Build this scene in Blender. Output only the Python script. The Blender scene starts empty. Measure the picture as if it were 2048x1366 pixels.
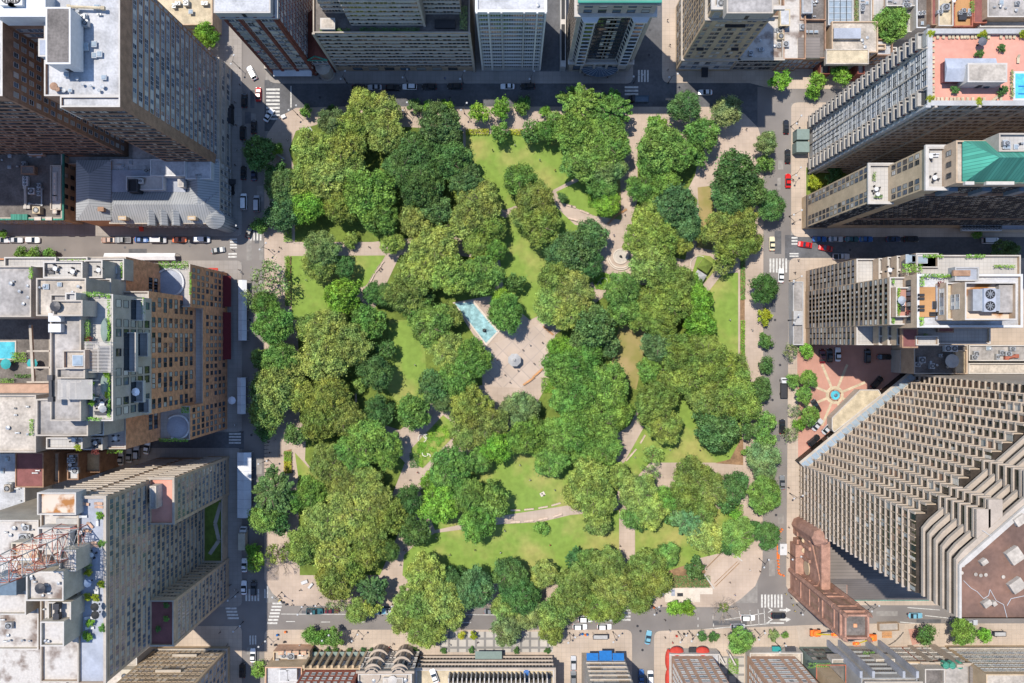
# A city park square seen straight down from a drone, towers leaning outwards all round.
SUN_EL = 67.5; SUN_AZ = 136.0; SUN_E = 3.6; SKY_E = .15; EXPO = .70
import bpy, bmesh, math, random
import numpy as np
from mathutils import Vector, Matrix, Euler
random.seed(7)
R = math.radians
PI = math.pi
H = 250.0            # camera height above the streets, metres
PPM = 6.0            # photo pixels per metre at street level
C = bpy.context.scene.collection

def W(px, py, h=0.0):
    """the place, at height h, that the photograph shows at px, py"""
    k = (H - h) / H / PPM
    return ((px - 1024) * k, (683 - py) * k)
def G(px, py): return W(px, py, 0)

# ------------------------------------------------------------------ materials
MATS = {}
def mat(name, col, rough=.85, var=.12, scale=.6, metal=0.0, detail=3, bump=0, spec=.3, col2=None, sharp=None):
    m = bpy.data.materials.new(name); m.use_nodes = True
    nt = m.node_tree; N = nt.nodes; L = nt.links
    b = N['Principled BSDF']
    b.inputs['Roughness'].default_value = rough
    b.inputs['Metallic'].default_value = metal
    b.inputs['Specular IOR Level'].default_value = spec
    if var > 0 or col2:
        geo = N.new('ShaderNodeNewGeometry')
        no = N.new('ShaderNodeTexNoise'); no.inputs['Scale'].default_value = scale; no.inputs['Detail'].default_value = detail
        L.new(geo.outputs['Position'], no.inputs['Vector'])
        r = N.new('ShaderNodeValToRGB')
        lo, hi = sharp or (.32, .68)
        r.color_ramp.elements[0].position = lo; r.color_ramp.elements[1].position = hi
        c2 = col2 or tuple(min(1, c * (1 + var)) for c in col)
        c1 = col if col2 else tuple(c * (1 - var) for c in col)
        r.color_ramp.elements[0].color = (*c1, 1); r.color_ramp.elements[1].color = (*c2, 1)
        L.new(no.outputs['Fac'], r.inputs['Fac'])
        # fine second octave so that no surface is flat
        n2 = N.new('ShaderNodeTexNoise'); n2.inputs['Scale'].default_value = scale * 7; n2.inputs['Detail'].default_value = 2
        L.new(geo.outputs['Position'], n2.inputs['Vector'])
        mp = N.new('ShaderNodeMapRange'); mp.inputs['From Min'].default_value = .3; mp.inputs['From Max'].default_value = .7
        mp.inputs['To Min'].default_value = 1 - var * .6; mp.inputs['To Max'].default_value = 1 + var * .6
        L.new(n2.outputs['Fac'], mp.inputs['Value'])
        mx = N.new('ShaderNodeMix'); mx.data_type = 'RGBA'; mx.blend_type = 'MULTIPLY'; mx.inputs[0].default_value = 1
        L.new(r.outputs['Color'], mx.inputs[6]); L.new(mp.outputs['Result'], mx.inputs[7])
        L.new(mx.outputs[2], b.inputs['Base Color'])
        if bump:
            bp = N.new('ShaderNodeBump'); bp.inputs['Strength'].default_value = bump; bp.inputs['Distance'].default_value = .3
            L.new(n2.outputs['Fac'], bp.inputs['Height']); L.new(bp.outputs['Normal'], b.inputs['Normal'])
    else:
        b.inputs['Base Color'].default_value = (*col, 1)
    MATS[name] = m
    return m

def grid_mat(name, col, line, size=1.5, width=.06, rough=.85, rot=0, var=.035, h=None, off=.0, off_freq=2):
    """paving: slabs with joints, slab to slab colour change, large stains"""
    m = bpy.data.materials.new(name); m.use_nodes = True
    nt = m.node_tree; N = nt.nodes; L = nt.links; b = N['Principled BSDF']; b.inputs['Roughness'].default_value = rough
    b.inputs['Specular IOR Level'].default_value = .25
    geo = N.new('ShaderNodeNewGeometry'); mp = N.new('ShaderNodeMapping'); mp.inputs['Rotation'].default_value = (0, 0, R(rot))
    L.new(geo.outputs['Position'], mp.inputs['Vector'])
    br = N.new('ShaderNodeTexBrick'); br.offset = off; br.offset_frequency = off_freq
    br.inputs['Scale'].default_value = 1; br.inputs['Brick Width'].default_value = size; br.inputs['Row Height'].default_value = h or size
    br.inputs['Mortar Size'].default_value = width; br.inputs['Mortar Smooth'].default_value = .3
    br.inputs['Color1'].default_value = (*[c * (1 - var) for c in col], 1); br.inputs['Color2'].default_value = (*[min(1, c * (1 + var)) for c in col], 1)
    br.inputs['Mortar'].default_value = (*line, 1)
    L.new(mp.outputs['Vector'], br.inputs['Vector'])
    no = N.new('ShaderNodeTexNoise'); no.inputs['Scale'].default_value = .12; no.inputs['Detail'].default_value = 6
    L.new(geo.outputs['Position'], no.inputs['Vector'])
    mr = N.new('ShaderNodeMapRange'); mr.inputs['From Min'].default_value = .3; mr.inputs['From Max'].default_value = .7
    mr.inputs['To Min'].default_value = .82; mr.inputs['To Max'].default_value = 1.12
    L.new(no.outputs['Fac'], mr.inputs['Value'])
    mx = N.new('ShaderNodeMix'); mx.data_type = 'RGBA'; mx.blend_type = 'MULTIPLY'; mx.inputs[0].default_value = 1
    L.new(br.outputs['Color'], mx.inputs[6]); L.new(mr.outputs['Result'], mx.inputs[7]); L.new(mx.outputs[2], b.inputs['Base Color'])
    MATS[name] = m
    return m

def leaf_mat(name, rough=.55):
    m = bpy.data.materials.new(name); m.use_nodes = True
    nt = m.node_tree; N = nt.nodes; L = nt.links; b = N['Principled BSDF']; b.inputs['Roughness'].default_value = rough
    b.inputs['Specular IOR Level'].default_value = .25
    oi = N.new('ShaderNodeObjectInfo'); geo = N.new('ShaderNodeNewGeometry')
    no = N.new('ShaderNodeTexNoise'); no.inputs['Scale'].default_value = .45; no.inputs['Detail'].default_value = 3
    L.new(geo.outputs['Position'], no.inputs['Vector'])
    at = N.new('ShaderNodeAttribute'); at.attribute_name = 'leafv'
    ad = N.new('ShaderNodeMath'); ad.operation = 'ADD'; L.new(no.outputs['Fac'], ad.inputs[0]); L.new(at.outputs['Fac'], ad.inputs[1])
    mr = N.new('ShaderNodeMapRange'); mr.inputs['From Min'].default_value = .5; mr.inputs['From Max'].default_value = 1.5
    mr.inputs['To Min'].default_value = .3; mr.inputs['To Max'].default_value = 1.8  # wide random range puts sunlit tips and dark gaps into the leaf colour
    L.new(ad.outputs[0], mr.inputs['Value'])
    n3 = N.new('ShaderNodeTexNoise'); n3.inputs['Scale'].default_value = .22; n3.inputs['Detail'].default_value = 5; L.new(geo.outputs['Position'], n3.inputs['Vector'])
    rp = N.new('ShaderNodeValToRGB'); rp.color_ramp.elements[0].position = .35; rp.color_ramp.elements[1].position = .68; rp.color_ramp.elements[0].color = (.72, .92, .85, 1); rp.color_ramp.elements[1].color = (1.15, 1.10, .88, 1); L.new(n3.outputs['Fac'], rp.inputs['Fac'])
    m0 = N.new('ShaderNodeMix'); m0.data_type = 'RGBA'; m0.blend_type = 'MULTIPLY'; m0.inputs[0].default_value = 1; L.new(oi.outputs['Color'], m0.inputs[6]); L.new(rp.outputs['Color'], m0.inputs[7])
    mx = N.new('ShaderNodeMix'); mx.data_type = 'RGBA'; mx.blend_type = 'MULTIPLY'; mx.inputs[0].default_value = 1
    L.new(m0.outputs[2], mx.inputs[6]); L.new(mr.outputs['Result'], mx.inputs[7])
    L.new(mx.outputs[2], b.inputs['Base Color'])
    tr = N.new('ShaderNodeBsdfTranslucent'); L.new(mx.outputs[2], tr.inputs['Color'])
    ms = N.new('ShaderNodeMixShader'); ms.inputs[0].default_value = .12
    L.new(b.outputs[0], ms.inputs[1]); L.new(tr.outputs[0], ms.inputs[2]); L.new(ms.outputs[0], N['Material Output'].inputs['Surface'])
    MATS[name] = m
    return m

def objcol_mat(name, rough=.3, metal=0.0, coat=.5):
    m = bpy.data.materials.new(name); m.use_nodes = True
    nt = m.node_tree; N = nt.nodes; L = nt.links; b = N['Principled BSDF']
    oi = N.new('ShaderNodeObjectInfo'); L.new(oi.outputs['Color'], b.inputs['Base Color'])
    b.inputs['Roughness'].default_value = rough; b.inputs['Metallic'].default_value = metal
    b.inputs['Coat Weight'].default_value = coat
    MATS[name] = m
    return m

M = mat
M('asphalt', (.095, .095, .10), .9, .22, .15, detail=8)  # base darkened and blued, shade of the top street put into its colour
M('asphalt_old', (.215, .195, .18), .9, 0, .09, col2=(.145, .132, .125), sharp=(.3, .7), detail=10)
M('ground_city', (.22, .205, .19), .9, .25, .1, detail=8)
M('concrete', (.33, .30, .27), .85, .15, .2, detail=6)
M('kerb', (.42, .39, .35), .85, .1, .5)
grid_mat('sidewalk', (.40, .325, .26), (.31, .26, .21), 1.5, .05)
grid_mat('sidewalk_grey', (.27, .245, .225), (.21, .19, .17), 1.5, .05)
grid_mat('park_paving', (.40, .32, .26), (.36, .28, .22), 1.2, .04)
grid_mat('plaza_paving', (.42, .34, .28), (.35, .29, .25), 4.4, .2, rot=45, var=.06)
grid_mat('slab_grid', (.40, .37, .33), (.20, .19, .18), 3.0, .45, var=.05)
grid_mat('pink_paving', (.40, .215, .165), (.40, .20, .15), 1.2, .04)
M('pale_stone', (.52, .46, .39), .8, .1, .5)
M('white_line', (.52, .51, .48), .7, 0, 1.2, col2=(.26, .25, .24), sharp=(.45, .75), detail=8)
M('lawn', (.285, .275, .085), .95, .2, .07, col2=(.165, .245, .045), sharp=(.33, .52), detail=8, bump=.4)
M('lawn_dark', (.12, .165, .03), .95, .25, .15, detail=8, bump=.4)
M('dry_lawn', (.31, .235, .11), .95, 0, .1, col2=(.15, .17, .03), sharp=(.4, .7), detail=8)
M('soil', (.22, .135, .075), .95, .3, .3, detail=6)
M('brick_brown', (.27, .165, .11), .9, .22, .5, detail=6)
M('brick_red', (.17, .055, .04), .9, .2, .5)
M('brick_orange', (.56, .265, .14), .9, .25, .8, detail=8)
M('brick_rust', (.30, .10, .065), .9, .2, .6)
M('brick_pink', (.46, .29, .20), .9, .13, .6)
M('brownstone', (.33, .185, .135), .9, .25, .5, detail=6)
M('tan_stone', (.44, .335, .22), .85, .12, .3, detail=5)
M('tan_brick', (.42, .31, .215), .9, .14, .5)
M('limestone', (.37, .325, .275), .85, .12, .3, detail=5)
M('beige_concrete', (.365, .305, .25), .85, .1, .3, detail=5)
M('grey_concrete', (.35, .345, .34), .85, .12, .3, detail=5)
M('white_stone', (.43, .40, .365), .8, .1, .3)
M('cream', (.40, .355, .28), .85, .12, .3)
M('green_stone', (.17, .22, .20), .8, .1, .3)
M('roof_white', (.43, .43, .44), .8, 0.2, .25, col2=(.24, .24, .245), sharp=(.42, .75), detail=8)
M('roof_stained', (.44, .41, .38), .85, 0.16, .22, col2=(.15, .11, .09), sharp=(.5, .66), detail=8)
M('roof_rust', (.52, .43, .35), .85, 0, .3, col2=(.30, .13, .04), sharp=(.48, .6), detail=8)
M('roof_grey', (.29, .27, .255), .9, .3, .15, detail=8)
M('roof_beige', (.38, .335, .285), .9, .28, .2, detail=8)
M('roof_dark', (.135, .12, .11), .9, .3, .25, detail=8)
M('roof_blue', (.30, .32, .37), .85, .12, .3)
M('roof_tan', (.43, .36, .25), .9, .2, .5, detail=8)
M('roof_pink', (.52, .25, .19), .85, .1, .12, detail=6)
M('roof_maroon', (.19, .075, .07), .9, .15, .4)
M('roof_brown', (.20, .115, .085), .95, .2, .14, col2=(.12, .075, .06), sharp=(.35, .6), detail=8)
grid_mat('terrace_paving', (.40, .38, .355), (.30, .285, .27), 1.0, .05)
grid_mat('wood_deck', (.42, .23, .10), (.28, .15, .07), 3.0, .04, h=.3, off=.5)
grid_mat('shingle_grey', (.19, .165, .15), (.14, .125, .115), 40, .10, h=.9)
grid_mat('seam_metal', (.30, .31, .32), (.17, .18, .19), .8, .10, h=60)
grid_mat('seam_metal_x', (.30, .31, .32), (.17, .18, .19), 60, .10, h=.8)
grid_mat('copper_green', (.055, .215, .165), (.03, .16, .12), .8, .08, h=60, var=.25)
grid_mat('copper_x', (.07, .30, .22), (.04, .18, .14), 60, .08, h=.8, var=.25)
M('dark_metal', (.05, .05, .055), .5, .1, 1, metal=.5)
M('grey_metal', (.36, .37, .38), .45, .12, 1, metal=.4)
M('blue_metal', (.10, .14, .18), .5, .12, 1)
M('black', (.018, .018, .02), .6, 0)
M('white', (.50, .50, .50), .5, .06, 1)
M('canvas_white', (.60, .61, .63), .8, .08, .4)
M('red_cloth', (.42, .045, .03), .8, .1, 1)
M('maroon_cloth', (.12, .012, .015), .8, .1, 1)
M('blue_cloth', (.01, .12, .36), .8, .1, 1)
M('teal_cloth', (.02, .22, .21), .8, .1, 1)
M('orange', (.75, .17, .03), .6, .1, 1)
M('yellow', (.7, .55, .05), .6, .1, 1)
M('wood', (.48, .25, .11), .8, .15, 2)
M('bench_pale', (.60, .47, .38), .8, .1, 2)
M('pool', (.08, .40, .50), .06, .22, .8, spec=.5)
M('pond', (.24, .40, .41), .1, .3, .9, spec=.5, detail=8)
M('fountain_floor', (.42, .38, .33), .7, .1, 1)
M('glass', (.022, .03, .038), .08, 0, spec=.6)
M('glass_brown', (.05, .04, .033), .12, .25, .3, spec=.5)
M('glass_teal', (.075, .105, .145), .08, .3, .25, spec=.6)
M('blind_sheen', (.30, .30, .28), .5, .1, 2)  # blinds, and on many panes a reflection put into the colour
M('curtain', (.50, .47, .42), .7, .1, 2)
M('blind_brown', (.20, .15, .115), .6, .2, 2)
M('frame_white', (.42, .43, .44), .6, 0)
M('frame_dark', (.06, .05, .045), .6, 0)
M('frame_tan', (.40, .31, .22), .8, 0)
M('skylight', (.25, .30, .34), .1, .1, 1, spec=.7)
M('bark', (.20, .15, .11), .9, .2, 2)
M('bark_pale', (.36, .29, .22), .9, .2, 2)
M('skin', (.42, .25, .17), .6, 0)
M('hair', (.04, .025, .02), .8, 0)
M('flower_white', (.78, .74, .66), .8, .1, 3)
M('rubber', (.02, .02, .02), .8, 0)
M('lamp_red', (.5, .01, .01), .4, 0)
M('lamp_clear', (.7, .7, .68), .2, 0)
leaf_mat('leaves')
objcol_mat('car_paint'); objcol_mat('cloth_any', .8, 0, 0)

# ------------------------------------------------------------------ mesh builder
class MB:
    def __init__(s): s.v = []; s.f = []; s.m = []; s.mats = []
    def mi(s, m):
        if m not in s.mats: s.mats.append(m)
        return s.mats.index(m)
    def add(s, vs, fs, m):
        o = len(s.v); s.v += [tuple(v) for v in vs]; k = s.mi(m)
        for f in fs: s.f.append(tuple(i + o for i in f)); s.m.append(k)
    def box(s, x0, y0, z0, x1, y1, z1, m, T=None):
        vs = [(x0,y0,z0),(x1,y0,z0),(x1,y1,z0),(x0,y1,z0),(x0,y0,z1),(x1,y0,z1),(x1,y1,z1),(x0,y1,z1)]
        if T is not None: vs = [T @ Vector(v) for v in vs]
        s.add(vs, [(0,3,2,1),(4,5,6,7),(0,1,5,4),(1,2,6,5),(2,3,7,6),(3,0,4,7)], m)
    def cbox(s, cx, cy, z0, lx, ly, lz, m, rz=0, taper=1.0):
        c, n = math.cos(rz), math.sin(rz); vs = []
        for z, t in ((z0, 1), (z0 + lz, taper)):
            for sx, sy in ((-1,-1),(1,-1),(1,1),(-1,1)):
                x, y = sx * lx / 2 * t, sy * ly / 2 * t
                vs.append((cx + x*c - y*n, cy + x*n + y*c, z))
        s.add(vs, [(0,3,2,1),(4,5,6,7),(0,1,5,4),(1,2,6,5),(2,3,7,6),(3,0,4,7)], m)
    def prism(s, pts, z0, z1, m, top=None, bottom=False):
        n = len(pts)
        a = sum(pts[i][0]*pts[(i+1)%n][1] - pts[(i+1)%n][0]*pts[i][1] for i in range(n))
        if a < 0: pts = pts[::-1]
        vs = [(x, y, z0) for x, y in pts] + [(x, y, z1) for x, y in pts]
        s.add(vs, [(i, (i+1) % n, n + (i+1) % n, n + i) for i in range(n)], m)
        s.add([(x, y, z1) for x, y in pts], [tuple(range(n))], top or m)
        if bottom: s.add([(x, y, z0) for x, y in pts], [tuple(range(n))[::-1]], m)
    def tube(s, p, q, r0, r1=None, m='dark_metal', n=6):
        r1 = r0 if r1 is None else r1
        p, q = Vector(p), Vector(q); d = (q - p)
        if d.length < 1e-6: return
        d.normalize(); a = d.orthogonal().normalized(); b = d.cross(a)
        vs = [p + (a*math.cos(2*PI*i/n) + b*math.sin(2*PI*i/n)) * r0 for i in range(n)] + [q + (a*math.cos(2*PI*i/n) + b*math.sin(2*PI*i/n)) * r1 for i in range(n)]
        s.add(vs, [(i, (i+1) % n, n + (i+1) % n, n + i) for i in range(n)] + [tuple(range(n))[::-1], tuple(range(n, 2*n))], m)
    def lathe(s, cx, cy, prof, m, n=16, a0=0):
        vs = []; fs = []
        for r, z in prof:
            for i in range(n): a = a0 + 2*PI*i/n; vs.append((cx + r*math.cos(a), cy + r*math.sin(a), z))
        for k in range(len(prof) - 1):
            for i in range(n): j = (i+1) % n; fs.append((k*n+i, k*n+j, (k+1)*n+j, (k+1)*n+i))
        fs.append(tuple((len(prof)-1)*n + i for i in range(n)))
        s.add(vs, fs, m)
    def mesh(s, name):
        me = bpy.data.meshes.new(name); me.from_pydata(s.v, [], s.f)
        for m in s.mats: me.materials.append(MATS[m])
        me.polygons.foreach_set('material_index', s.m)
        me.update()
        return me
    def build(s, name, parent=None, loc=(0,0,0), rz=0):
        return link(name, s.mesh(name), parent, loc, rz)

def link(name, me, parent=None, loc=(0,0,0), rz=0):
    o = bpy.data.objects.new(name, me); C.objects.link(o); o.location = loc; o.rotation_euler = (0, 0, rz)
    if parent is not None: o.parent = parent
    return o

def struct(o, kind='structure'):
    o['kind'] = kind; return o
def empty(name, x, y, z=0, rz=0):
    return link(name, None, None, (x, y, z), rz)

# things wait here for their labels: (object, description, (px, py))
REG = []
def reg(o, desc, cat, px, py, group=None, exact=False):
    o['category'] = cat
    if group: o['group'] = group
    REG.append((o, desc, px, py, exact))
    return o
def copy_thing(root, x, y, z, rz, scale=None, color=None):
    c = root.copy(); C.objects.link(c); c.location = (x, y, z); c.rotation_euler = (0, 0, rz)
    if scale: c.scale = scale
    if color is not None: c.color = color
    for ch in root.children:
        d = ch.copy(); C.objects.link(d); d.parent = c
        if color is not None: d.color = color
        for g in ch.children:
            e = g.copy(); C.objects.link(e); e.parent = d
    return c
# ------------------------------------------------------------------ ground, roads, pavements
def sheet(name, pts, z, m, kind='structure', world=False):
    b = MB(); q = pts if world else [G(*p) for p in pts]
    n = len(q); a = sum(q[i][0]*q[(i+1)%n][1] - q[(i+1)%n][0]*q[i][1] for i in range(n))
    if a < 0: q = q[::-1]
    b.add([(x, y, z) for x, y in q], [tuple(range(n))], m)
    return struct(b.build(name), kind)
def slab(name, pts, z0, z1, side, top):
    b = MB(); b.prism([G(*p) for p in pts], z0, z1, side, top)
    return struct(b.build(name))
def rect(x0, y0, x1, y1): return [(x0, y0), (x1, y0), (x1, y1), (x0, y1)]
def rounded(pts, r=12, n=5):
    """round the convex corners that are marked (x, y, 1)"""
    out = []; k = len(pts)
    for i, p in enumerate(pts):
        if len(p) == 2: out.append(p); continue
        rr = r if p[2] == 1 else p[2]
        a, b = Vector(pts[i-1][:2]), Vector(pts[(i+1) % k][:2]); c = Vector(p[:2])
        u = (a - c).normalized() * rr; v = (b - c).normalized() * rr
        for j in range(n + 1):
            t = j / n; q = c + u * (1-t)**2 + v * t**2
            out.append((q.x, q.y))
    return out

sheet('ground', [(-6000, -6000), (6000, -6000), (6000, 6000), (-6000, 6000)], -.05, 'ground_city', world=True)
B = 900
# road sheets (each road its own sheet, a few mm over the next)
sheet('road', rect(484, -B, 531, 1366+B), .0, 'asphalt_old')
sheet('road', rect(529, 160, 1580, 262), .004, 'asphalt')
sheet('road', rect(1515, 174, 1582, 1262), .008, 'asphalt_old')
sheet('road', rect(-B, 1206, 2048+B, 1262), .012, 'asphalt_old')
sheet('road', rect(-B, 470, 486, 524), .016, 'asphalt_old')
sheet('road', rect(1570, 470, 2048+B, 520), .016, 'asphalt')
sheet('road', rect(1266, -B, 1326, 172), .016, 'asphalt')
sheet('road', rect(1262, 1250, 1311, 1366+B), .016, 'asphalt_old')
sheet('road', rect(1575, 174, 1700, 206), .016, 'asphalt_old')
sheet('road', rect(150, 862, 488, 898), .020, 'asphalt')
Z = .13
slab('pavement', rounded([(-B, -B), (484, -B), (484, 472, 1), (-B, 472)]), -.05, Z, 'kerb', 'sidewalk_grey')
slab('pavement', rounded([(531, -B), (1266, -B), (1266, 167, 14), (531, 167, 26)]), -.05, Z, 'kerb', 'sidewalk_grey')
slab('pavement', rounded([(1324, -B), (2048+B, -B), (2048+B, 178), (1560, 178), (1530, 174), (1499, 166), (1324, 166, 16)]), -.05, Z, 'kerb', 'sidewalk')
slab('pavement', rounded([(1582, 205, 14), (2048+B, 205), (2048+B, 474), (1582, 474, 18)]), -.05, Z, 'kerb', 'sidewalk')
slab('pavement', rounded([(1578, 516, 14), (2048+B, 516), (2048+B, 1212), (1640, 1210), (1592, 1204), (1572, 1172)]), -.05, Z, 'kerb', 'sidewalk')
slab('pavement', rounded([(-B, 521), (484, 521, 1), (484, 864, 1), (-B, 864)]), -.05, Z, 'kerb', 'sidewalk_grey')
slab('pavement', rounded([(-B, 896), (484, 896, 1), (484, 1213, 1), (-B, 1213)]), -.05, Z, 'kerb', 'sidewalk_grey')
slab('pavement', rounded([(-B, 1252), (484, 1252, 1), (484, 1366+B), (-B, 1366+B)]), -.05, Z, 'kerb', 'sidewalk')
slab('pavement', rounded([(529, 1259, 1), (1264, 1259, 14), (1264, 1366+B), (529, 1366+B)]), -.05, Z, 'kerb', 'sidewalk')
slab('pavement', rounded([(1308, 1262, 14), (1590, 1251), (1700, 1247), (2048+B, 1245), (2048+B, 1366+B), (1308, 1366+B)]), -.05, Z, 'kerb', 'sidewalk')
# the park: one paved slab, lawns and beds laid on it
park = [(529, 300), (535, 268), (556, 236), (592, 216), (700, 213), (1450, 214), (1489, 228), (1516, 256), (1527, 292),
        (1525, 1120), (1521, 1146), (1510, 1172), (1482, 1197), (1456, 1214), (575, 1211), (545, 1186), (529, 1159)]
slab('park_paving', park, -.05, Z, 'kerb', 'park_paving')
b = MB(); b.prism([G(*p) for p in [(975, 692), (1088, 645), (1096, 745), (1046, 776), (965, 772)]], Z-.05, Z+.004, 'park_paving', 'plaza_paving')
struct(b.build('plaza_paving'))

LAWNS = [  # (material, outline)
 ('lawn', [(932, 268), (1250, 268), (1247, 330), (1160, 352), (1106, 380), (1060, 400), (1010, 420), (960, 400), (930, 340)]),
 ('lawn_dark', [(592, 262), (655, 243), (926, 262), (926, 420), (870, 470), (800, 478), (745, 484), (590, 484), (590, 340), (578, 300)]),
 ('lawn', [(1112, 384), (1162, 360), (1240, 345), (1243, 440), (1190, 432), (1122, 404)]),
 ('lawn', [(990, 440), (1110, 412), (1150, 450), (1200, 455), (1190, 560), (1100, 620), (1060, 640), (1010, 600), (1000, 520)]),
 ('lawn', [(582, 512), (771, 511), (742, 560), (731, 572), (700, 582), (676, 640), (584, 640)]),
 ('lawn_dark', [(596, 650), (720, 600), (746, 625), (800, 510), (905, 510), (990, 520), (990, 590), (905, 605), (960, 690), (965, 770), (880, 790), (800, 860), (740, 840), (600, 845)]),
 ('lawn', [(778, 640), (820, 640), (850, 700), (855, 800), (800, 812), (775, 780)]),
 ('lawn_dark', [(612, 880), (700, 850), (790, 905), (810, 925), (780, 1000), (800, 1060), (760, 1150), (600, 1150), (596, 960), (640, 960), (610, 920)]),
 ('lawn', [(590, 905), (640, 960), (598, 962)]),
 ('lawn', [(880, 955), (1000, 880), (1180, 900), (1250, 930), (1230, 1000), (1140, 1010), (1010, 1030), (870, 1060), (840, 980)]),
 ('lawn', [(870, 1066), (1005, 1048), (1080, 1044), (1140, 1030), (1238, 1020), (1238, 1100), (1220, 1160), (830, 1170), (805, 1150), (808, 1110), (835, 1085)]),
 ('lawn', [(1270, 1020), (1330, 1010), (1470, 1020), (1480, 1080), (1440, 1106), (1390, 1118), (1402, 1130), (1385, 1170), (1270, 1170)]),
 ('lawn', [(1300, 925), (1272, 955), (1240, 940), (1290, 850), (1380, 820), (1484, 820), (1484, 925)]),
 ('lawn', [(1418, 582), (1444, 548), (1476, 545), (1476, 900), (1420, 900), (1300, 800), (1380, 650)]),
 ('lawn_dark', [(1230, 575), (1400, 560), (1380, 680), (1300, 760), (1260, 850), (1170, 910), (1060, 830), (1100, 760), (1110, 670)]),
 ('dry_lawn', [(1238, 650), (1292, 650), (1290, 700), (1280, 745), (1272, 780), (1252, 770), (1222, 728), (1230, 690)]),
 ('lawn_dark', [(1275, 290), (1400, 300), (1390, 350), (1375, 380), (1395, 400), (1370, 520), (1280, 500), (1262, 440), (1275, 400)]),
 ('dry_lawn', [(1395, 375), (1420, 372), (1432, 440), (1425, 500), (1392, 495), (1398, 440)]),
 ('lawn', [(1395, 510), (1420, 512), (1440, 530), (1400, 575), (1380, 560)]),
 ('lawn_dark', [(1432, 345), (1480, 350), (1484, 500), (1440, 500)]),
]
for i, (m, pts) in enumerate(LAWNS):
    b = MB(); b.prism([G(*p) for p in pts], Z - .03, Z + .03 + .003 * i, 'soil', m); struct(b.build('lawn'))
for pts in ([(1480, 500), (1489, 500), (1489, 720), (1480, 720)], [(1480, 880), (1486, 878), (1486, 930), (1430, 926), (1460, 918)],
            [(1285, 1170), (1340, 1140), (1400, 1120), (1425, 1172), (1340, 1176)], [(573, 513), (583, 513), (583, 612), (571, 612)],
            [(568, 902), (583, 898), (586, 946), (568, 946)]):
    b = MB(); b.prism([G(*p) for p in pts], Z - .03, Z + .12, 'soil', 'soil'); struct(b.build('flower_bed_soil'))
for pts in ([(1262, 1176), (1425, 1176), (1425, 1188), (1400, 1188), (1400, 1204), (1330, 1204), (1330, 1190), (1262, 1190)],):
    sheet('pale_paving', pts, Z + .006, 'pale_stone')
# hotel motor court: pink paving with radial bands round its fountain
sheet('motor_court_paving', [(1594, 700), (1612, 712), (1620, 690), (1830, 690), (1830, 752), (1800, 765), (1596, 925)], Z + .006, 'pink_paving')
b = MB(); fx, fy = G(1669, 790)
for k in range(8):
    a = PI/8 + k * PI/4; c, s_ = math.cos(a), math.sin(a)
    b.add([(fx + 3*c - .4*s_, fy + 3*s_ + .4*c, Z+.010), (fx + 3*c + .4*s_, fy + 3*s_ - .4*c, Z+.010), (fx + 11*c + .4*s_, fy + 11*s_ - .4*c, Z+.010), (fx + 11*c - .4*s_, fy + 11*s_ + .4*c, Z+.010)], [(0, 1, 2, 3)], 'roof_tan')
struct(b.build('paving_bands'))
b = MB(); b.lathe(fx, fy, [(3.0, Z+.006), (3.0, Z+.014), (.1, Z+.014)], 'roof_tan', 24); struct(b.build('paving_ring'))
for r in (rect(835, 1262, 1107, 1304), rect(890, 1262, 1000, 1300)): pass
sheet('grid_paving', rect(880, 1263, 1106, 1304), Z + .006, 'slab_grid')
sheet('grid_paving', rect(1432, 1312, 1488, 1366), Z + .006, 'slab_grid')
sheet('red_brick_paving', [(1816, 1258), (1838, 1256), (1840, 1286), (1824, 1290)], Z + .006, 'pink_paving')
sheet('gravel_yard', [(1592, 1252), (1690, 1248), (1810, 1248), (1800, 1290), (1720, 1300), (1600, 1295)], Z + .006, 'beige_concrete')
sheet('rear_yard', [(1612, 335), (1700, 335), (1700, 392), (1612, 392)], Z + .006, 'lawn_dark')
# ------------------------------------------------------------------ painted markings
def stripes(name, cx, cy, w, h, n, horiz=True, skew=0, frac=.55, z=.024):
    b = MB()
    for i in range(n):
        if horiz:
            y0 = cy - h/2 + i*h/n; y1 = y0 + h/n*frac; sx = skew * (i/n - .5); x0, x1 = cx - w/2 + sx, cx + w/2 + sx
        else:
            x0 = cx - w/2 + i*w/n; x1 = x0 + w/n*frac; sy = skew * (i/n - .5); y0, y1 = cy - h/2 + sy, cy + h/2 + sy
        q = [G(x0, y1), G(x1, y1), G(x1, y0), G(x0, y0)]
        b.add([(x, y, z) for x, y in q], [(0, 1, 2, 3)], 'white_line')
    return struct(b.build(name))
for a in ((546, 210, 27, 66, 9, True, 0), (1263, 183, 27, 21, 3, True, 0), (1288, 152, 24, 24, 4, False, 0), (1558, 531, 38, 28, 6, False, 0),
          (465, 512, 17, 12, 2, True, 0), (467, 488, 14, 22, 4, True, 0), (1588, 511, 18, 10, 2, True, 0), (1589, 483, 12, 18, 3, True, 0),
          (549, 1228, 20, 46, 7, True, -12), (506, 1190, 30, 24, 5, False, 0), (465, 1228, 22, 26, 4, True, 6), (507, 1280, 16, 18, 3, False, 0),
          (1252, 1231, 18, 27, 4, True, 0), (1545, 1202, 46, 26, 7, False, 0), (470, 878, 24, 24, 4, True, 0), (513, 472, 26, 18, 4, False, 0)):
    stripes('crosswalk', *a)
def line(pts, wpx=1.0, z=.024, name='lane_line'):
    b = MB()
    for (x0, y0, x1, y1) in pts:
        a, c = Vector(G(x0, y0)), Vector(G(x1, y1)); d = (c - a).normalized(); n = Vector((-d.y, d.x)) * wpx / PPM / 2
        b.add([(*(a+n), z), (*(a-n), z), (*(c-n), z), (*(c+n), z)], [(0, 1, 2, 3)], 'white_line')
    return struct(b.build(name))
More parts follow.
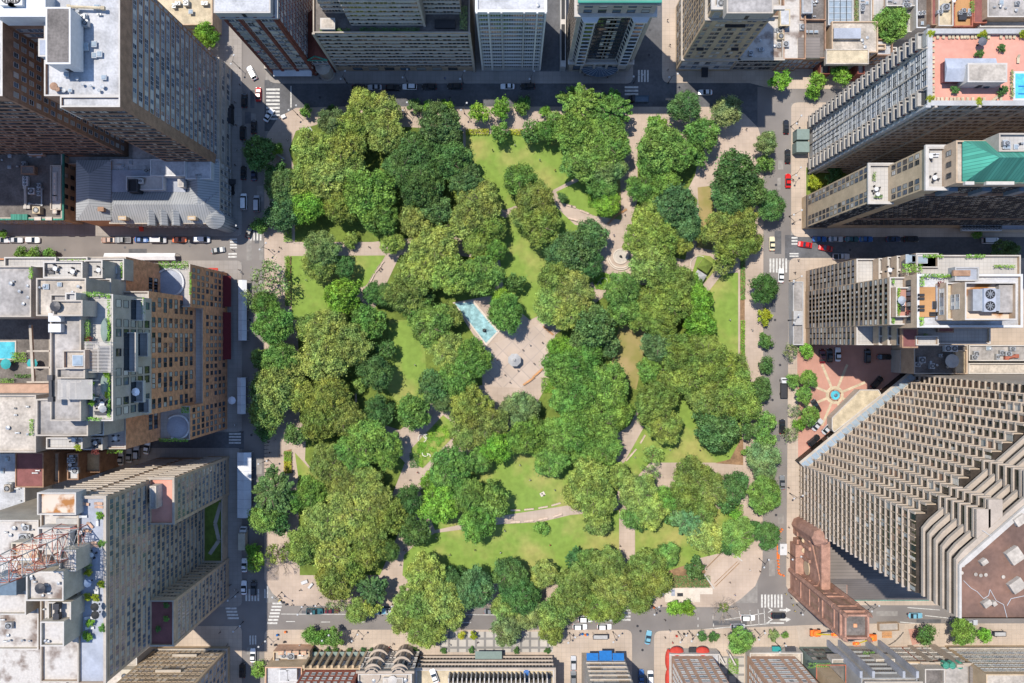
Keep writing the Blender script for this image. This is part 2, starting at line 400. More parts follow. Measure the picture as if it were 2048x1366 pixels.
line([(572, 1243, 590, 1243), (642, 1244, 660, 1244), (711, 1244, 729, 1244), (925, 1245, 942, 1245), (992, 1246, 1010, 1246), (1060, 1246, 1078, 1246)], 1.4)
line([(562, 1228, 830, 1229), (918, 1229, 1000, 1230), (1060, 1231, 1240, 1232)], 1.2)
line([(1405, 1259, 1540, 1247), (1447, 1240, 1530, 1226), (1815, 1215, 1880, 1220), (1850, 1231, 1905, 1237), (1800, 1244, 1895, 1252), (1500, 1222, 1500, 1232), (1396, 1235, 1396, 1240), (1426, 1231, 1426, 1238), (1396, 1249, 1396, 1254), (1427, 1247, 1427, 1253)], 1.4)
line([(582, 172, 582, 215), (1533, 1246, 1568, 1246), (535, 1172, 535, 1196), (530, 1178, 530, 1196)], 2.6)
line([(1478, 1222, 1484, 1246), (1500, 1220, 1502, 1248), (1516, 1218, 1518, 1250), (1528, 1217, 1530, 1250)], 1.2)
# arrows and diamonds ahead of the bottom right crossing
b = MB()
for cy in (1220, 1239):
    q = [(1536, cy-6), (1546, cy), (1536, cy+6), (1536, cy+4), (1542, cy), (1536, cy-4)]
    b.add([(*G(*p), .026) for p in q][::-1], [tuple(range(6))], 'white_line')
    q = [(1559, cy-2), (1572, cy-2), (1572, cy-5), (1582, cy), (1572, cy+5), (1572, cy+2), (1559, cy+2)]
    b.add([(*G(*p), .026) for p in q][::-1], [tuple(range(7))], 'white_line')
struct(b.build('road_arrows'))

# repair patches and tar seams in the carriageways
g = random.Random(12)
for i in range(46):
    k = g.random()
    if k < .3: px, py = g.uniform(490, 525), g.uniform(20, 1340); w, h = g.uniform(6, 14), g.uniform(12, 50)
    elif k < .55: px, py = g.uniform(1532, 1570), g.uniform(230, 1200); w, h = g.uniform(6, 14), g.uniform(12, 50)
    elif k < .75: px, py = g.uniform(560, 2000), g.uniform(1220, 1248); w, h = g.uniform(20, 70), g.uniform(5, 11)
    elif k < .87: px, py = g.uniform(20, 440), g.uniform(480, 508); w, h = g.uniform(20, 60), g.uniform(5, 11)
    else: px, py = g.uniform(600, 1480), g.uniform(175, 205); w, h = g.uniform(20, 70), g.uniform(5, 11)
    sheet('road_patch', rect(px-w/2, py-h/2, px+w/2, py+h/2), .0205 + i*.00004, 'asphalt' if g.random() < .45 else 'ground_city')
# ------------------------------------------------------------------ trees
def crown_arrays(Rr, Hh, nl, per, leaf, seed, style='lobed', rl=.30):
    g = np.random.default_rng(seed)
    cs = []; rs = []
    # lobes spread over a dome
    k = 0; tries = 0
    phase = g.uniform(0, 6.28, 4)
    while k < nl and tries < nl * 60:
        tries += 1
        a = g.uniform(0, 2*np.pi); rad = math.sqrt(g.uniform(0, 1))
        edge = 1 + .10*math.sin(2*a + phase[0]) + .10*math.sin(3*a + phase[1]) + .09*math.sin(5*a + phase[2]) + .07*math.sin(9*a + phase[3])
        rr = rad * Rr * .80 * edge
        z = Hh * math.sqrt(max(0, 1 - (rad * .93) ** 2)) * g.uniform(.66, 1.12)
        r_l = Rr * rl * g.uniform(.62, 1.22)
        c = np.array([rr*math.cos(a), rr*math.sin(a), z - r_l*.5])
        if all(np.linalg.norm(c - q) > .72 * (r_l + rq) * .8 for q, rq in zip(cs, rs)):
            cs.append(c); rs.append(r_l); k += 1
    # a lower skirt
    for i in range(max(5, nl // 3)):
        a = g.uniform(0, 2*np.pi); rr = Rr * g.uniform(.5, .86)
        cs.append(np.array([rr*math.cos(a), rr*math.sin(a), Hh * g.uniform(.05, .4)])); rs.append(Rr * rl * g.uniform(.6, 1.0))
    V = []; A = []
    for c, r in zip(cs, rs):
        n = int(per * (r / (Rr * rl)) ** 2)
        d = g.normal(size=(n, 3)); d[:, 2] = np.abs(d[:, 2]) * np.where(g.uniform(size=n) < .78, 1, -.6)
        d /= np.linalg.norm(d, axis=1)[:, None]
        if style == 'star':   # layered arms that reach outwards
            out = c / (np.linalg.norm(c[:2]) + 1e-6); out[2] = 0
            t = g.uniform(-.9, 1.0, size=(n, 1)); p = c + out * r * t + d * r * .62 * (1.2 - np.abs(t) * .5) * np.array([1, 1, .6])
        else:
            rad_ = np.where(g.uniform(size=(n, 1)) < .84, g.uniform(.65, 1.05, size=(n, 1)), g.uniform(1.0, 1.6, size=(n, 1)))
            sp = c / (np.linalg.norm(c) + 1e-6); ext = np.where(rad_ > 1.05, 1, 0) * sp * r * .35 * g.uniform(0, 1, size=(n, 1))
            p = c + d * r * rad_ * np.array([1, 1, .8]) + ext
        nn = d + g.normal(size=(n, 3)) * .7; nn[:, 2] += .25
        nn /= np.linalg.norm(nn, axis=1)[:, None]
        ref = g.normal(size=(n, 3)); u = np.cross(nn, ref); u /= np.linalg.norm(u, axis=1)[:, None]; v = np.cross(nn, u)
        s_ = leaf * g.uniform(.5, 1.3, size=(n, 1)); u *= s_ ; v *= s_ * g.uniform(.5, .9, size=(n, 1))
        bend = nn * s_ * .25
        q = np.stack([p - u, p - v + bend, p + u, p + v + bend], axis=1)
        V.append(q.reshape(-1, 3)); A.append(np.clip(g.normal(.5, .2, n) + g.uniform(-.26, .26), 0, 1))
    V = np.concatenate(V); A = np.concatenate(A)
    return V, A
def crown_mesh(name, *a, **k):
    V, A = crown_arrays(*a, **k); n = len(V) // 4
    me = bpy.data.meshes.new(name)
    me.vertices.add(len(V)); me.vertices.foreach_set('co', V.astype(np.float32).ravel())
    me.loops.add(4*n); me.loops.foreach_set('vertex_index', np.arange(4*n, dtype=np.int32))
    me.polygons.add(n); me.polygons.foreach_set('loop_start', np.arange(0, 4*n, 4, dtype=np.int32)); me.polygons.foreach_set('loop_total', np.full(n, 4, dtype=np.int32))
    at = me.attributes.new('leafv', 'FLOAT', 'FACE'); at.data.foreach_set('value', A.astype(np.float32))
    me.materials.append(MATS['leaves']); me.update(calc_edges=True)
    return me
PROTO = {
 'big':   [crown_mesh('crown_big', 10, 6.5, 95, 240, .34, s, rl=.15) for s in (1, 2, 3, 4, 5)],
 'mid':   [crown_mesh('crown_mid', 7, 5.0, 55, 220, .29, s, rl=.19) for s in (11, 12, 13)],
 'round': [crown_mesh('crown_round', 7, 5.5, 90, 120, .30, s, rl=.15) for s in (21, 22, 23)],
 'small': [crown_mesh('crown_small', 3, 2.6, 18, 130, .24, s, rl=.30) for s in (31, 32, 33)],
 'star':  [crown_mesh('crown_star', 7, 5.0, 60, 190, .30, s, style='star', rl=.17) for s in (41, 42)],
 'thin':  [crown_mesh('crown_thin', 4, 3.0, 16, 60, .24, s, rl=.26) for s in (51, 52)],
}
PR = {'big': 10, 'mid': 7, 'round': 7, 'small': 3, 'star': 7, 'thin': 4}
def trunk_mesh(seed, limbs=6, bark='bark'):
    """unit tree frame: height 1 to the crown base, crown radius 1"""
    g = random.Random(seed); b = MB()
    b.tube((0, 0, 0), (.01, .01, .55), .055, .042, bark, 7); b.tube((.01, .01, .54), (0, 0, 1.0), .042, .028, bark, 7)
    for i in range(limbs):
        a = i * 2*PI/limbs + g.uniform(-.3, .3); l = g.uniform(.5, .8); z0 = g.uniform(.62, .9)
        p = (math.cos(a)*l*.5, math.sin(a)*l*.5, z0 + .24); q = (math.cos(a+.2)*l, math.sin(a+.2)*l, z0 + .42)
        b.tube((0, 0, z0), p, .026, .018, bark, 5); b.tube(p, q, .018, .006, bark, 5)
        b.tube(p, (p[0]*1.2 - p[1]*.5, p[1]*1.2 + p[0]*.5, z0 + .5), .012, .004, bark, 4)
    return b.mesh('trunk')
TRUNKS = [trunk_mesh(s) for s in range(4)]
COL = {'Y': ((.27, .34, .09), 'yellow-green'), 'O': ((.215, .265, .065), 'olive'), 'G': ((.165, .285, .065), 'mid-green'), 'D': ((.095, .18, .055), 'dark green'),
       'B': ((.115, .20, .075), 'blue-green'), 'L': ((.185, .33, .045), 'bright green'), 'X': ((.34, .36, .03), 'yellow'), 'P': ((.21, .27, .11), 'pale green'),
       'S': ((.16, .26, .12), 'silvery green'), 'R': ((.16, .03, .03), 'dark red')}
TREES = """
729 212 38 Y|768 218 34 Y|770 270 42 Y|664 243 30 P|622 295 42 Y|688 300 46 Y|700 258 36 Y|654 355 46 Y|600 362 34 Y|680 412 36 O|737 385 56 G|756 432 42 G|700 345 36 Y|880 250 46 B|832 300 42 D|905 320 44 D|845 370 48 D|800 335 40 D|934 362 38 B|974 374 18 O|957 412 50 O|978 452 34 O|930 440 36 Y|955 488 30 O|990 500 26 G|700 480 16 Y
875 420 34 B|832 445 36 Y|782 485 26 Y|612 414 35 L|562 370 38 B|565 427 36 B|518 303 36 D|552 298 13 L|520 450 18 G|550 345 22 D
612 222 13 G|662 218 9 D|830 211 16 B|858 213 13 L|893 216 18 L|957 222 20 L|1002 216 20 L|1000 264 20 G|1045 210 17 G|1090 222 11 L|1060 265 22 D|1096 262 24 G
1160 205 42 G s|1222 222 44 G s|1150 262 46 G|1215 285 52 G|1165 322 44 G|1215 335 38 P|1110 240 20 G
1372 212 34 B|1455 222 32 P|1320 290 48 G|1350 305 42 G|1316 245 18 L|1304 328 30 G|1407 268 36 G|1395 313 20 G|1475 350 52 D r|1462 392 42 D|1500 380 40 D r|1532 287 24 P|1530 325 18 G|1544 412 30 D
1562 160 21 L|1636 163 19 L|1625 184 14 L|1683 148 20 L|1782 49 38 G|1956 468 10 L|2011 508 32 B|1630 365 14 X|1668 352 20 D|412 70 26 L|40 507 13 G|66 508 14 G|98 507 13 G|6 468 9 L|8 1262 22 G
642 500 40 P|636 530 34 Y|688 534 24 D|684 592 41 L d|870 495 50 Y|840 540 48 Y|900 545 46 Y|812 585 46 O|770 590 24 D|748 586 24 D|962 552 44 G|970 520 22 X|1030 565 20 D|1005 600 24 L|1011 626 39 G
535 560 40 P t|508 590 26 P t|530 608 28 G|548 652 42 G|620 655 30 Y|655 660 46 Y|700 690 46 Y|737 642 38 G r|645 720 50 Y|862 650 46 G|835 620 34 G|896 630 28 O|560 720 40 G|525 720 24 Y|585 740 34 Y
545 780 50 Y|530 825 36 Y|600 790 34 Y|750 745 36 D|772 700 20 D|660 790 44 O|640 838 44 O|690 835 40 O|718 770 15 Y|758 822 32 D|735 880 48 G|700 910 40 G|770 900 38 G|826 826 38 G d|868 775 36 B|890 800 26 B|895 700 40 Y|945 715 42 G|915 755 40 G|850 600 20 D
590 870 22 D|528 862 20 D|940 810 44 O|975 850 44 O|930 865 36 O|990 890 36 L|960 920 26 G|900 935 46 G|868 970 30 L|880 1010 44 L d|937 990 38 G|985 1003 38 G r|955 1045 40 G|820 1000 30 D|828 1060 34 D
545 985 46 B s|530 1035 34 G|560 1045 22 D|625 985 34 G|590 1000 24 G|658 930 44 O|690 965 40 O|720 960 38 Y|700 1010 50 Y|750 1000 40 O|650 1050 48 Y|610 1090 42 Y|660 1100 46 Y|730 1060 42 Y|785 1035 36 O|740 1105 36 O|776 1100 24 D|670 1160 44 O|700 1140 34 O|640 1110 30 Y
512 1122 20 L|505 1100 14 L|555 1105 26 O t|745 1180 32 B s|670 1200 26 P t|715 1222 26 Y|740 1215 20 Y|850 1150 44 Y|826 1205 42 Y|884 1200 44 Y|850 1262 40 Y|800 1240 28 Y|905 1235 26 Y|895 1160 26 D|950 1178 42 B|920 1150 16 D
1020 1150 38 D|1040 1192 40 D|1010 1215 28 Y|1012 1262 32 P|1088 1148 30 Y|1150 1165 40 O|1140 1205 36 O|1150 1118 22 D s|1178 1125 28 G|1215 1130 40 O|1230 1175 44 O|1200 1210 36 O|1225 1215 30 O|1290 1135 42 O|1310 1165 34 O|1280 1200 28 O|1332 1112 28 G|1390 1138 22 D|1104 1230 34 Y|1102 1265 26 Y|1082 1055 15 G|1060 1230 30 P|1180 1210 26 O|1060 1190 24 D
1040 358 34 G|1072 400 42 O|1082 450 44 O|1050 430 30 Y|1125 395 10 D|1150 500 46 B r|1185 470 36 B r|1115 510 30 B|1178 530 30 D|1205 372 30 G|1215 408 27 L|1285 375 32 G|1330 375 34 G|1350 410 46 B|1372 450 34 B|1300 440 40 Y|1285 475 40 Y|1320 480 40 Y|1360 487 24 Y|1300 525 44 Y|1330 550 42 O|1360 565 36 O
1442 455 38 O|1480 450 38 O|1500 480 28 O|1465 495 36 O|1452 525 22 O|1408 470 20 O|1528 577 30 D|1530 633 16 X|1532 683 16 D|1532 732 17 D|1110 555 36 Y|1145 580 44 Y|1100 610 38 Y|1130 625 38 Y|1165 610 28 Y|1245 580 40 G|1250 620 34 G|1190 655 46 B r|1222 690 22 B|1160 690 30 B|1120 700 30 L|1300 600 34 O
1345 605 44 O|1325 640 40 O|1395 600 36 L r|1400 645 38 L r|1385 570 24 L|1280 640 26 O|1320 690 38 B|1298 740 28 G r|1130 740 44 G|1170 715 36 G|1165 775 44 G|1215 770 46 G|1140 800 40 G|1235 820 36 G|1200 840 46 G|1150 860 46 G|1110 870 40 G|1060 870 42 G|1210 895 38 G|1100 920 38 G|1170 905 34 G|1045 820 36 P|1025 810 24 P|1020 880 28 G
1360 710 44 O|1410 705 44 O|1380 750 46 O|1440 740 46 O|1470 780 44 O|1420 800 44 O|1490 815 34 O|1445 815 36 O|1340 770 34 O|1310 805 44 O|1330 850 40 O|1300 835 26 O|1435 860 48 D r|1420 835 30 D|1470 730 28 O|1520 780 26 D|1500 860 20 D
1305 912 22 Y t|1300 945 20 Y t|1180 960 46 Y|1195 1000 44 Y|1160 985 36 Y|1195 1045 30 Y|1235 950 26 Y|1275 985 42 Y|1300 1020 40 Y|1270 1030 30 G|1330 1000 30 G|1385 950 42 O|1420 975 38 O|1370 990 36 O|1467 975 33 D|1455 1005 22 D|1405 1020 30 O|1470 1028 12 L
1527 915 34 P|1530 950 24 P|1530 880 22 G|1535 845 22 G|1530 990 38 G|1475 1070 38 G|1455 1085 26 D|1415 1075 36 Y|1375 1040 34 S s|1350 1015 24 S s|1395 1062 30 S s|1535 1072 28 D|1512 1053 12 D|1285 1053 12 D|1500 905 14 G|1350 1035 20 D
1617 758 20 G r|1608 790 19 G r|1587 762 14 G|1620 832 21 G r|1590 820 15 P t|1583 868 18 P t|1615 700 15 L|1582 704 18 P t|1600 850 13 L
1350 1216 17 L|1375 1216 15 L|1482 1280 28 G|1404 1274 10 D|1427 1274 11 D|1548 1271 12 P|1571 1270 7 G|1850 1270 20 D|1928 1266 28 G|1972 1270 15 L|622 1273 18 G|645 1276 18 G|670 1276 19 G|515 1342 16 G
922 1271 8 X|947 1271 8 X
"""
CIRC = []
def tree(px, py, r, col, style=None):
    rm = r / PPM
    # tall trees lean away from the lens: crown centre stands at about three quarters of the height
    th = 4.0 + rm * 1.35 if rm > 3 else 2.2 + rm * 1.0
    hc = th * .72
    rm *= (H - hc) / H
    x, y = W(px, py, hc)
    seed = int(px * 7 + py * 13)
    g = random.Random(seed)
    if style == 's': kind = 'star'
    elif style == 't': kind = 'thin'
    elif style in ('r', 'd'): kind = 'round'
    else: kind = 'big' if r >= 38 else 'mid' if r >= 23 else 'small'
    size = 'tall' if r >= 40 else 'broad' if r >= 32 else 'medium-sized' if r >= 20 else 'small'
    root = empty('tree', x, y, Z, g.uniform(0, 6.28))
    cr = link('crown', g.choice(PROTO[kind]), root)
    k = rm / PR[kind] * .985
    ch = {'big': 6.5, 'mid': 5, 'round': 5.5, 'small': 2.6, 'star': 5, 'thin': 3}[kind] * k
    base = max(1.2, th - ch * 1.0)
    cr.location = (0, 0, base - .1 * th); cr.scale = (k, k, k * g.uniform(.9, 1.25))
    c, cn = COL[col]; j = lambda a: a * g.uniform(.88, 1.12)
    t = g.uniform(.80, 1.04)
    cr.color = (j(c[0]) * t, c[1] * t, j(c[2]) * t, 1)
    tk = link('trunk', g.choice(TRUNKS), root); tk.scale = (rm * .8, rm * .8, base * 1.15)
    what = {'s': 'feathery tree', 't': 'thin-crowned tree', 'r': 'dense round tree', 'd': 'dense round tree'}.get(style, 'tree')
    reg(root, f'{size} {cn} {what}', 'tree', px, py, 'trees in and around the park')
    CIRC.append((px, py, r))
for row in TREES.strip().splitlines():
    for it in row.split('|'):
        f = it.split(); tree(int(f[0]), int(f[1]), int(f[2]), f[3], f[4] if len(f) > 4 else None)
# bare trees
def bare_tree(px, py, r, leafy, desc):
    x, y = G(px, py); g = random.Random(px); root = empty('tree', x, y, Z)
    b = MB(); rm = r / PPM
    b.tube((0, 0, 0), (0, 0, 3.2), .22, .16, 'bark_pale', 7)
    def grow(p, d, l, rad, n):
        q = p + d * l; b.tube(p, q, rad, rad * .6, 'bark_pale', 4)
        if n == 0: return
        for _ in range(3 if n > 1 else 2):
            e = (d + Vector((g.uniform(-.75, .75), g.uniform(-.75, .75), g.uniform(-.15, .4)))).normalized()
            grow(q, e, l * g.uniform(.62, .85), rad * .6, n - 1)
    for i in range(7):
        a = i * 2*PI/7 + g.uniform(-.2, .2)
        grow(Vector((0, 0, 3)), Vector((math.cos(a), math.sin(a), .7)).normalized(), rm * .42, .10, 4)
    b.build('trunk', root)
    if leafy:
        c = link('crown', PROTO['thin'][0], root, (0, 0, 3.0)); c.scale = (.5, .5, .5); c.color = (.13, .18, .03, 1)
    reg(root, desc, 'tree', px, py, exact=True)
bare_tree(1440, 1208, 27, True, 'leafless spreading tree at the kerb beside the bottom right corner plaza')
bare_tree(568, 1118, 26, False, 'leafless pale-branched tree at the bottom left corner of the park')

# hedges and low planting: one leafy strip each
def leaf_blob_mesh(name, boxes, leaf, dens, seed):
    """leaves over the tops and sides of boxes (x0,y0,x1,y1,z0,z1) in metres"""
    g = np.random.default_rng(seed); V = []; A = []
    for x0, y0, x1, y1, z0, z1 in boxes:
        n = max(12, int(dens * (abs(x1-x0) * abs(y1-y0) + (abs(x1-x0)+abs(y1-y0)) * (z1-z0))))
        p = np.stack([g.uniform(x0, x1, n), g.uniform(y0, y1, n), z0 + (z1-z0) * np.sqrt(g.uniform(0, 1, n))], 1)
        nn = g.normal(size=(n, 3)) * .6; nn[:, 2] += 1; nn /= np.linalg.norm(nn, axis=1)[:, None]
        u = np.cross(nn, g.normal(size=(n, 3))); u /= np.linalg.norm(u, axis=1)[:, None]; v = np.cross(nn, u)
        s_ = leaf * g.uniform(.6, 1.3, size=(n, 1)); u *= s_; v *= s_ * .7
        V.append(np.stack([p-u, p-v, p+u, p+v], 1).reshape(-1, 3)); A.append(np.clip(g.normal(.5, .2, n), 0, 1))
    V = np.concatenate(V); A = np.concatenate(A); n = len(A)
    me = bpy.data.meshes.new(name); me.vertices.add(4*n); me.vertices.foreach_set('co', V.astype(np.float32).ravel())
    me.loops.add(4*n); me.loops.foreach_set('vertex_index', np.arange(4*n, dtype=np.int32))
    me.polygons.add(n); me.polygons.foreach_set('loop_start', np.arange(0, 4*n, 4, dtype=np.int32)); me.polygons.foreach_set('loop_total', np.full(n, 4, dtype=np.int32))
    at = me.attributes.new('leafv', 'FLOAT', 'FACE'); at.data.foreach_set('value', A.astype(np.float32))
    me.materials.append(MATS['leaves']); me.update(calc_edges=True)
    return me
def hedge(px0, py0, px1, py1, z, hgt, col, desc, leaf=.16, dens=26, name='hedge', cat='hedge'):
    (x0, y0), (x1, y1) = W(px0, py0, z), W(px1, py1, z)
    cx, cy = (x0+x1)/2, (y0+y1)/2
    me = leaf_blob_mesh(name, [(x0-cx, y1-cy, x1-cx, y0-cy, 0, hgt)], leaf, dens, int(px0+py0))
    o = link(name, me, None, (cx, cy, z)); o.color = (*COL[col][0], 1)
    reg(o, desc, cat, (px0+px1)/2, (py0+py1)/2)
    return o
for a in ((932, 259, 978, 271, Z, 1.2, 'X', 'bright lime clipped hedge strip'), (1018, 259, 1046, 271, Z, 1.0, 'X', 'short lime hedge strip'),
          (571, 512, 582, 560, Z, 1.3, 'L', 'bright green clipped hedge'), (571, 562, 583, 612, Z, 1.1, 'G', 'mixed green border planting'),
          (569, 456, 585, 484, Z, 1.3, 'L', 'rounded bright green hedge'), (569, 902, 584, 922, Z, 1.2, 'L', 'rounded green hedge end'),
          (569, 922, 584, 946, Z, 1.2, 'X', 'yellow flowering hedge'), (1480, 640, 1489, 716, Z, .9, 'L', 'narrow green border hedge'),
          (1480, 500, 1490, 600, Z, .7, 'G', 'narrow dark border planting'), (1468, 1008, 1485, 1034, Z, 1.5, 'L', 'bright green shrub patch'),
          (1300, 1145, 1345, 1172, Z, 1.0, 'L', 'lime and green shrub planting'), (1345, 1150, 1420, 1174, Z, .9, 'D', 'dark low shrub planting'),
          (1190, 548, 1218, 578, Z, .9, 'L', 'light green garden planting'), (1175, 385, 1195, 415, Z, .9, 'L', 'pale flowering shrub patch'),
          (1082, 755, 1105, 785, Z, 1.2, 'L', 'loose green planting'), (602, 256, 622, 268, Z, .9, 'G', 'small green bed planting'),
          (820, 905, 838, 935, Z, .9, 'D', 'dark edging hedge'), (1466, 1094, 1480, 1114, Z, 1, 'L', 'lime shrub patch')):
    hedge(*a)
# the long flower garden with white scrolls
root = empty('flower_garden', *G(866, 890), Z)
def gl(px, py): x, y = G(px, py); a, c = G(866, 890); return (x - a, y - c)
b = MB(); b.prism([gl(822, 898), (gl(886, 830)), gl(905, 845), (gl(912, 868)), gl(846, 936), gl(836, 932), gl(826, 912)], 0, .16, 'soil', 'lawn'); b.build('bed', root)
g = random.Random(3); boxes = []
for i in range(60):
    t = g.random(); s_ = g.uniform(-.5, .5); px = 832 + 62*t + 20*s_; py = 918 - 66*t + 20*s_
    x, y = gl(px, py); r = g.uniform(.4, 1.0); boxes.append((x-r, y-r, x+r, y+r, .15, g.uniform(.3, .7)))
o = link('planting', leaf_blob_mesh('planting', boxes, .15, 22, 5), root); o.color = (*COL['L'][0], 1)
b = MB()
def scroll(cx, cy, r, a0, a1, n=14):
    for i in range(n):
        a = R(a0 + (a1-a0)*i/n); x, y = gl(cx + r*math.cos(a), cy - r*math.sin(a)); b.lathe(x, y, [(.17, .1), (.21, .45), (.08, .62)], 'flower_white', 6)
scroll(845, 876, 8, -60, 230); scroll(852, 872, 4, 60, 330, 8); scroll(851, 906, 6, 180, 350, 9); scroll(856, 912, 5, 0, 120, 6)
b.build('white_flowers', root)
reg(root, 'long bright green flower bed with white flower scrolls between two diagonal paths', 'flower bed', 866, 890, exact=True)
root = empty('flower_garden', *G(1204, 562), Z); b = MB()
def gl(px, py): x, y = G(px, py); a, c = G(1204, 562); return (x - a, y - c)
scroll(1207, 563, 7, -20, 250); scroll(1200, 568, 5, 90, 220, 6); b.build('white_flowers', root)
b = MB(); b.lathe(0, 0, [(3.0, 0), (3.0, .14), (.1, .15)], 'lawn', 18); b.build('bed', root)
reg(root, 'small round bed with an arc of white flowers below the round fountain', 'flower bed', 1204, 562, exact=True)
# ------------------------------------------------------------------ building kit
WMESH = {}
ROT = {'S': 0.0, 'E': PI/2, 'N': PI, 'W': -PI/2}
NRM = {'S': (0,-1), 'E': (1,0), 'N': (0,1), 'W': (-1,0)}
def window_geo(b, w, h, style, var, T=None):
    """window in its own frame: x along the wall, -y outwards, z up, origin at its centre on the wall face"""
    fr = {'w': 'frame_white', 'd': 'frame_dark', 't': 'frame_tan', 's': 'frame_white', 'p': 'white_stone', 'n': 'frame_dark'}[style]
    gl = ['glass', 'glass_teal', 'blind_sheen', 'curtain'][var]
    def bx(*a):
        if T is None: b.box(*a)
        else: b.box(*a, T=T)
    f = {'p': .18, 's': .07, 'w': .055}.get(style, .05)
    d = .10
    bx(-w/2, -.045, -h/2, w/2, -.005, h/2, gl)
    bx(-w/2-f, -d, h/2, w/2+f, 0, h/2+f, fr); bx(-w/2-f, -d-(.22 if style in 'sp' else .08), -h/2-f*1.4, w/2+f, 0, -h/2, fr)
    bx(-w/2-f, -d, -h/2, -w/2, 0, h/2, fr); bx(w/2, -d, -h/2, w/2+f, 0, h/2, fr)
    if style != 'n':
        bx(-w/2, -d*.9, -.04, w/2, -.046, .04, fr)
        if w > 1.7: bx(-.04, -d*.9, -h/2, .04, -.046, h/2, fr)
def window_mesh(w, h, style, var):
    k = (round(w, 2), round(h, 2), style, var)
    if k not in WMESH:
        b = MB(); window_geo(b, w, h, style, var); WMESH[k] = b.mesh('window')
    return WMESH[k]

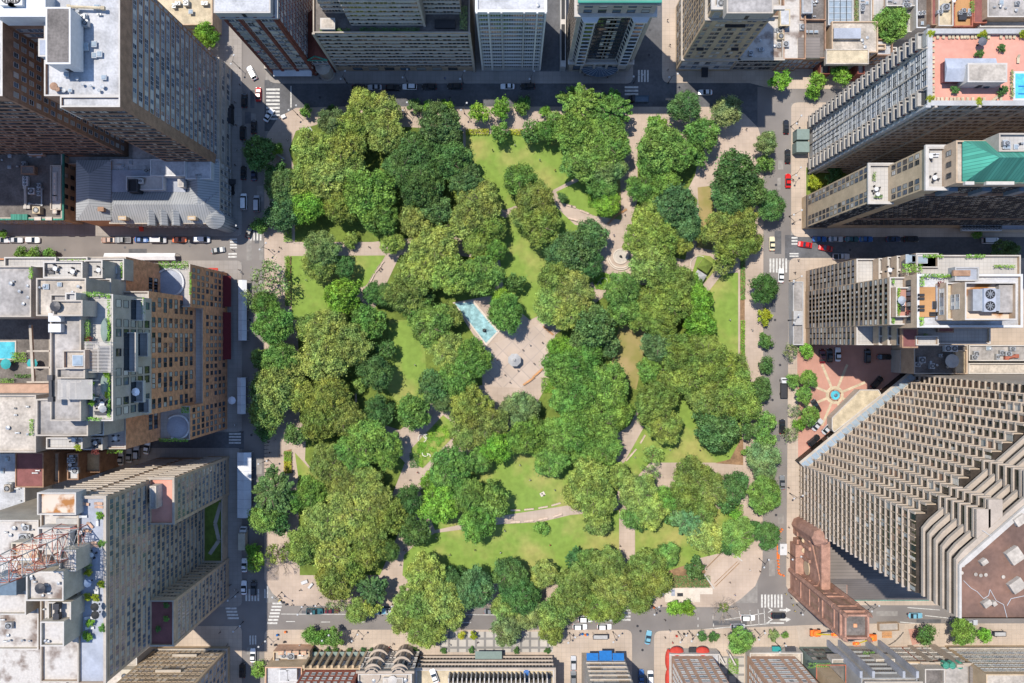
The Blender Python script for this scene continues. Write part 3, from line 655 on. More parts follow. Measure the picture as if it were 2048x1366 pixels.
BUILDINGS = []
class Bld:
    """one building: an Empty at its base, walls, roofs, windows and fittings as parts"""
    def __init__(s, name, px, py, label, cat='building', group=None):
        x, y = G(px, py); s.o = (x, y); s.root = empty(name, x, y, Z); s.wins = []; s.bands = []; s.rnd = random.Random(int(px*3+py))
        reg(s.root, label, cat, px, py, group, exact=True); BUILDINGS.append(s)
    def L(s, px, py, h=0): x, y = W(px, py, h); return (x - s.o[0], y - s.o[1])
    def vol(s, x0, y0, x1, y1, h, h0=0, wall='tan_brick', roof='roof_grey', par=.9, pw=.35, g=False, cap=None, name='wall'):
        """box; corners in photo pixels as seen at its top (or at street level when g)"""
        X0, Y1 = s.L(x0, y0, 0 if g else h); X1, Y0 = s.L(x1, y1, 0 if g else h)
        h -= Z; h0 = max(0, h0 - Z) if h0 else 0
        b = MB(); p = pw if par else 0
        if par:
            o = [(X0,Y0),(X1,Y0),(X1,Y1),(X0,Y1)]; i = [(X0+p,Y0+p),(X1-p,Y0+p),(X1-p,Y1-p),(X0+p,Y1-p)]
            vs = [(*q, h0) for q in o] + [(*q, h) for q in o] + [(*q, h) for q in i] + [(*q, h-par) for q in i]
            b.add(vs, [(k, (k+1)%4, 4+(k+1)%4, 4+k) for k in range(4)] + [(8+k, 8+(k+1)%4, 12+(k+1)%4, 12+k) for k in range(4)], wall)
            b.add(vs, [(4+k, 4+(k+1)%4, 8+(k+1)%4, 8+k) for k in range(4)], cap or wall)
        else:
            o = [(X0,Y0),(X1,Y0),(X1,Y1),(X0,Y1)]
            b.add([(*q, h0) for q in o] + [(*q, h-.02) for q in o], [(k, (k+1)%4, 4+(k+1)%4, 4+k) for k in range(4)], wall)
        b.build(name, s.root)
        r = MB(); r.box(X0+p+.005, Y0+p+.005, h-par-.25, X1-p-.005, Y1-p-.005, h-par, roof); r.build('roof', s.root)
        return (X0, Y0, X1, Y1, h0, h)
    def win(s, v, side, n, z0, dz, rows, w=1.2, h=1.6, u0=.04, u1=.96, style='w', skip=0, cols=None, proud=0):
        X0, Y0, X1, Y1, _, top = v
        for r in range(rows):
            z = z0 + r * dz
            if z + h/2 > top - .3: break
            for i in range(n):
                if cols is not None and i not in cols: continue
                if skip and s.rnd.random() < skip: continue
                u = u0 + (u1-u0) * (i + .5) / n
                if side in 'NS': p = (X0 + (X1-X0)*u, (Y0 - proud) if side == 'S' else (Y1 + proud), z)
                else: p = ((X1 + proud) if side == 'E' else (X0 - proud), Y0 + (Y1-Y0)*u, z)
                s.wins.append((z, p, side, w, h, style, s.rnd.choice((0, 1, 2, 2, 1, 3, 0))))
    def band(s, v, side, z, t=.5, proud=.25, m='white_stone', u0=0, u1=1, name='ledge'):
        X0, Y0, X1, Y1, _, _ = v; b = MB(); a, c = proud, proud
        if side in 'NS':
            xa, xb = X0 + (X1-X0)*u0 - .01, X0 + (X1-X0)*u1 + .01
            if side == 'S': b.box(xa, Y0-proud, z, xb, Y0+.02, z+t, m)
            else: b.box(xa, Y1-.02, z, xb, Y1+proud, z+t, m)
        else:
            ya, yb = Y0 + (Y1-Y0)*u0 - .01, Y0 + (Y1-Y0)*u1 + .01
            if side == 'E': b.box(X1-.02, ya, z, X1+proud, yb, z+t, m)
            else: b.box(X0-proud, ya, z, X0+.02, yb, z+t, m)
        b.build(name, s.root)
    def pier(s, v, side, u, w=.5, proud=.3, m='white_stone', z0=0, z1=None, name='pier'):
        X0, Y0, X1, Y1, zb, zt = v; z1 = z1 or zt + .1; z0 = z0 or zb; b = MB()
        if side in 'NS':
            x = X0 + (X1-X0)*u; y0, y1 = (Y0-proud, Y0+.02) if side == 'S' else (Y1-.02, Y1+proud)
            b.box(x-w/2, y0, z0, x+w/2, y1, z1, m)
        else:
            y = Y0 + (Y1-Y0)*u; x0, x1 = (X1-.02, X1+proud) if side == 'E' else (X0-proud, X0+.02)
            b.box(x0, y-w/2, z0, x1, y+w/2, z1, m)
        b.build(name, s.root)
    def cornice(s, v, z=None, t=.8, proud=.6, m='limestone', sides='NSEW', name='cornice'):
        X0, Y0, X1, Y1, _, h = v; z = h - t if z is None else z; b = MB(); q = proud
        if 'S' in sides: b.box(X0-q, Y0-q, z, X1+q, Y0-.01, z+t, m)
        if 'N' in sides: b.box(X0-q, Y1+.01, z, X1+q, Y1+q, z+t, m)
        if 'W' in sides: b.box(X0-q, Y0-.01, z, X0-.01, Y1+.01, z+t, m)
        if 'E' in sides: b.box(X1+.01, Y0-.01, z, X1+q, Y1+.01, z+t, m)
        b.build(name, s.root)
    # roof fittings ------------------------------------------------
    def hvac(s, px, py, h, lx=2.4, ly=2.4, lz=1.6, fans=1, m='grey_metal', rz=0):
        x, y = s.L(px, py, h+lz); b = MB(); h -= Z
        b.cbox(x, y, h, lx, ly, lz, m, rz); c, n = math.cos(rz), math.sin(rz)
        long = lx >= ly; L_ = max(lx, ly)
        for i in range(fans):
            t = (i + .5) / fans * L_ - L_/2; dx, dy = (t, 0) if long else (0, t)
            fx_, fy_ = x + dx*c - dy*n, y + dx*n + dy*c; r = min(lx, ly, L_/fans) * .40
            b.lathe(fx_, fy_, [(r, h+lz), (r, h+lz+.25), (r*.88, h+lz+.25), (r*.86, h+lz+.06)], 'dark_metal', 14)
            for k in range(4):
                b.cbox(fx_, fy_, h+lz+.14, r*1.7, .12, .04, 'grey_metal', k*PI/4)
        b.build('air_conditioner', s.root)
    def bulk(s, px, py, h, lx, ly, lz, m='white_stone', roof='roof_grey', name='roof_house', rz=0, door=True):
        x, y = s.L(px, py, h+lz); h -= Z; b = MB()
        b.cbox(x, y, h-.05, lx, ly, lz, m, rz); b.cbox(x, y, h+lz-.05, lx-.5, ly-.5, .09, roof, rz); b.cbox(x, y, h+lz-.06, lx+.3, ly+.3, .05, m, rz)
        o = b.build(name, s.root)
        if door:
            d = MB(); d.box(x-.5, y-ly/2-.06, h, x+.5, y-ly/2-.005, h+min(2.1, lz*.8), 'dark_metal'); d.build('door', o)
    def vent(s, px, py, h, r=.35, hh=.8, m='grey_metal'):
        x, y = s.L(px, py, h); b = MB(); h -= Z
        b.lathe(x, y, [(r, h-.02), (r, h+hh*.6), (r*1.6, h+hh*.65), (r*1.6, h+hh*.8), (.05, h+hh)], m, 10); b.build('roof_vent', s.root)
    def skylight(s, px, py, h, lx=1.5, ly=1.5, m='skylight'):
        x, y = s.L(px, py, h); h -= Z; b = MB(); b.cbox(x, y, h-.02, lx, ly, .35, 'frame_white'); b.cbox(x, y, h+.33, lx-.2, ly-.2, .12, m, 0, .7); b.build('skylight', s.root)
    def duct(s, pts, h, r=.3, m='grey_metal'):
        b = MB(); q = [s.L(*p, h) for p in pts]; h -= Z
        for a, c in zip(q, q[1:]): b.tube((*a, h+r+.15), (*c, h+r+.15), r, r, m, 6)
        for p in q: b.cbox(p[0], p[1], h-.02, r*2.4, r*2.4, r*2.2, m)
        b.build('duct', s.root)
    def clutter(s, x0, y0, x1, y1, h, n, kinds='vbsd'):
        g = s.rnd
        for i in range(n):
            px, py = g.uniform(x0, x1), g.uniform(y0, y1); k = g.choice(kinds)
            if k == 'v': s.vent(px, py, h, g.uniform(.15, .35), g.uniform(.4, .9))
            elif k == 'b': s.hvac(px, py, h, g.uniform(1, 2.2), g.uniform(1, 2), g.uniform(.7, 1.3), 1)
            elif k == 's': s.skylight(px, py, h, g.uniform(.9, 1.6), g.uniform(.9, 1.6))
            else: s.duct([(px, py), (px + g.uniform(-10, 10), py)], h, .18)
    def awning(s, v, side, u0, u1, z, out=1.6, m='red_cloth', drop=.8):
        X0, Y0, X1, Y1, _, _ = v; b = MB(); z -= Z
        if side == 'N':
            xa, xb, y = X0+(X1-X0)*u0, X0+(X1-X0)*u1, Y1
            b.add([(xa,y,z),(xb,y,z),(xb,y+out,z-drop),(xa,y+out,z-drop),(xa,y,z-drop),(xb,y,z-drop)], [(0,3,2,1),(0,4,3),(1,2,5),(3,4,5,2)], m)
        elif side == 'S':
            xa, xb, y = X0+(X1-X0)*u0, X0+(X1-X0)*u1, Y0
            b.add([(xa,y,z),(xb,y,z),(xb,y-out,z-drop),(xa,y-out,z-drop),(xa,y,z-drop),(xb,y,z-drop)], [(0,1,2,3),(0,3,4),(1,5,2),(3,2,5,4)], m)
        elif side == 'W':
            ya, yb, x = Y0+(Y1-Y0)*u0, Y0+(Y1-Y0)*u1, X0
            b.add([(x,ya,z),(x,yb,z),(x-out,yb,z-drop),(x-out,ya,z-drop),(x,ya,z-drop),(x,yb,z-drop)], [(0,1,2,3),(0,3,4),(1,5,2),(3,2,5,4)], m)
        else:
            ya, yb, x = Y0+(Y1-Y0)*u0, Y0+(Y1-Y0)*u1, X1
            b.add([(x,ya,z),(x,yb,z),(x+out,yb,z-drop),(x+out,ya,z-drop),(x,ya,z-drop),(x,yb,z-drop)], [(0,3,2,1),(0,4,3),(1,2,5),(3,4,5,2)], m)
        b.build('awning', s.root)
    def green(s, x0, y0, x1, y1, h, col='L', hh=.9, name='planting'):
        (a, c), (e, f) = s.L(x0, y0, h), s.L(x1, y1, h); z = h - Z
        cx, cy = (a+e)/2, (c+f)/2
        o = link(name, leaf_blob_mesh(name, [(a-cx, f-cy, e-cx, c-cy, 0, hh)], .16, 20, int(x0+y0)), s.root, (cx, cy, z - .02)); o.color = (*COL[col][0], 1)
    def finish(s):
        s.wins.sort(key=lambda t: -t[0])
        for z, p, side, w, h, st, var in s.wins[:100]:
            link('window', window_mesh(w, h, st, var), s.root, p, ROT[side])
        rest = s.wins[100:]
        if rest:
            b = MB()
            for z, p, side, w, h, st, var in rest:
                T = Matrix.Translation(p) @ Matrix.Rotation(ROT[side], 4, 'Z')
                window_geo(b, w, h, st, var, T)
            o = b.build('windows', s.root); o['kind'] = 'stuff'
# ================================================================== buildings along the top
# --- brown brick tower, top left, wings round a light court
b = Bld('apartment_tower', 300, 200, 'tall brown brick apartment tower with white stepped roof, top left corner')
v = b.vol(88, -62, 240, 192, 70, wall='brick_brown', roof='roof_white', cap='white_stone')
b.win(v, 'E', 24, 12, 3.0, 18, 1.1, 1.5, .02, .98, 'w')
b.win(v, 'W', 14, 12, 3.0, 18, 1.2, 1.6, .5, .98)
v2 = b.vol(120, 192, 240, 214, 70, wall='brick_brown', roof='roof_white', cap='white_stone', par=.7)
b.win(v2, 'S', 12, 12, 3.0, 19, 1.0, 1.3, .03, .97, 'd')
v3 = b.vol(215, -62, 250, 147, 66.5, wall='brick_brown', roof='roof_pink', cap='white_stone')
b.win(v3, 'E', 20, 12, 3.0, 18, 1.2, 1.4, .02, .98, 'w')
v4 = b.vol(218, 141, 250, 216, 66, wall='brick_brown', roof='roof_white', cap='white_stone')
b.win(v4, 'E', 8, 12, 3.0, 18, 1.2, 1.4, .04, .96, 'w')
for u in (.12, .30, .47, .80): b.pier(v3, 'E', u, .35, .2, 'blue_metal', 6, name='drainpipe')
v5 = b.vol(-560, -62, 5, 192, 68, wall='brick_brown', roof='roof_white', cap='white_stone')
b.win(v5, 'E', 12, 12, 3.0, 18, 1.2, 1.5, .02, .98, 'w'); b.win(v5, 'S', 50, 12, 3.0, 18, .9, 1.2, .2, .99, 'd')
v6 = b.vol(5, -62, 88, 44, 68, wall='brick_brown', roof='roof_grey', cap='white_stone')
b.win(v6, 'S', 7, 12, 3.0, 18, 1.1, 1.5)
v7 = b.vol(120, 193, 170, 216, 69, 60, wall='white_stone', roof='roof_rust', par=.9)
base = b.vol(-560, 140, 461, 341, 9, g=True, wall='limestone', roof='roof_grey', name='podium')
b.vol(300, 140, 461, 341, 11.5, g=True, wall='limestone', roof='roof_grey', par=0, name='podium')
base = b.vol(380, 138, 463, 342, 10.5, g=True, wall='limestone', roof='roof_grey', name='podium')
b.win(base, 'E', 18, 3, 4, 2, 1.4, 2.2, .02, .98, 'p')
b.band(base, 'E', 6.0, .4, .3, 'limestone')
b.bulk(116, 71, 70, 5.5, 13, 5.5, 'white', 'roof_dark', name='penthouse')
b.bulk(88, 95, 69, 2.5, 4, 2.2, 'white_stone', 'roof_blue', door=False)
b.hvac(40, 8, 68, 12, 6, 5, 0, 'white'); b.hvac(14, -4, 73, 3.4, 3.4, 1, 1, 'white'); b.hvac(30, -4, 73, 3.4, 3.4, 1, 1, 'white')
b.duct([(140, 15), (208, 18)], 70, .35, 'roof_tan'); b.duct([(95, 20), (118, 20), (118, 30)], 70, .3)
b.clutter(95, 150, 210, 185, 69.5, 9, 'vsv'); b.clutter(145, 5, 205, 60, 69.5, 9); b.clutter(170, 60, 210, 140, 69.5, 5, 'vs')
b.vent(112, 175, 70, .6, 1.2, 'brick_brown'); b.vent(118, 180, 70, .4, 1, 'brick_brown')
for yy in (87, 98, 107, 115): b.hvac(25 + (yy-87)*1.9, yy, 50 - (yy-87)*.6, 2.2, 2.2, 1.6, 0, 'blue_metal')
# --- low beige building and yard behind the tower
b = Bld('low_building', 380, 20, 'low building with a flat speckled beige roof beside the brown brick tower')
v = b.vol(240, -80, 425, 50, 8, wall='tan_brick', roof='roof_tan'); b.skylight(382, 24, 8, 1.4, 1.4); b.clutter(340, 2, 410, 12, 7.5, 4, 'bb')
b.win(v, 'S', 8, 3, 3.2, 2, 1.2, 1.6, .6, .98)
# --- dark red brick tower
b = Bld('office_tower', 600, 90, 'dark red brick tower with columns of white framed windows at the top left crossing')
v = b.vol(547, 20, 637, 150, 45, g=True, wall='brick_red', roof='roof_white', cap='white_stone')
for k, u in enumerate((.10, .225, .41, .535, .72, .845)):
    b.win(v, 'S', 1, 8, 2.9, 13, 1.9, 2.0, u-.02, u+.08, 'p')
for u in (.04, .30, .62, .95): b.pier(v, 'S', u, .9, .35, 'brick_red')
b.band(v, 'S', 6.5, 1.0, .3, 'limestone'); b.band(v, 'S', 2.2, .5, .3, 'limestone'); b.win(v, 'E', 13, 8, 2.9, 13, 1.1, 1.5, .02, .98, 'w')
b.win(v, 'W', 13, 8, 2.9, 13, 1.1, 1.5, .02, .98, 'w'); b.win(v, 'S', 10, 4.0, 3, 1, 1.2, 2, .03, .97, 'w')
b.bulk(484, -5, 45, 15, 8, 3, 'white_stone', 'roof_white', name='penthouse'); b.clutter(450, 12, 545, 28, 44.5, 8)
b.cornice(v, 44.2, .7, .5, 'grey_concrete', 'SEW')
b.awning(v, 'S', .08, .92, 4.4, 1.8, 'canvas_white', .5)
v = b.vol(540, 100, 548, 150, 6, g=True, wall='limestone', roof='roof_white')
# --- narrow red building with a green pediment
b = Bld('narrow_building', 655, 120, 'narrow red building with a green copper pediment beside the striped office block')
v = b.vol(638, 60, 672, 146, 13, g=True, wall='brick_red', roof='roof_dark'); b.win(v, 'S', 3, 3, 3.4, 3, 1.2, 1.8, .06, .94, 'p')
m = MB(); (X0, Y0, X1, Y1, _, h) = v; xm = (X0+X1)/2
m.add([(X0-.3, Y0-.5, h), (X1+.3, Y0-.5, h), (xm, Y0-.5, h+3.2), (X0-.3, Y1, h), (X1+.3, Y1, h), (xm, Y1, h+3.2)], [(0,1,2),(1,4,5,2),(0,2,5,3),(3,5,4)], 'brick_red')
m.tube((X0-.3, Y0-.6, h), (xm, Y0-.6, h+3.3), .25, .25, 'copper_green', 6); m.tube((X1+.3, Y0-.6, h), (xm, Y0-.6, h+3.3), .25, .25, 'copper_green', 6); m.tube((X0-.4, Y0-.6, h), (X1+.4, Y0-.6, h), .25, .25, 'copper_green', 6)
m.build('pediment', b.root)
m = MB(); m.lathe(xm, Y0-.3, [(2.6, 0), (2.6, .5), (2.2, .5), (2.2, 6.0), (2.5, 6.1), (.2, 6.9)], 'limestone', 16); m.build('round_porch', b.root)
# --- striped office block with a setback
b = Bld('office_block', 810, 110, 'wide office block of dark window bands and tan ledges, with a planted setback')
v = b.vol(675, -60, 950, 142, 31, g=True, wall='tan_brick', roof='roof_dark', cap='limestone')
def stripes_on(b, v, side, z0, dz, n, u0=0, u1=1, wm='tan_stone', gm='glass_teal', wt=1.25, pv=.5, mull=22):
    X0, Y0, X1, Y1, _, _ = v
    for k in range(n):
        z = z0 + k*dz; m = MB(); zz0, zz1 = z, z + dz - wt
        if side in 'NS':
            xa, xb = X0+(X1-X0)*u0, X0+(X1-X0)*u1; y = Y0 if side == 'S' else Y1; sg = -1 if side == 'S' else 1
            m.box(xa, min(y, y+sg*.08), zz0, xb, max(y, y+sg*.08), zz1, gm)
            for i in range(mull+1):
                x = xa + (xb-xa)*i/mull; m.box(x-.07, min(y+sg*.081, y+sg*.16), zz0, x+.07, max(y+sg*.081, y+sg*.16), zz1, 'frame_tan')
                if i < mull and b.rnd.random() < .4: m.box(x+.1, min(y+sg*.081, y+sg*.11), zz0+.5, x+(xb-xa)/mull-.1, max(y+sg*.081, y+sg*.11), zz1, 'blind_sheen')
        else:
            ya, yb = Y0+(Y1-Y0)*u0, Y0+(Y1-Y0)*u1; x = X1 if side == 'E' else X0; sg = 1 if side == 'E' else -1
            m.box(min(x, x+sg*.08), ya, zz0, max(x, x+sg*.08), yb, zz1, gm)
            for i in range(mull+1):
                y = ya + (yb-ya)*i/mull; m.box(min(x+sg*.081, x+sg*.16), y-.07, zz0, max(x+sg*.081, x+sg*.16), y+.07, zz1, 'frame_tan')
                if i < mull and b.rnd.random() < .4: m.box(min(x+sg*.081, x+sg*.11), y+.1, zz0+.5, max(x+sg*.081, x+sg*.11), y+(yb-ya)/mull-.1, zz1, 'blind_sheen')
        m.build('window_strip', b.root)
        b.band(v, side, z + dz - wt, wt*.45, pv, wm, u0, u1)
stripes_on(b, v, 'S', 4.2, 2.62, 10, .01, .99, 'white_stone', 'glass', 1.15, .2, mull=34)
b.win(v, 'S', 7, 2.1, 3, 1, 3.0, 2.0, .1, .9, 'n'); b.pier(v, 'S', .004, .8, .5, 'limestone'); b.pier(v, 'S', .996, .8, .5, 'limestone')
t1 = b.vol(742, 30, 872, 128, 53, 30.2, g=True, wall='limestone', roof='roof_grey'); stripes_on(b, t1, 'S', 31.4, 2.62, 8, wm='white_stone', gm='glass', mull=20, pv=.2)
t2 = b.vol(872.5, 20, 935, 108, 53, 30.2, g=True, wall='limestone', roof='roof_grey'); stripes_on(b, t2, 'S', 31.4, 2.62, 8, wm='white_stone', gm='glass', mull=10, pv=.2); b.pier(t1, 'S', .99, .7, .4, 'limestone')
t3 = b.vol(694, 0, 741.5, 106, 53, 30.2, g=True, wall='limestone', roof='roof_grey'); stripes_on(b, t3, 'S', 31.4, 2.62, 8, wm='white_stone', gm='glass', mull=9, pv=.2)
b.green(720, 56, 840, 63, 30.3, 'D', .6); b.green(640, 57, 700, 63, 30.3, 'D', .6); b.green(920, 15, 935, 62, 30.3, 'P', 1.6); b.hvac(890, 47, 30, 6, 2.4, 1.2, 0, 'dark_metal'); b.bulk(655, 47, 30, 4, 3, 2, 'white_stone', 'roof_beige', door=False)
# --- white gridded building
b = Bld('office_tower', 1022, 110, 'white gridded office tower with a blank white roof, between striped block and alley')
v = b.vol(966, 30, 1079, 142, 45.5, g=True, wall='grey_concrete', roof='roof_white', cap='white', par=.6)
b.rnd.seed(4)
for k in range(15):
    z = 3.5 + k*2.75
    m = MB(); X0, Y0, X1, Y1, _, _ = v; m.box(X0+.6, Y0-.08, z, X1-.6, Y0-.005, z+1.5, 'glass')
    for i in range(25): x = X0+.8+(X1-X0-1.6)*i/24; m.box(x-.06, Y0-.16, z, x+.06, Y0-.081, z+1.5, 'white')
    m.build('window_strip', b.root)
    b.band(v, 'S', z+1.6, .65, .28, 'white', .02, .98)
for u in (.0, .17, .36, .69, .88, 1.0): b.pier(v, 'S', u, .5, .75, 'white' if u in (0, 1, .88, .17) else 'grey_concrete', 2.5)
b.cornice(v, 44.6, .9, .4, 'white', 'SEW'); b.win(v, 'E', 10, 5, 2.75, 14, 1, 1.4, .03, .97, 'd'); b.vent(1076, 11, 45, .3, .5)
# --- parking alley wall
b = Bld('ramp_wall', 1124, 100, 'long narrow grey wall with dark openings along the parking ramp', 'wall')
v = b.vol(1119, -40, 1130, 143, 4.5, g=True, wall='grey_concrete', roof='white_stone', par=0)
m = MB()
for y0, y1 in ((60, 131), (0, 50), (-40, -8)): x0, y0_ = b.L(1121, y0); x1, y1_ = b.L(1128, y1); m.box(x0, y1_, 4.38, x1, y0_, 4.42, 'black')
m.build('openings', b.root); sheet('alley', [(1080, 143), (1119, 143), (1119, -60), (1080, -60)], Z + .008, 'asphalt')
# --- classical tower with bay windows and green cornice
b = Bld('apartment_tower', 1197, 110, 'pale classical tower with two columns of bay windows and a green cornice')
v = b.vol(1133, 40, 1260, 138, 50.5, g=True, wall='limestone', roof='roof_white')
X0, Y0, X1, Y1, _, h = v; Wd = X1 - X0
b.cornice(v, 49.8, .5, .6, 'copper_x', 'SWE'); b.cornice(v, 48.4, .6, .7, 'limestone', 'SWE'); b.cornice(v, 41.5, .7, .9, 'white_stone', 'SWE')
for u in (.17, .83):
    cx = X0 + Wd*u; m = MB(); P = [(cx-2.6, Y0+.1), (cx-1.5, Y0-1.9), (cx+1.5, Y0-1.9), (cx+2.6, Y0+.1)]
    m.prism(P, 8, 41.3, 'white_stone'); m.prism([(cx-3.0, Y0+.1), (cx-1.8, Y0-2.4), (cx+1.8, Y0-2.4), (cx+3.0, Y0+.1)], 41.3, 41.9, 'white'); bay = m.build('bay', b.root)
    for k in range(12):
        z = 9.3 + k*2.7; m = MB()
        m.box(cx-1.1, -1.96+Y0, z, cx+1.1, Y0-1.905, z+1.7, 'glass'); m.box(cx-1.25, Y0-2.15, z-.3, cx+1.25, Y0-1.905, z-.02, 'white')
        for sg in (-1, 1):
            T = Matrix.Translation((cx+sg*2.05, Y0-.9, z+.85)) @ Matrix.Rotation(sg*R(61), 4, 'Z'); m.box(-.6, -.06, -.85, .6, .1, .85, 'glass', T=T)
        m.build('window', bay)
for u in (.335, .665):
    for k in range(12):
        z = 9.2 + k*2.7; cx = X0+Wd*u; m = MB(); m.box(cx-1.5, Y0-.07, z, cx+1.5, Y0-.005, z+2.3, 'glass'); m.box(cx-1.55, Y0-.25, z+2.3, cx+1.55, Y0-.005, z+2.5, 'frame_dark'); m.box(cx-.05, Y0-.14, z, cx+.05, Y0-.071, z+2.3, 'frame_dark'); m.build('balcony_window', b.root)
b.win(v, 'S', 3, 10, 2.7, 12, 1.7, 1.4, .42, .58, 'n'); b.win(v, 'S', 5, 43.8, 3.2, 2, 2.2, 1.5, .03, .97, 'n'); b.win(v, 'W', 8, 8, 2.9, 15, 1.2, 1.6, .03, .97, 'd'); b.win(v, 'E', 8, 8, 2.9, 15, 1.2, 1.6, .03, .97, 'd')
w2 = b.vol(1136, 136, 1257, 143, 8.2, g=True, wall='limestone', roof='white_stone', par=.4); b.win(w2, 'S', 4, 3.6, 3, 1, 3.2, 3.4, .03, .97, 'n')
b.cornice(w2, 7.6, .6, .6, 'white_stone', 'SWE')
for u in (.2, .4, .6, .8): b.pier(w2, 'S', u, .7, .7, 'white_stone')
# curved canopy
m = MB(); cx, cy = (X0+X1)/2, w2[1]; n = 14; rx, ry = 6.3, 3.3
P = [(cx + rx*math.cos(PI + PI*i/n), cy + ry*math.sin(PI + PI*i/n)) for i in range(n+1)]
m.prism(P, 3.9, 4.15, 'grey_metal', 'glass_teal')
for i in range(1, n): m.tube((cx, cy, 4.25), (*P[i], 4.2), .05, .05, 'frame_white', 4)
m.build('canopy', b.root)
# --- tan hotel tower with sunlit left face
b = Bld('hotel_tower', 1405, 110, 'tall tan hotel tower whose sunlit left wall leans over the upper cross street')
v = b.vol(1351, 15, 1458, 142, 48.5, g=True, wall='tan_stone', roof='roof_grey', cap='limestone')
b.win(v, 'W', 9, 12, 2.9, 12, 1.3, 1.6, .03, .97, 'd'); b.win(v, 'S', 12, 13, 2.9, 10, 1.15, 1.5, .03, .97, 't', cols=[0, 2, 3, 5, 6, 8, 9, 11])
b.cornice(v, 47.7, .8, 1.0, 'white_stone', 'SW'); b.cornice(v, 40.6, .6, .8, 'limestone', 'SW'); b.cornice(v, 10.2, .6, .6, 'limestone', 'SW')
b.win(v, 'S', 6, 43.2, 3, 1, 1.6, 2.2, .03, .97, 'p'); b.win(v, 'S', 9, 3.6, 3.4, 2, 1.6, 2.2, .03, .97, 'p'); b.win(v, 'W', 9, 3.6, 3.4, 2, 1.6, 2.2, .03, .97, 'd'); b.win(v, 'W', 9, 43.2, 3, 1, 1.3, 2, .03, .97, 'd')
for u0, u1, z in ((.34, .66, 36.5), (.12, .24, 19.5), (.72, .84, 19.5)): b.band(v, 'S', z, .35, .9, 'dark_metal', u0, u1, 'balcony')
b.bulk(1500, -5, 48.5, 12, 8, 4, 'limestone', 'roof_grey', name='penthouse'); b.clutter(1440, 2, 1550, 8, 48, 8)
b.awning(v, 'S', .44, .56, 3.6, 3.2, 'black', .5)
# --- low stone house with a patchy white roof next to it
b = Bld('stone_house', 1500, 125, 'low pale stone house with a patchy white roof right of the tan hotel tower')
v = b.vol(1459, 60, 1543, 142, 11, g=True, wall='limestone', roof='roof_stained'); b.win(v, 'S', 11, 2.6, 3.2, 3, .95, 1.5, .03, .97, 'd'); b.clutter(1500, 70, 1560, 110, 10.3, 6)
b.cornice(v, 10.2, .6, .5, 'limestone', 'S')
b = Bld('row_house', 1560, 100, 'row house with a long weathered white roof and small metal vents')
v = b.vol(1544, 5, 1587, 142, 10.5, g=True, wall='brick_brown', roof='roof_stained'); b.win(v, 'S', 4, 2.6, 3, 3, 1, 1.5, .05, .95); b.bulk(1570, 35, 10.5, 3, 5, 2, 'roof_tan', 'roof_white'); b.clutter(1550, 50, 1590, 110, 9.7, 6, 'vb'); b.hvac(1562, 72, 10, 2, 2, 1.4, 1, 'roof_tan')
b = Bld('row_house', 1612, 100, 'row house with a dark roof and three small skylights in a row')
v = b.vol(1588, 20, 1628, 138, 9.5, g=True, wall='brick_brown', roof='roof_dark'); b.win(v, 'S', 3, 2.6, 3, 3, 1, 1.5, .05, .95)
for px in (1612, 1622, 1632): b.skylight(px, 64, 9, 1.2, .8)
v = b.vol(1596, 75, 1640, 116, 9.8, 8.6, wall='roof_tan', roof='shingle_grey', par=0); b.hvac(1606, 54, 9, 2, 2, 1.2, 1)
b = Bld('town_house', 1690, 100, 'wide house with a plain beige roof and a dark slate square on it')
v = b.vol(1638, 68, 1727, 128, 10, g=True, wall='tan_brick', roof='roof_beige', par=.5); b.win(v, 'S', 8, 2.6, 3, 3, 1, 1.5, .03, .97)
v = b.vol(1668, 56, 1722, 77, 11, 9, wall='roof_beige', roof='roof_blue', par=0); b.band(b.vol(1652, 98, 1738, 128, 10.6, 9, wall='roof_beige', roof='roof_tan', par=.2), 'N', 9.9, .2, .15, 'white'); b.clutter(1722, 72, 1738, 95, 9.4, 4, 'vv')
v = b.vol(1640, 117, 1660, 148, 6, wall='brick_red', roof='roof_dark'); v = b.vol(1715, 126, 1730, 148, 7, wall='brick_red', roof='roof_grey')
b = Bld('town_house', 1755, 108, 'narrow house with a small white roof beside the leaning balcony tower')
v = b.vol(1729, 98, 1760, 130, 8.5, g=True, wall='brick_brown', roof='roof_white'); b.win(v, 'S', 3, 2.6, 3, 2, 1, 1.5); b.vol(1742, 88, 1772, 99, 9.2, 8, wall='tan_brick', roof='roof_beige')
b.vol(1774, 94, 1794, 110, 6, wall='white_stone', roof='roof_white')
b = Bld('glass_roofed_hall', 1682, 20, 'hall under a long ribbed glass roof near the top edge')
v = b.vol(1656, -60, 1706, 50, 9, wall='grey_concrete', roof='skylight', par=.3)
m = MB()
for i in range(5): x = v[0] + (v[2]-v[0])*i/4; m.box(x-.08, v[1]+.4, 8.5, x+.08, v[3]-.4, 8.75, 'dark_metal')
for i in range(10): y = v[1] + (v[3]-v[1])*i/9; m.box(v[0]+.4, y-.06, 8.55, v[2]-.4, y+.06, 8.72, 'white')
m.build('glazing_bars', b.root); b.green(1707, -10, 1717, 50, 8, 'P', .8); b.vol(1706, -60, 1718, 50, 8.1, wall='grey_concrete', roof='soil', par=.2)
b = Bld('row_house', 1634, 30, 'dark roofed row house with hatches near the top edge, left of the glass roof')
b.vol(1600, -60, 1652, 40, 10, wall='brick_brown', roof='roof_dark'); b.clutter(1605, 0, 1648, 36, 9.2, 10); b.bulk(1615, 10, 10, 3, 5, 1.6, 'grey_metal', 'roof_grey', door=False)
b = Bld('row_house', 1730, 25, 'row house with a light grey roof right of the glass roof')
b.vol(1719, -60, 1744, 50, 9, wall='white_stone', roof='roof_grey'); b.clutter(1722, 0, 1740, 20, 8.2, 4, 'sb')
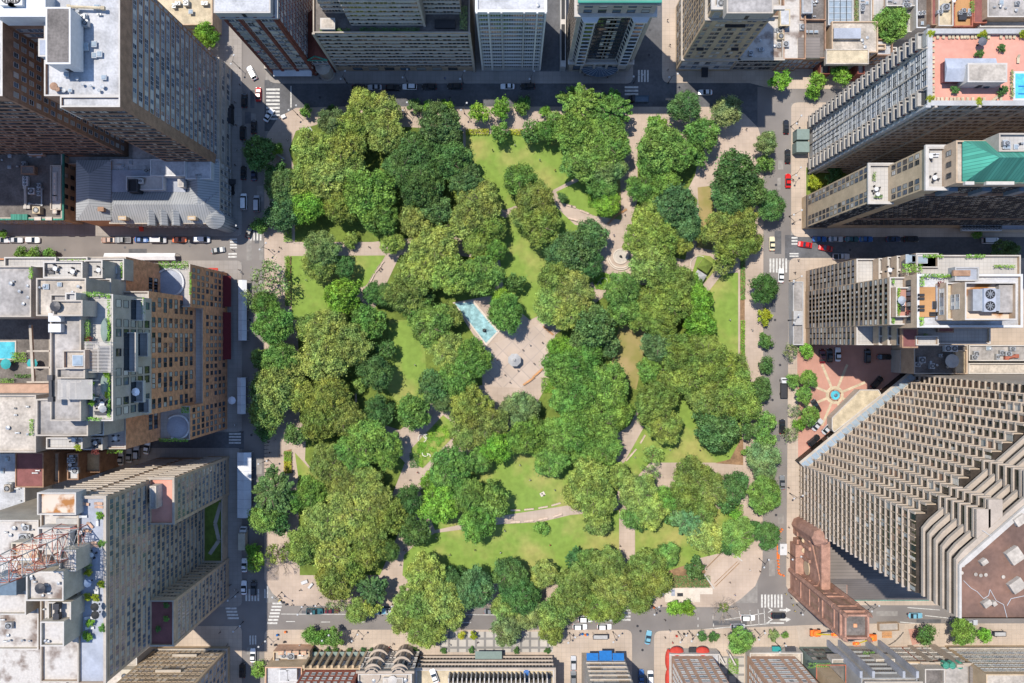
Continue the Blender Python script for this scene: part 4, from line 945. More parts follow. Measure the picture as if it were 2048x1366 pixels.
b = Bld('row_house', 1790, 40, 'row house with terraces around the big green tree near the top edge')
b.vol(1745, -60, 1772, 50, 8, wall='tan_brick', roof='terrace_paving'); b.vol(1773, -60, 1832, 12, 9, wall='white_stone', roof='roof_grey'); b.vol(1800, 13, 1832, 64, 7, wall='white_stone', roof='terrace_paving'); b.clutter(1775, 0, 1828, 10, 8.2, 6, 'bd')
b = Bld('low_building', 1846, 25, 'low building with a slanted black roof beside the pool tower')
b.vol(1833, -60, 1862, 56, 10, wall='white_stone', roof='roof_dark', cap='white'); b.hvac(1841, 26, 10, 1.2, 1.2, .8, 1, 'white'); b.hvac(1848, 25, 10, 1.2, 1.2, .8, 1, 'white'); b.skylight(1844, 47, 9.3, .9, 1.2)
b = Bld('row_house', 1890, 25, 'row house with brown and beige roof strips above the pool tower')
b.vol(1863, -60, 1877, 50, 12, wall='brick_brown', roof='roof_maroon'); b.vol(1877, -60, 1907, 52, 13, wall='tan_brick', roof='roof_tan', cap='white_stone'); b.clutter(1880, 5, 1904, 24, 12.1, 8, 'bv')
b = Bld('row_house', 1928, 30, 'row house with a brick red deck and green plants above the pool tower')
b.vol(1908, -60, 1946, 53, 10, wall='brick_rust', roof='wood_deck'); b.green(1938, 5, 1946, 28, 9.3, 'G', 1.2); b.hvac(1926, 32, 9, 2.4, 2.4, 1, 0, 'dark_metal'); b.clutter(1912, 18, 1940, 30, 9.2, 5, 'bs')
b = Bld('row_house', 2000, 25, 'row house with a pale roof and brown skylight box at the top right corner')
b.vol(1947, -60, 1974, 46, 9, wall='brick_rust', roof='roof_maroon'); b.vol(1975, -60, 2120, 34, 11, wall='tan_brick', roof='roof_grey', cap='white_stone'); b.vol(1960, 36, 2120, 54, 8, wall='white_stone', roof='roof_beige'); b.skylight(1970, 30, 8.2, 1.4, 1.6); b.clutter(1985, 5, 2045, 25, 10.2, 7)
# ================================================================== right-hand side
# --- balcony tower with the roof pool
b = Bld('apartment_tower', 1700, 290, 'balcony tower with a pink paved roof terrace and swimming pool, top right')
v = b.vol(1855, 57, 2420, 211, 71.4, wall='grey_concrete', roof='roof_pink', cap='grey_concrete', par=1.1, pw=1.2)
X0, Y0, X1, Y1, _, h = v; D = Y1 - Y0
for k in range(24):
    z = 3.2 + k*2.85
    for u0, u1 in ((.02, .23), (.77, .98)):
        m = MB(); ya, yb = Y0+D*u0, Y0+D*u1
        m.box(X0-1.5, ya, z-.22, X0-.005, yb, z, 'grey_concrete'); m.box(X0-1.5, ya, z, X0-1.36, yb, z+.95, 'limestone'); m.box(X0-1.36, ya, z, X0-.005, ya+.12, z+.95, 'limestone'); m.box(X0-1.36, yb-.12, z, X0-.005, yb, z+.95, 'limestone')
        m.box(X0-.12, ya+.3, z+.05, X0-.005, yb-.3, z+2.2, b.rnd.choice(('glass', 'glass', 'blind_sheen', 'brick_rust')))
        m.build('balcony', b.root)
b.win(v, 'W', 6, 4.6, 2.85, 24, 1.7, 1.6, .27, .73, 'w')
for u in (.25, .5, .75): b.pier(v, 'W', u, .4, .35, 'limestone')
for k in range(24):
    z = 3.2 + k*2.85; m = MB(); m.box(X0+1, Y0-.35, z-.3, X1, Y0-.005, z+.1, 'tan_brick'); m.build('ledge', b.root)
for i in range(0, 60):
    pass
m = MB()
for k in range(24):
    z = 3.5 + k*2.85
    for i in range(64):
        x = X0 + 2 + i*1.55
        if x < X1: m.box(x, Y0-.06, z, x+1.1, Y0-.005, z+1.9, 'glass_brown' if b.rnd.random() < .8 else 'blind_sheen')
o = m.build('windows', b.root); o['kind'] = 'stuff'
b.pier(v, 'S', .002, 1.2, .5, 'grey_concrete')
# slanting fire stair panel low on the bottom face
for px in (1872, 1960, 2060): b.pier(v, 'S', (px-1855)/565, .6, .5, 'limestone')
m = MB(); rz = h - 1.1
# pool, pool house and pergola on the roof
p0, p1 = b.L(2026, 143, 70.3), b.L(2120, 201, 70.3); m.box(p0[0], p1[1], rz-.02, p1[0], p0[1], rz+.08, 'white'); m.box(p0[0]+.5, p1[1]+.5, rz+.06, p1[0]-.5, p0[1]-.5, rz+.11, 'pool')
for yy in (173, 188): q0 = b.L(2036, yy, 70.3); m.box(q0[0], q0[1]-.15, rz+.1, q0[0]+2.4, q0[1]+.15, rz+.13, 'blue_cloth')
m.build('swimming_pool', b.root)
b.green(2019, 140, 2025, 196, 70.5, 'P', .8)
m = MB(); q0, q1 = b.L(1895, 113, 74), b.L(1998, 160, 74); ym = (q0[1]+q1[1])/2
m.add([(q0[0], q1[1], rz+2.6), (q1[0], q1[1], rz+2.6), (q1[0], q0[1], rz+2.6), (q0[0], q0[1], rz+2.6), (q0[0], ym, rz+3.6), (q1[0], ym, rz+3.6)], [(0,1,5,4),(2,3,4,5),(3,0,4),(1,2,5)], 'roof_blue')
m.box(q0[0]+.4, q1[1]+.4, rz, q1[0]-.4, q0[1]-.4, rz+2.6, 'roof_maroon'); m.build('pool_house', b.root)
b.bulk(1975, 145, 70.3, 9, 4.2, 4.5, 'white_stone', 'roof_beige', name='lift_house'); b.vent(1955, 170, 70.3, .6, 1.3, 'dark_metal'); b.vent(1968, 172, 70.3, .6, 1.3, 'dark_metal')
for a in ((1594, 270), (1593, 295)):
    b.vol(a[0], a[1]-12, 1619, a[1]+9, 4, wall='green_stone', roof='green_stone', par=0, name='entrance_canopy')
# --- tan tower with green copper roof
b = Bld('apartment_tower', 1700, 430, 'stepped tan tower with a green copper hipped roof and two corner terraces')
f1 = b.vol(1603, 396, 1640, 458, 47.5, g=True, wall='tan_stone', roof='terrace_paving', cap='white_stone')
b.win(f1, 'W', 6, 7, 2.75, 15, 1.1, 1.7, .03, .97, 'd', cols=[0, 1, 4, 5]); b.win(f1, 'S', 6, 7, 2.75, 15, 1.1, 1.6, .05, .95, 'd')
f2 = b.vol(1636, 397, 1663, 457, 66, g=True, wall='tan_stone', roof='terrace_paving', cap='white_stone')
b.win(f2, 'W', 6, 49.6, 2.9, 5, 1.1, 1.7, .03, .97, 'd', cols=[0, 1, 4, 5])
f3 = b.vol(1660, 395, 2100, 456, 71, g=True, wall='tan_brick', roof='roof_beige')
b.win(f3, 'W', 3, 68, 3, 1, 1.2, 1.8, .1, .9, 'd'); b.win(f3, 'S', 52, 8, 2.75, 22, 1.1, 1.6, .005, .995, 'd')
for z in (20, 58): b.cornice(f3, z, .5, .5, 'brick_brown', 'S')
for px in (1880, 1950, 2026): b.pier(f3, 'S', (px-1880)/620+.03, 2.2, 1.0, 'blue_metal', 60, 66, name='oriel')
b.cornice(f1, 4.6, .4, .3, 'frame_dark', 'WS'); b.cornice(f1, 46.9, .6, .4, 'white_stone', 'WSN'); b.cornice(f2, 65.3, .7, .6, 'white_stone', 'WSN')
m = MB(); z0 = 70.6; q = [b.L(1926, 280, 71), b.L(2400, 280, 71), b.L(2400, 367, 71), b.L(1926, 367, 71)]; r0, r1 = b.L(2012, 310, 80), b.L(2400, 310, 80)
m.add([(*q[3], z0), (*q[0], z0), (*r0, z0+7)], [(0, 2, 1)], 'copper_x'); m.add([(*q[3], z0), (*q[2], z0), (*r1, z0+7), (*r0, z0+7)], [(0,1,2,3)], 'copper_green'); m.add([(*q[0], z0), (*q[1], z0), (*r1, z0+7), (*r0, z0+7)], [(0,3,2,1)], 'copper_green')
m.build('copper_roof', b.root)
m = MB()
for x0, x1 in ((1930, 1948), (1972, 2028)): a, c = b.L(x0, 363, 72), b.L(x1, 367, 72); m.box(a[0], c[1]-.3, 71, c[0], a[1], 72, 'white_stone')
m.build('parapet', b.root)
b.vol(1998, 266, 2300, 303, 76, 70, wall='limestone', roof='terrace_paving'); b.clutter(2005, 275, 2045, 295, 75.2, 8)
b.green(1745, 392, 1764, 397, 46.8, 'P', .8); b.green(1743, 345, 1750, 362, 46.8, 'P', .8)
lw = b.vol(1950, 428, 2300, 452, 24, g=True, wall='limestone', roof='roof_beige'); b.cornice(lw, 23, .6, .7, 'white_stone', 'S'); b.win(lw, 'S', 22, 4, 3.2, 6, 1.2, 1.7)
# --- dining/service yard with fans, lower right alley
b = Bld('service_building', 1960, 457, 'low service building with a double row of roof fans in the shaded right alley')
v = b.vol(1920, 440, 2120, 466, 6, g=True, wall='limestone', roof='roof_blue', par=.4)
for px in range(1934, 2014, 20): b.hvac(px, 450, 5.6, 3.2, 1.5, 1.2, 3, 'white'); b.hvac(px, 457, 5.6, 3.2, 1.5, 1.2, 3, 'white')
# --- terraced tower
b = Bld('apartment_tower', 1640, 610, 'terraced tan tower facing the right street, stepped with planted roof gardens')
c = b.vol(1610, 583, 1660, 657, 56, g=True, wall='tan_brick', roof='terrace_paving', cap='white_stone')
nw = b.vol(1611, 542, 1665, 584, 37, g=True, wall='tan_brick', roof='terrace_paving', cap='white_stone'); sw = b.vol(1611, 656, 1665, 689, 37, g=True, wall='tan_brick', roof='terrace_paving', cap='white_stone')
for v, n, r in ((c, 8, 19), (nw, 4, 12), (sw, 3, 12)): b.win(v, 'W', n, 4.6, 2.75, r, 2.1 if v is c else 1.9, 1.1, .05, .95, 'n')
b.win(nw, 'N', 6, 4.6, 2.75, 12, 1.3, 1.1, .03, .97, 'n')
for i in range(5):   # stepped balconies behind the side wings
    h = 40 + i*3.0; x = 1640 + i*6
    for y0, y1, yy0, yy1 in ((543, 566, 0, 0), (566, 583, 1, 0), (657, 674, 1, 0), (674, 689, 0, 0)):
        if yy0 and i == 4: continue
        b.vol(x, y0, 1700, y1, h, h-3.4, g=True, wall='tan_brick', roof='terrace_paving', cap='white_stone', pw=.3)
b.vol(1665, 546, 1830, 583, 52, g=True, wall='tan_brick', roof='terrace_paving', cap='white_stone'); b.vol(1665, 657, 1790, 687, 50, g=True, wall='tan_brick', roof='terrace_paving', cap='white_stone')
t1 = b.vol(1792, 574, 1826, 634, 58, 50, wall='tan_brick', roof='pink_paving', cap='white_stone')
t2 = b.vol(1834, 548, 2046, 655, 62, 50, wall='tan_brick', roof='roof_white', cap='white', pw=.6)
b.win(t2, 'W', 8, 58, 3, 1, 1.5, 2, .1, .9, 'n')
dk = b.vol(1837, 574, 1886, 634, 61.6, 60.6, wall='wood', roof='wood_deck', par=0)
th = b.vol(1893, 565, 1936, 640, 66, 61, wall='tan_brick', roof='roof_tan', cap='white_stone'); b.win(th, 'W', 6, 64, 3, 1, 1, 1.6, .15, .85, 'w')
p3 = b.vol(1930, 564, 2034, 640, 71, 61, wall='tan_brick', roof='roof_rust', cap='white_stone', par=2.4); b.win(p3, 'W', 4, 66, 2, 2, .8, 1.2, .3, .7, 'w')
b.hvac(1973, 600, 68.6, 6.5, 5.2, 2.2, 0, 'grey_metal'); b.hvac(1980, 600, 70, 2.8, 5.6, 1.5, 2, 'roof_blue'); b.vol(1998, 570, 2030, 625, 70, 68, wall='grey_metal', roof='roof_grey', par=0)
b.vol(1910, 534, 1958, 562, 64, 61, wall='grey_concrete', roof='roof_blue', par=.3); b.hvac(1924, 546, 63.4, 4.2, 1.4, .8, 0, 'brick_brown')
for a in ((1842, 548, 1905, 556, 61.8), (1838, 556, 1846, 572, 61.8), (1837, 634, 1845, 652, 61.8), (1793, 576, 1798, 632, 57.8), (1843, 509, 1884, 516, 51.6), (1930, 509, 1968, 516, 51.6), (1802, 528, 1842, 545, 51.6), (1985, 530, 2028, 536, 51.6), (1783, 556, 1787, 570, 55.6), (1783, 634, 1787, 648, 55.6), (1846, 667, 1852, 690, 49.6)):
    b.green(*a, col='L', hh=.9)
b.skylight(1835, 518, 51.4, 5, 2.4); b.skylight(1822, 518, 51.4, 3, 2.4); b.green(1873, 562, 1884, 574, 62, 'R', 1.2); b.green(1810, 621, 1822, 632, 58, 'R', 1.2)
b.bulk(1820, 676, 50, 4, 5, 1.4, 'brick_brown', 'roof_maroon', door=False); b.bulk(1892, 655, 50, 4, 2.4, 1.2, 'brick_brown', 'roof_maroon', door=False)
e = b.vol(1586, 563, 1607, 690, 4, wall='grey_concrete', roof='roof_grey', par=.3, name='entrance_canopy'); 
b.vol(1587, 622, 1605, 650, 4.6, 3, wall='limestone', roof='grey_concrete', par=0, name='entrance_canopy')
# --- lower roofs between terraced tower and hotel
b = Bld('low_building', 1880, 725, 'dark flat roofed building with a satellite dish below the terraced tower')
v = b.vol(1828, 690, 1936, 748, 14, wall='tan_brick', roof='roof_dark', cap='limestone'); b.vol(1911, 700, 1935, 748, 14.5, 13, wall='tan_brick', roof='roof_tan')
b.hvac(1903, 697, 13.2, 4, 2, 1.5, 2, 'white'); b.hvac(1845, 720, 13.2, 2, 2, 1.2, 1); b.clutter(1835, 710, 1900, 740, 13.2, 8, 'vbv')
x, y = b.L(1904, 722, 15); m = MB(); m.lathe(x, y, [(.3, 13), (.3, 14.2), (2.2, 15.0), (2.1, 15.05), (.3, 14.4)], 'grey_concrete', 18); m.build('satellite_dish', b.root)
b = Bld('low_building', 1995, 725, 'pale flat roofed building with a red streak at the right edge, below the terraced tower')
b.vol(1938, 690, 2200, 722, 12, wall='limestone', roof='roof_grey', cap='white_stone'); b.vol(1937, 726, 2200, 748, 10, wall='limestone', roof='roof_beige', cap='white_stone'); b.clutter(1945, 695, 2040, 715, 11.2, 9); b.duct([(2010, 716), (2030, 712)], 11, .5, 'brick_rust')
b = Bld('covered_walk', 1806, 720, 'narrow glazed walkway roof between the motor court and the dark roofed building')
v = b.vol(1800, 700, 1826, 746, 6, wall='limestone', roof='glass_teal', cap='white_stone', par=.5)
m = MB(); 
for i in range(7): y = v[1] + (v[3]-v[1])*i/6; m.box(v[0]+.4, y-.06, 5.4, v[2]-.4, y+.06, 5.6, 'grey_metal')
m.build('glazing_bars', b.root)
b = Bld('low_wing', 1712, 825, 'low tan gravel roof wing between the motor court fountain and the zigzag hotel')
P = [(1720, 780), (1756, 780), (1762, 790), (1668, 864), (1664, 858), (1664, 836)]
m = MB(); q = [b.L(*p, 4.2) for p in P]; m.prism(q, 0, 4.1, 'limestone', 'roof_tan'); m.build('wall', b.root)
m = MB(); qq = q + [q[0]]
for p, r_ in zip(qq, qq[1:]): m.tube((*p, 4.15), (*r_, 4.15), .22, .22, 'white_stone', 4)
m.build('parapet', b.root)
# --- the zigzag hotel
b = Bld('hotel', 1750, 950, 'huge zigzag fronted hotel of pale ledges and dark glass with a brown gravel roof')
g0, g1 = (1599, 928), (1816, 752); NT = 14
def saw(off, n=NT, y_end=1041, far=2080):
    """plan of the sawtooth front; off moves it outwards (metres)"""
    P = []; o = off
    xa, ya = b.L(*g0); xb, yb = b.L(*g1); xe, ye = b.L(far, y_end); _, yt = b.L(0, 750)
    P.append((xa-o, ye-o)); P.append((xa-o, ya+o))
    dx, dy = (xb-xa)/n, (yb-ya)/n
    for i in range(n):
        P.append((xa + dx*(i+1) - o, ya + dy*i + o)); P.append((xa + dx*(i+1) - o, ya + dy*(i+1) + o))
    P.append((xe, yt+o)); P.append((xe, ye-o))
    return P
Htop = 72; m = MB(); m.prism(saw(0), 0, Htop, 'glass_brown'); m.build('wall', b.root)
def ring(P, Q, z0, z1, m, name):
    n = len(P); mb = MB()
    vs = [(*p, z0) for p in P] + [(*p, z1) for p in P] + [(*p, z0) for p in Q] + [(*p, z1) for p in Q]
    fs = []
    for i in range(n):
        j = (i+1) % n; fs += [(i, n+i, n+j, j), (n+i, 3*n+i, 3*n+j, n+j), (2*n+i, 2*n+j, 3*n+j, 3*n+i), (i, j, 2*n+j, 2*n+i)]
    mb.add(vs, fs, m); return mb.build(name, b.root)
for k in range(25):
    z = 1.6 + k*2.8
    ring(saw(.44), saw(-.03), z, z+.4, 'beige_concrete', 'floor_band')
# the tooth sides that face up the picture are blank pale panels
S_ = saw(0)
for i in range(1, len(S_)-2):
    p, q = S_[i], S_[i+1]; mb = MB()
    if abs(p[1]-q[1]) < .01 and i < len(S_)-3:
        mb.box(p[0]+.05, p[1]-.02, .1, q[0]-.3, p[1]+.22, Htop-.2, 'frame_tan'); mb.build('wall_panel', b.root)
        mb = MB(); mb.box(p[0]-.25, p[1]-.2, .1, p[0]+.045, p[1]+.30, Htop-.2, 'beige_concrete'); mb.build('fin', b.root)
mb = MB(); g_ = random.Random(8)
for i in range(0, len(S_)-2):
    p, q = S_[i], S_[i+1]
    if abs(p[0]-q[0]) > .01: continue
    n_ = max(1, round(abs(q[1]-p[1])/2.4)); dy = (q[1]-p[1])/n_
    for j in range(n_):
        for k in range(25):
            r_ = g_.random(); z = 2.05 + k*2.8
            if r_ < .62: y0, y1 = sorted((p[1]+dy*(j+.12), p[1]+dy*(j+(.88 if r_ < .4 else .5)))); mb.box(p[0]-.05, y0, z + (.9 if r_ < .2 else 0), p[0]-.005, y1, z+2.3, g_.choice(('blind_brown', 'blind_sheen', 'blind_brown', 'glass', 'brick_brown', 'curtain')))
o = mb.build('windows', b.root); o['kind'] = 'stuff'
xa, ya = b.L(*g0); xb, yb = b.L(*g1); _, ye = b.L(0, 1041); xe, _ = b.L(2080, 0); _, yt = b.L(0, 750)
for i in range(1, 10):
    mb = MB(); y = ya + (ye-ya)*i/10; mb.cbox(xa-.12, y, .1, .4, .18, Htop-.2, 'frame_tan'); mb.build('fin', b.root)
mb = MB(); mb.box(xb, yt-.05, 0, xe, yt+.6, Htop+15, 'limestone'); mb.build('end_wall', b.root)
# crown floors: flush on the left, stepping back along the diagonal
sl = (yb-ya)/(xb-xa)
def crown(o, e=0.0):
    s_ = o * 1.28
    return [(xa+.25+e, ye+.02), (xa+.25+e, ya-s_-2.4), (xa+1.9+e, ya-s_-.4-e), (xb+s_/sl, yt-.1-e), (xe, yt-.1-e), (xe, ye+.02)]
for i in range(6):
    z = Htop + i*2.6; o = .3 + i*.55; mb = MB(); mb.prism(crown(o+.45, .45), z-.3, z+2.2, 'glass_brown', 'roof_dark'); mb.build('setback_floor', b.root)
    ring(crown(o+.05), crown(o+.5, .5), z+1.7, z+2.6, 'beige_concrete', 'setback_band')
    if i in (1, 3): b_ = None
zt = Htop + 6*2.6
dx, dy = (xb-xa)/NT, (yb-ya)/NT
for i in (2, 3, 6):
    x0, x1, y1 = xa+dx*i, xa+dx*(i+1), ya+dy*i; mb = MB(); mb.box(x0, y1-6, Htop-.1, x1+.02, y1-.03, zt-.6, 'glass_brown'); mb.build('bay', b.root)
    for k in range(6): mb = MB(); mb.box(x0-.35, y1-6, Htop+.6+k*2.6, x0-.01, y1+.32, Htop+1.3+k*2.6, 'beige_concrete'); mb.box(x0-.01, y1-.02, Htop+.6+k*2.6, x1+.02, y1+.32, Htop+1.3+k*2.6, 'beige_concrete'); mb.build('floor_band', b.root)
    mb = MB(); mb.box(x0-.4, y1-6, zt-.6, x1+.05, y1+.35, zt-.1, 'beige_concrete'); mb.build('bay_roof', b.root)
ring(crown(3.9, .3), crown(4.3, .8), zt-.3, zt+.7, 'white_stone', 'parapet')
mb = MB(); mb.prism(crown(4.1, .8), zt-.3, zt+.1, 'grey_concrete', 'roof_brown'); mb.build('roof', b.root)
for px, py, lx, ly in ((2032, 1112, 5, 5), (2036, 1172, 5, 4), (1976, 1208, 3, 2), (2042, 1041, 4, 3), (1990, 1208, 1.5, 1.5), (1970, 1125, 2.4, 1.6)): b.hvac(px, py, zt+.2, lx*.6, ly*.6, 1.2, 0, 'roof_beige', .6)
for px, py in ((1950, 1148), (1960, 1150), (1970, 1149), (1925, 1130), (1922, 1145), (2005, 1153), (1935, 1118)): b.vent(px, py, zt+.2, .25, .4, 'roof_beige')
m = MB(); z = zt + .12
def cable(pts):
    q = [b.L(*p, zt) for p in pts]
    for a, c in zip(q, q[1:]): m.tube((*a, z+.1), (*c, z+.1),   .07, .07, 'frame_white', 4)
cable([(1925, 1160), (1940, 1175), (1952, 1182), (1965, 1196), (1975, 1190), (1978, 1178)]); cable([(1978, 1178), (1990, 1200), (2005, 1208), (2012, 1235)]); cable([(2012, 1210), (2020, 1196), (2048, 1190)]); cable([(1963, 1060), (1978, 1070), (1995, 1060)])
m.build('roof_cables', b.root)
# glass strip along the foot of the diagonal
m = MB(); q0, q1 = b.L(1604, 936, 6), b.L(1806, 766, 6); a = Vector(b.L(1595, 928)); c = Vector(b.L(1812, 750)); d = (c-a).normalized(); n_ = Vector((-d.y, d.x))
L_ = (c-a).length; Ns = 22
for i in range(Ns):
    p, q = a + d*(L_*i/Ns+.12), a + d*(L_*(i+1)/Ns-.12)
    m.add([(*(p+n_*1.2), 3.9), (*(q+n_*1.2), 3.9), (*(q-n_*.8), 5.2), (*(p-n_*.8), 5.2)], [(0,3,2,1)], 'skylight')
p, q = a, c; m.add([(*(p+n_*1.6), 3.8), (*(q+n_*1.6), 3.8), (*(q-n_*1.2), 5.0), (*(p-n_*1.2), 5.0)], [(0,3,2,1)], 'limestone')
m.add([(*(p+n_*1.6), 0), (*(q+n_*1.6), 0), (*(q+n_*1.6), 3.8), (*(p+n_*1.6), 3.8)], [(0,1,2,3),(0,3,2,1)], 'glass_brown')
m.build('glazed_arcade', b.root)
# --- brownstone church
b = Bld('church', 1620, 1110, 'brownstone church with a square pinnacled tower and a grey slate nave roof')
zr, ze = 17, 10
nv = (1598, 1048, 1600, 1048)
X0, Y1 = b.L(1600, 1050); X1, Y0 = b.L(1830, 1176); ym = b.L(0, 1125)[1]
m = MB(); m.prism([(X0, Y0), (X1, Y0), (X1, Y1), (X0, Y1)], 0, ze, 'brownstone'); m.build('wall', b.root)
m = MB(); m.add([(X0, Y0-.5, ze), (X1, Y0-.5, ze), (X1, Y1+.5, ze), (X0, Y1+.5, ze), (X0, ym, zr), (X1, ym, zr)], [(0,1,5,4),(2,3,4,5),(3,0,4),(1,2,5)], 'shingle_grey'); m.build('roof', b.root)
m = MB(); m.box(X0+2, Y0-.75, ze-.3, X1, Y0-.5, ze, 'copper_green'); m.build('gutter', b.root)
m = MB(); x = X0 - .2
m.box(x-.6, Y0, 0, x+1.6, Y1, 19.5, 'brownstone'); m.box(x-.9, Y0, 12.2, x-.61, Y1, 12.8, 'brownstone'); m.box(x-.9, Y0, 18.8, x+1.8, Y1, 19.9, 'brownstone')
for i in range(14): yy_ = Y0 + (Y1-Y0)*(i+.5)/14; m.box(x-.65, yy_-.3, 13.4, x-.601, yy_+.3, 15.6, 'brick_brown')
m.add([(x-1.0, Y0, 0), (x-1.0, Y1, 0), (x-1.0, Y1, ze+1), (x-1.0, ym, zr+1.6), (x-1.0, Y0, ze+1), (x+.8, Y0, 0), (x+.8, Y1, 0), (x+.8, Y1, ze+1), (x+.8, ym, zr+1.6), (x+.8, Y0, ze+1)], [(4,3,2,1,0),(5,6,7,8,9),(2,3,8,7),(3,4,9,8),(1,2,7,6),(4,0,5,9)], 'brownstone'); fr = m.build('front_gable', b.root)
m = MB(); m.lathe(0, 0, [(2.3, 0), (2.3, .3), (1.7, .3)], 'tan_stone', 20); o = m.build('rose_window', fr, (x-1.02, ym+1, 9)); o.rotation_euler = (0, -PI/2, 0)
for i, yy in enumerate((1062, 1078, 1102, 1140, 1160)):
    y = b.L(0, yy)[1]; m = MB(); m.box(x-1.7, y-.5, 0, x-1.0, y+.5, ze+2, 'brownstone'); m.box(x-2.2, y-.7, 0, x-1.0, y+.7, 3.5, 'brownstone'); m.build('buttress', b.root)
for yy in (1070, 1090, 1150):
    y = b.L(0, yy)[1]; m = MB(); m.box(x-1.12, y-.8, 2, x-1.01, y+.8, 6.5, 'glass_brown'); m.lathe(x-1.05, y, [(.8, 6.4), (.8, 6.6)], 'tan_stone', 8); m.build('arched_window', b.root)
m = MB(); tx, ty = b.L(1598, 1048); m.lathe(tx, ty, [(2.6, 0), (2.6, 17), (3.0, 17.3), (3.0, 18), (.2, 22)], 'brownstone', 8); m.build('turret', b.root)
m = MB(); m.box(X0+.8, Y0-1.2, 0, X0+9, ym-2, 15, 'brownstone'); m.box(X0+1.1, Y0-.9, 15, X0+8.7, ym-2.3, 15.2, 'shingle_grey'); m.build('side_chapel', b.root)
m = MB(); m.box(x-3.2, b.L(0, 1146)[1], 0, x-1.0, b.L(0, 1082)[1], 5.5, 'brownstone'); m.box(x-3.6, b.L(0, 1146)[1]-.3, 5.5, x-1.0, b.L(0, 1082)[1]+.3, 6.0, 'brownstone'); m.build('porch', b.root)
# tower
tx0, ty0 = b.L(1580, 1180); tx1, ty1 = b.L(1621, 1140); cx, cy = (tx0+tx1)/2, (ty0+ty1)/2; tw = (tx1-tx0)/2
m = MB(); m.cbox(cx, cy, 0, 2*tw, 2*tw, 39.5, 'brownstone'); tow = m.build('tower', b.root)
for z, e in ((9, .3), (16, .25), (26, .4), (34, .3), (38.7, .6)):
    m = MB(); m.cbox(cx, cy, z, 2*tw+2*e, 2*tw+2*e, .6, 'brownstone'); m.build('string_course', tow)
m = MB(); m.cbox(cx, cy, 39.5, 2*tw-1.2, 2*tw-1.2, .3, 'roof_dark'); m.cbox(cx, cy, 39.8, 1, 1, .25, 'brick_orange'); m.build('roof', tow)
m = MB()
for sx, sy, lx, ly in ((0,-1,2*tw,.5),(0,1,2*tw,.5),(-1,0,.5,2*tw-1),(1,0,.5,2*tw-1)): m.cbox(cx+sx*(tw-.25), cy+sy*(tw-.25), 39.5, lx, ly, 1.5, 'brownstone')
m.build('parapet', tow)
for sx in (-1, 1):
    for sy in (-1, 1):
        m = MB(); m.lathe(cx+sx*tw, cy+sy*tw, [(.8, 0), (.8, 34), (.65, 34), (.65, 41.3), (.1, 43)], 'brownstone', 8); m.build('pinnacle', tow)
for side, n_ in (('W', (-1, 0)), ('N', (0, 1)), ('E', (1, 0)), ('S', (0, -1))):
    for k in (-1, 1):
        for z0, z1 in ((17.5, 23), (28.5, 33.5)):
            px_, py_ = cx + n_[0]*(tw+.04) + (k*1.5 if n_[0] == 0 else 0), cy + n_[1]*(tw+.04) + (k*1.5 if n_[1] == 0 else 0)
            m = MB(); m.cbox(px_, py_, z0, 1.0 if n_[0] == 0 else .12, .12 if n_[0] == 0 else 1.0, z1-z0, 'brick_brown'); m.cbox(px_, py_, z1, 1.3 if n_[0] == 0 else .3, .3 if n_[0] == 0 else 1.3, .4, 'brownstone'); m.build('belfry_window', tow)
# ================================================================== left-hand side
# --- dark roofed corner building, far left
b = Bld('apartment_house', 60, 370, 'tan building with a cluttered dark roof and dormers at the left edge')
v = b.vol(-300, 288, 124, 437, 12, wall='tan_brick', roof='roof_dark', cap='limestone'); b.win(v, 'E', 6, 3, 3.4, 3, 1.2, 1.8, .1, .95, 'd'); b.win(v, 'S', 20, 3, 3.4, 3, 1.2, 1.8, .3, .97)
b.cornice(v, 11.2, .7, .5, 'copper_green', 'ES')
for yy in (350, 362, 374, 386, 396, 421): b.bulk(109, yy, 11.4, 1.0, 1.6, 1.0, 'white_stone', 'bench_pale', name='dormer', door=False)
for px in (75, 97): b.bulk(px, 437, 11.4, 1.8, .8, 1, 'white_stone', 'bench_pale', name='dormer', door=False)
for px in (27, 38, 49): b.hvac(px, 434, 11.2, 1.8, 1.8, 1.2, 0, 'copper_green')
b.hvac(62, 382, 11.2, 2, 2, 1.3, 1, 'white'); b.hvac(77, 379, 11.2, 1.2, 4, 1, 3); b.hvac(72, 420, 11.2, 2.4, 2.2, 2, 1, 'roof_tan'); b.hvac(50, 362, 11.2, 1.6, 3, 1, 3, 'white'); b.duct([(53, 375), (54, 415), (60, 415)], 11.2, .45, 'white_stone'); b.duct([(85, 378), (85, 410), (60, 408)], 11.2, .25)
b.vol(0, 275, 105, 300, 15, wall='tan_brick', roof='roof_beige', cap='white_stone'); b.vol(55, 272, 85, 310, 13, wall='brick_pink', roof='roof_tan', cap='white_stone'); b.clutter(5, 300, 100, 345, 11.2, 12); b.bulk(55, 340, 11.2, 4, 2.4, 2, 'brick_brown', 'roof_dark', door=False)
b.vol(100, 330, 122, 420, 12.5, 11, wall='limestone', roof='terrace_paving', par=.4)
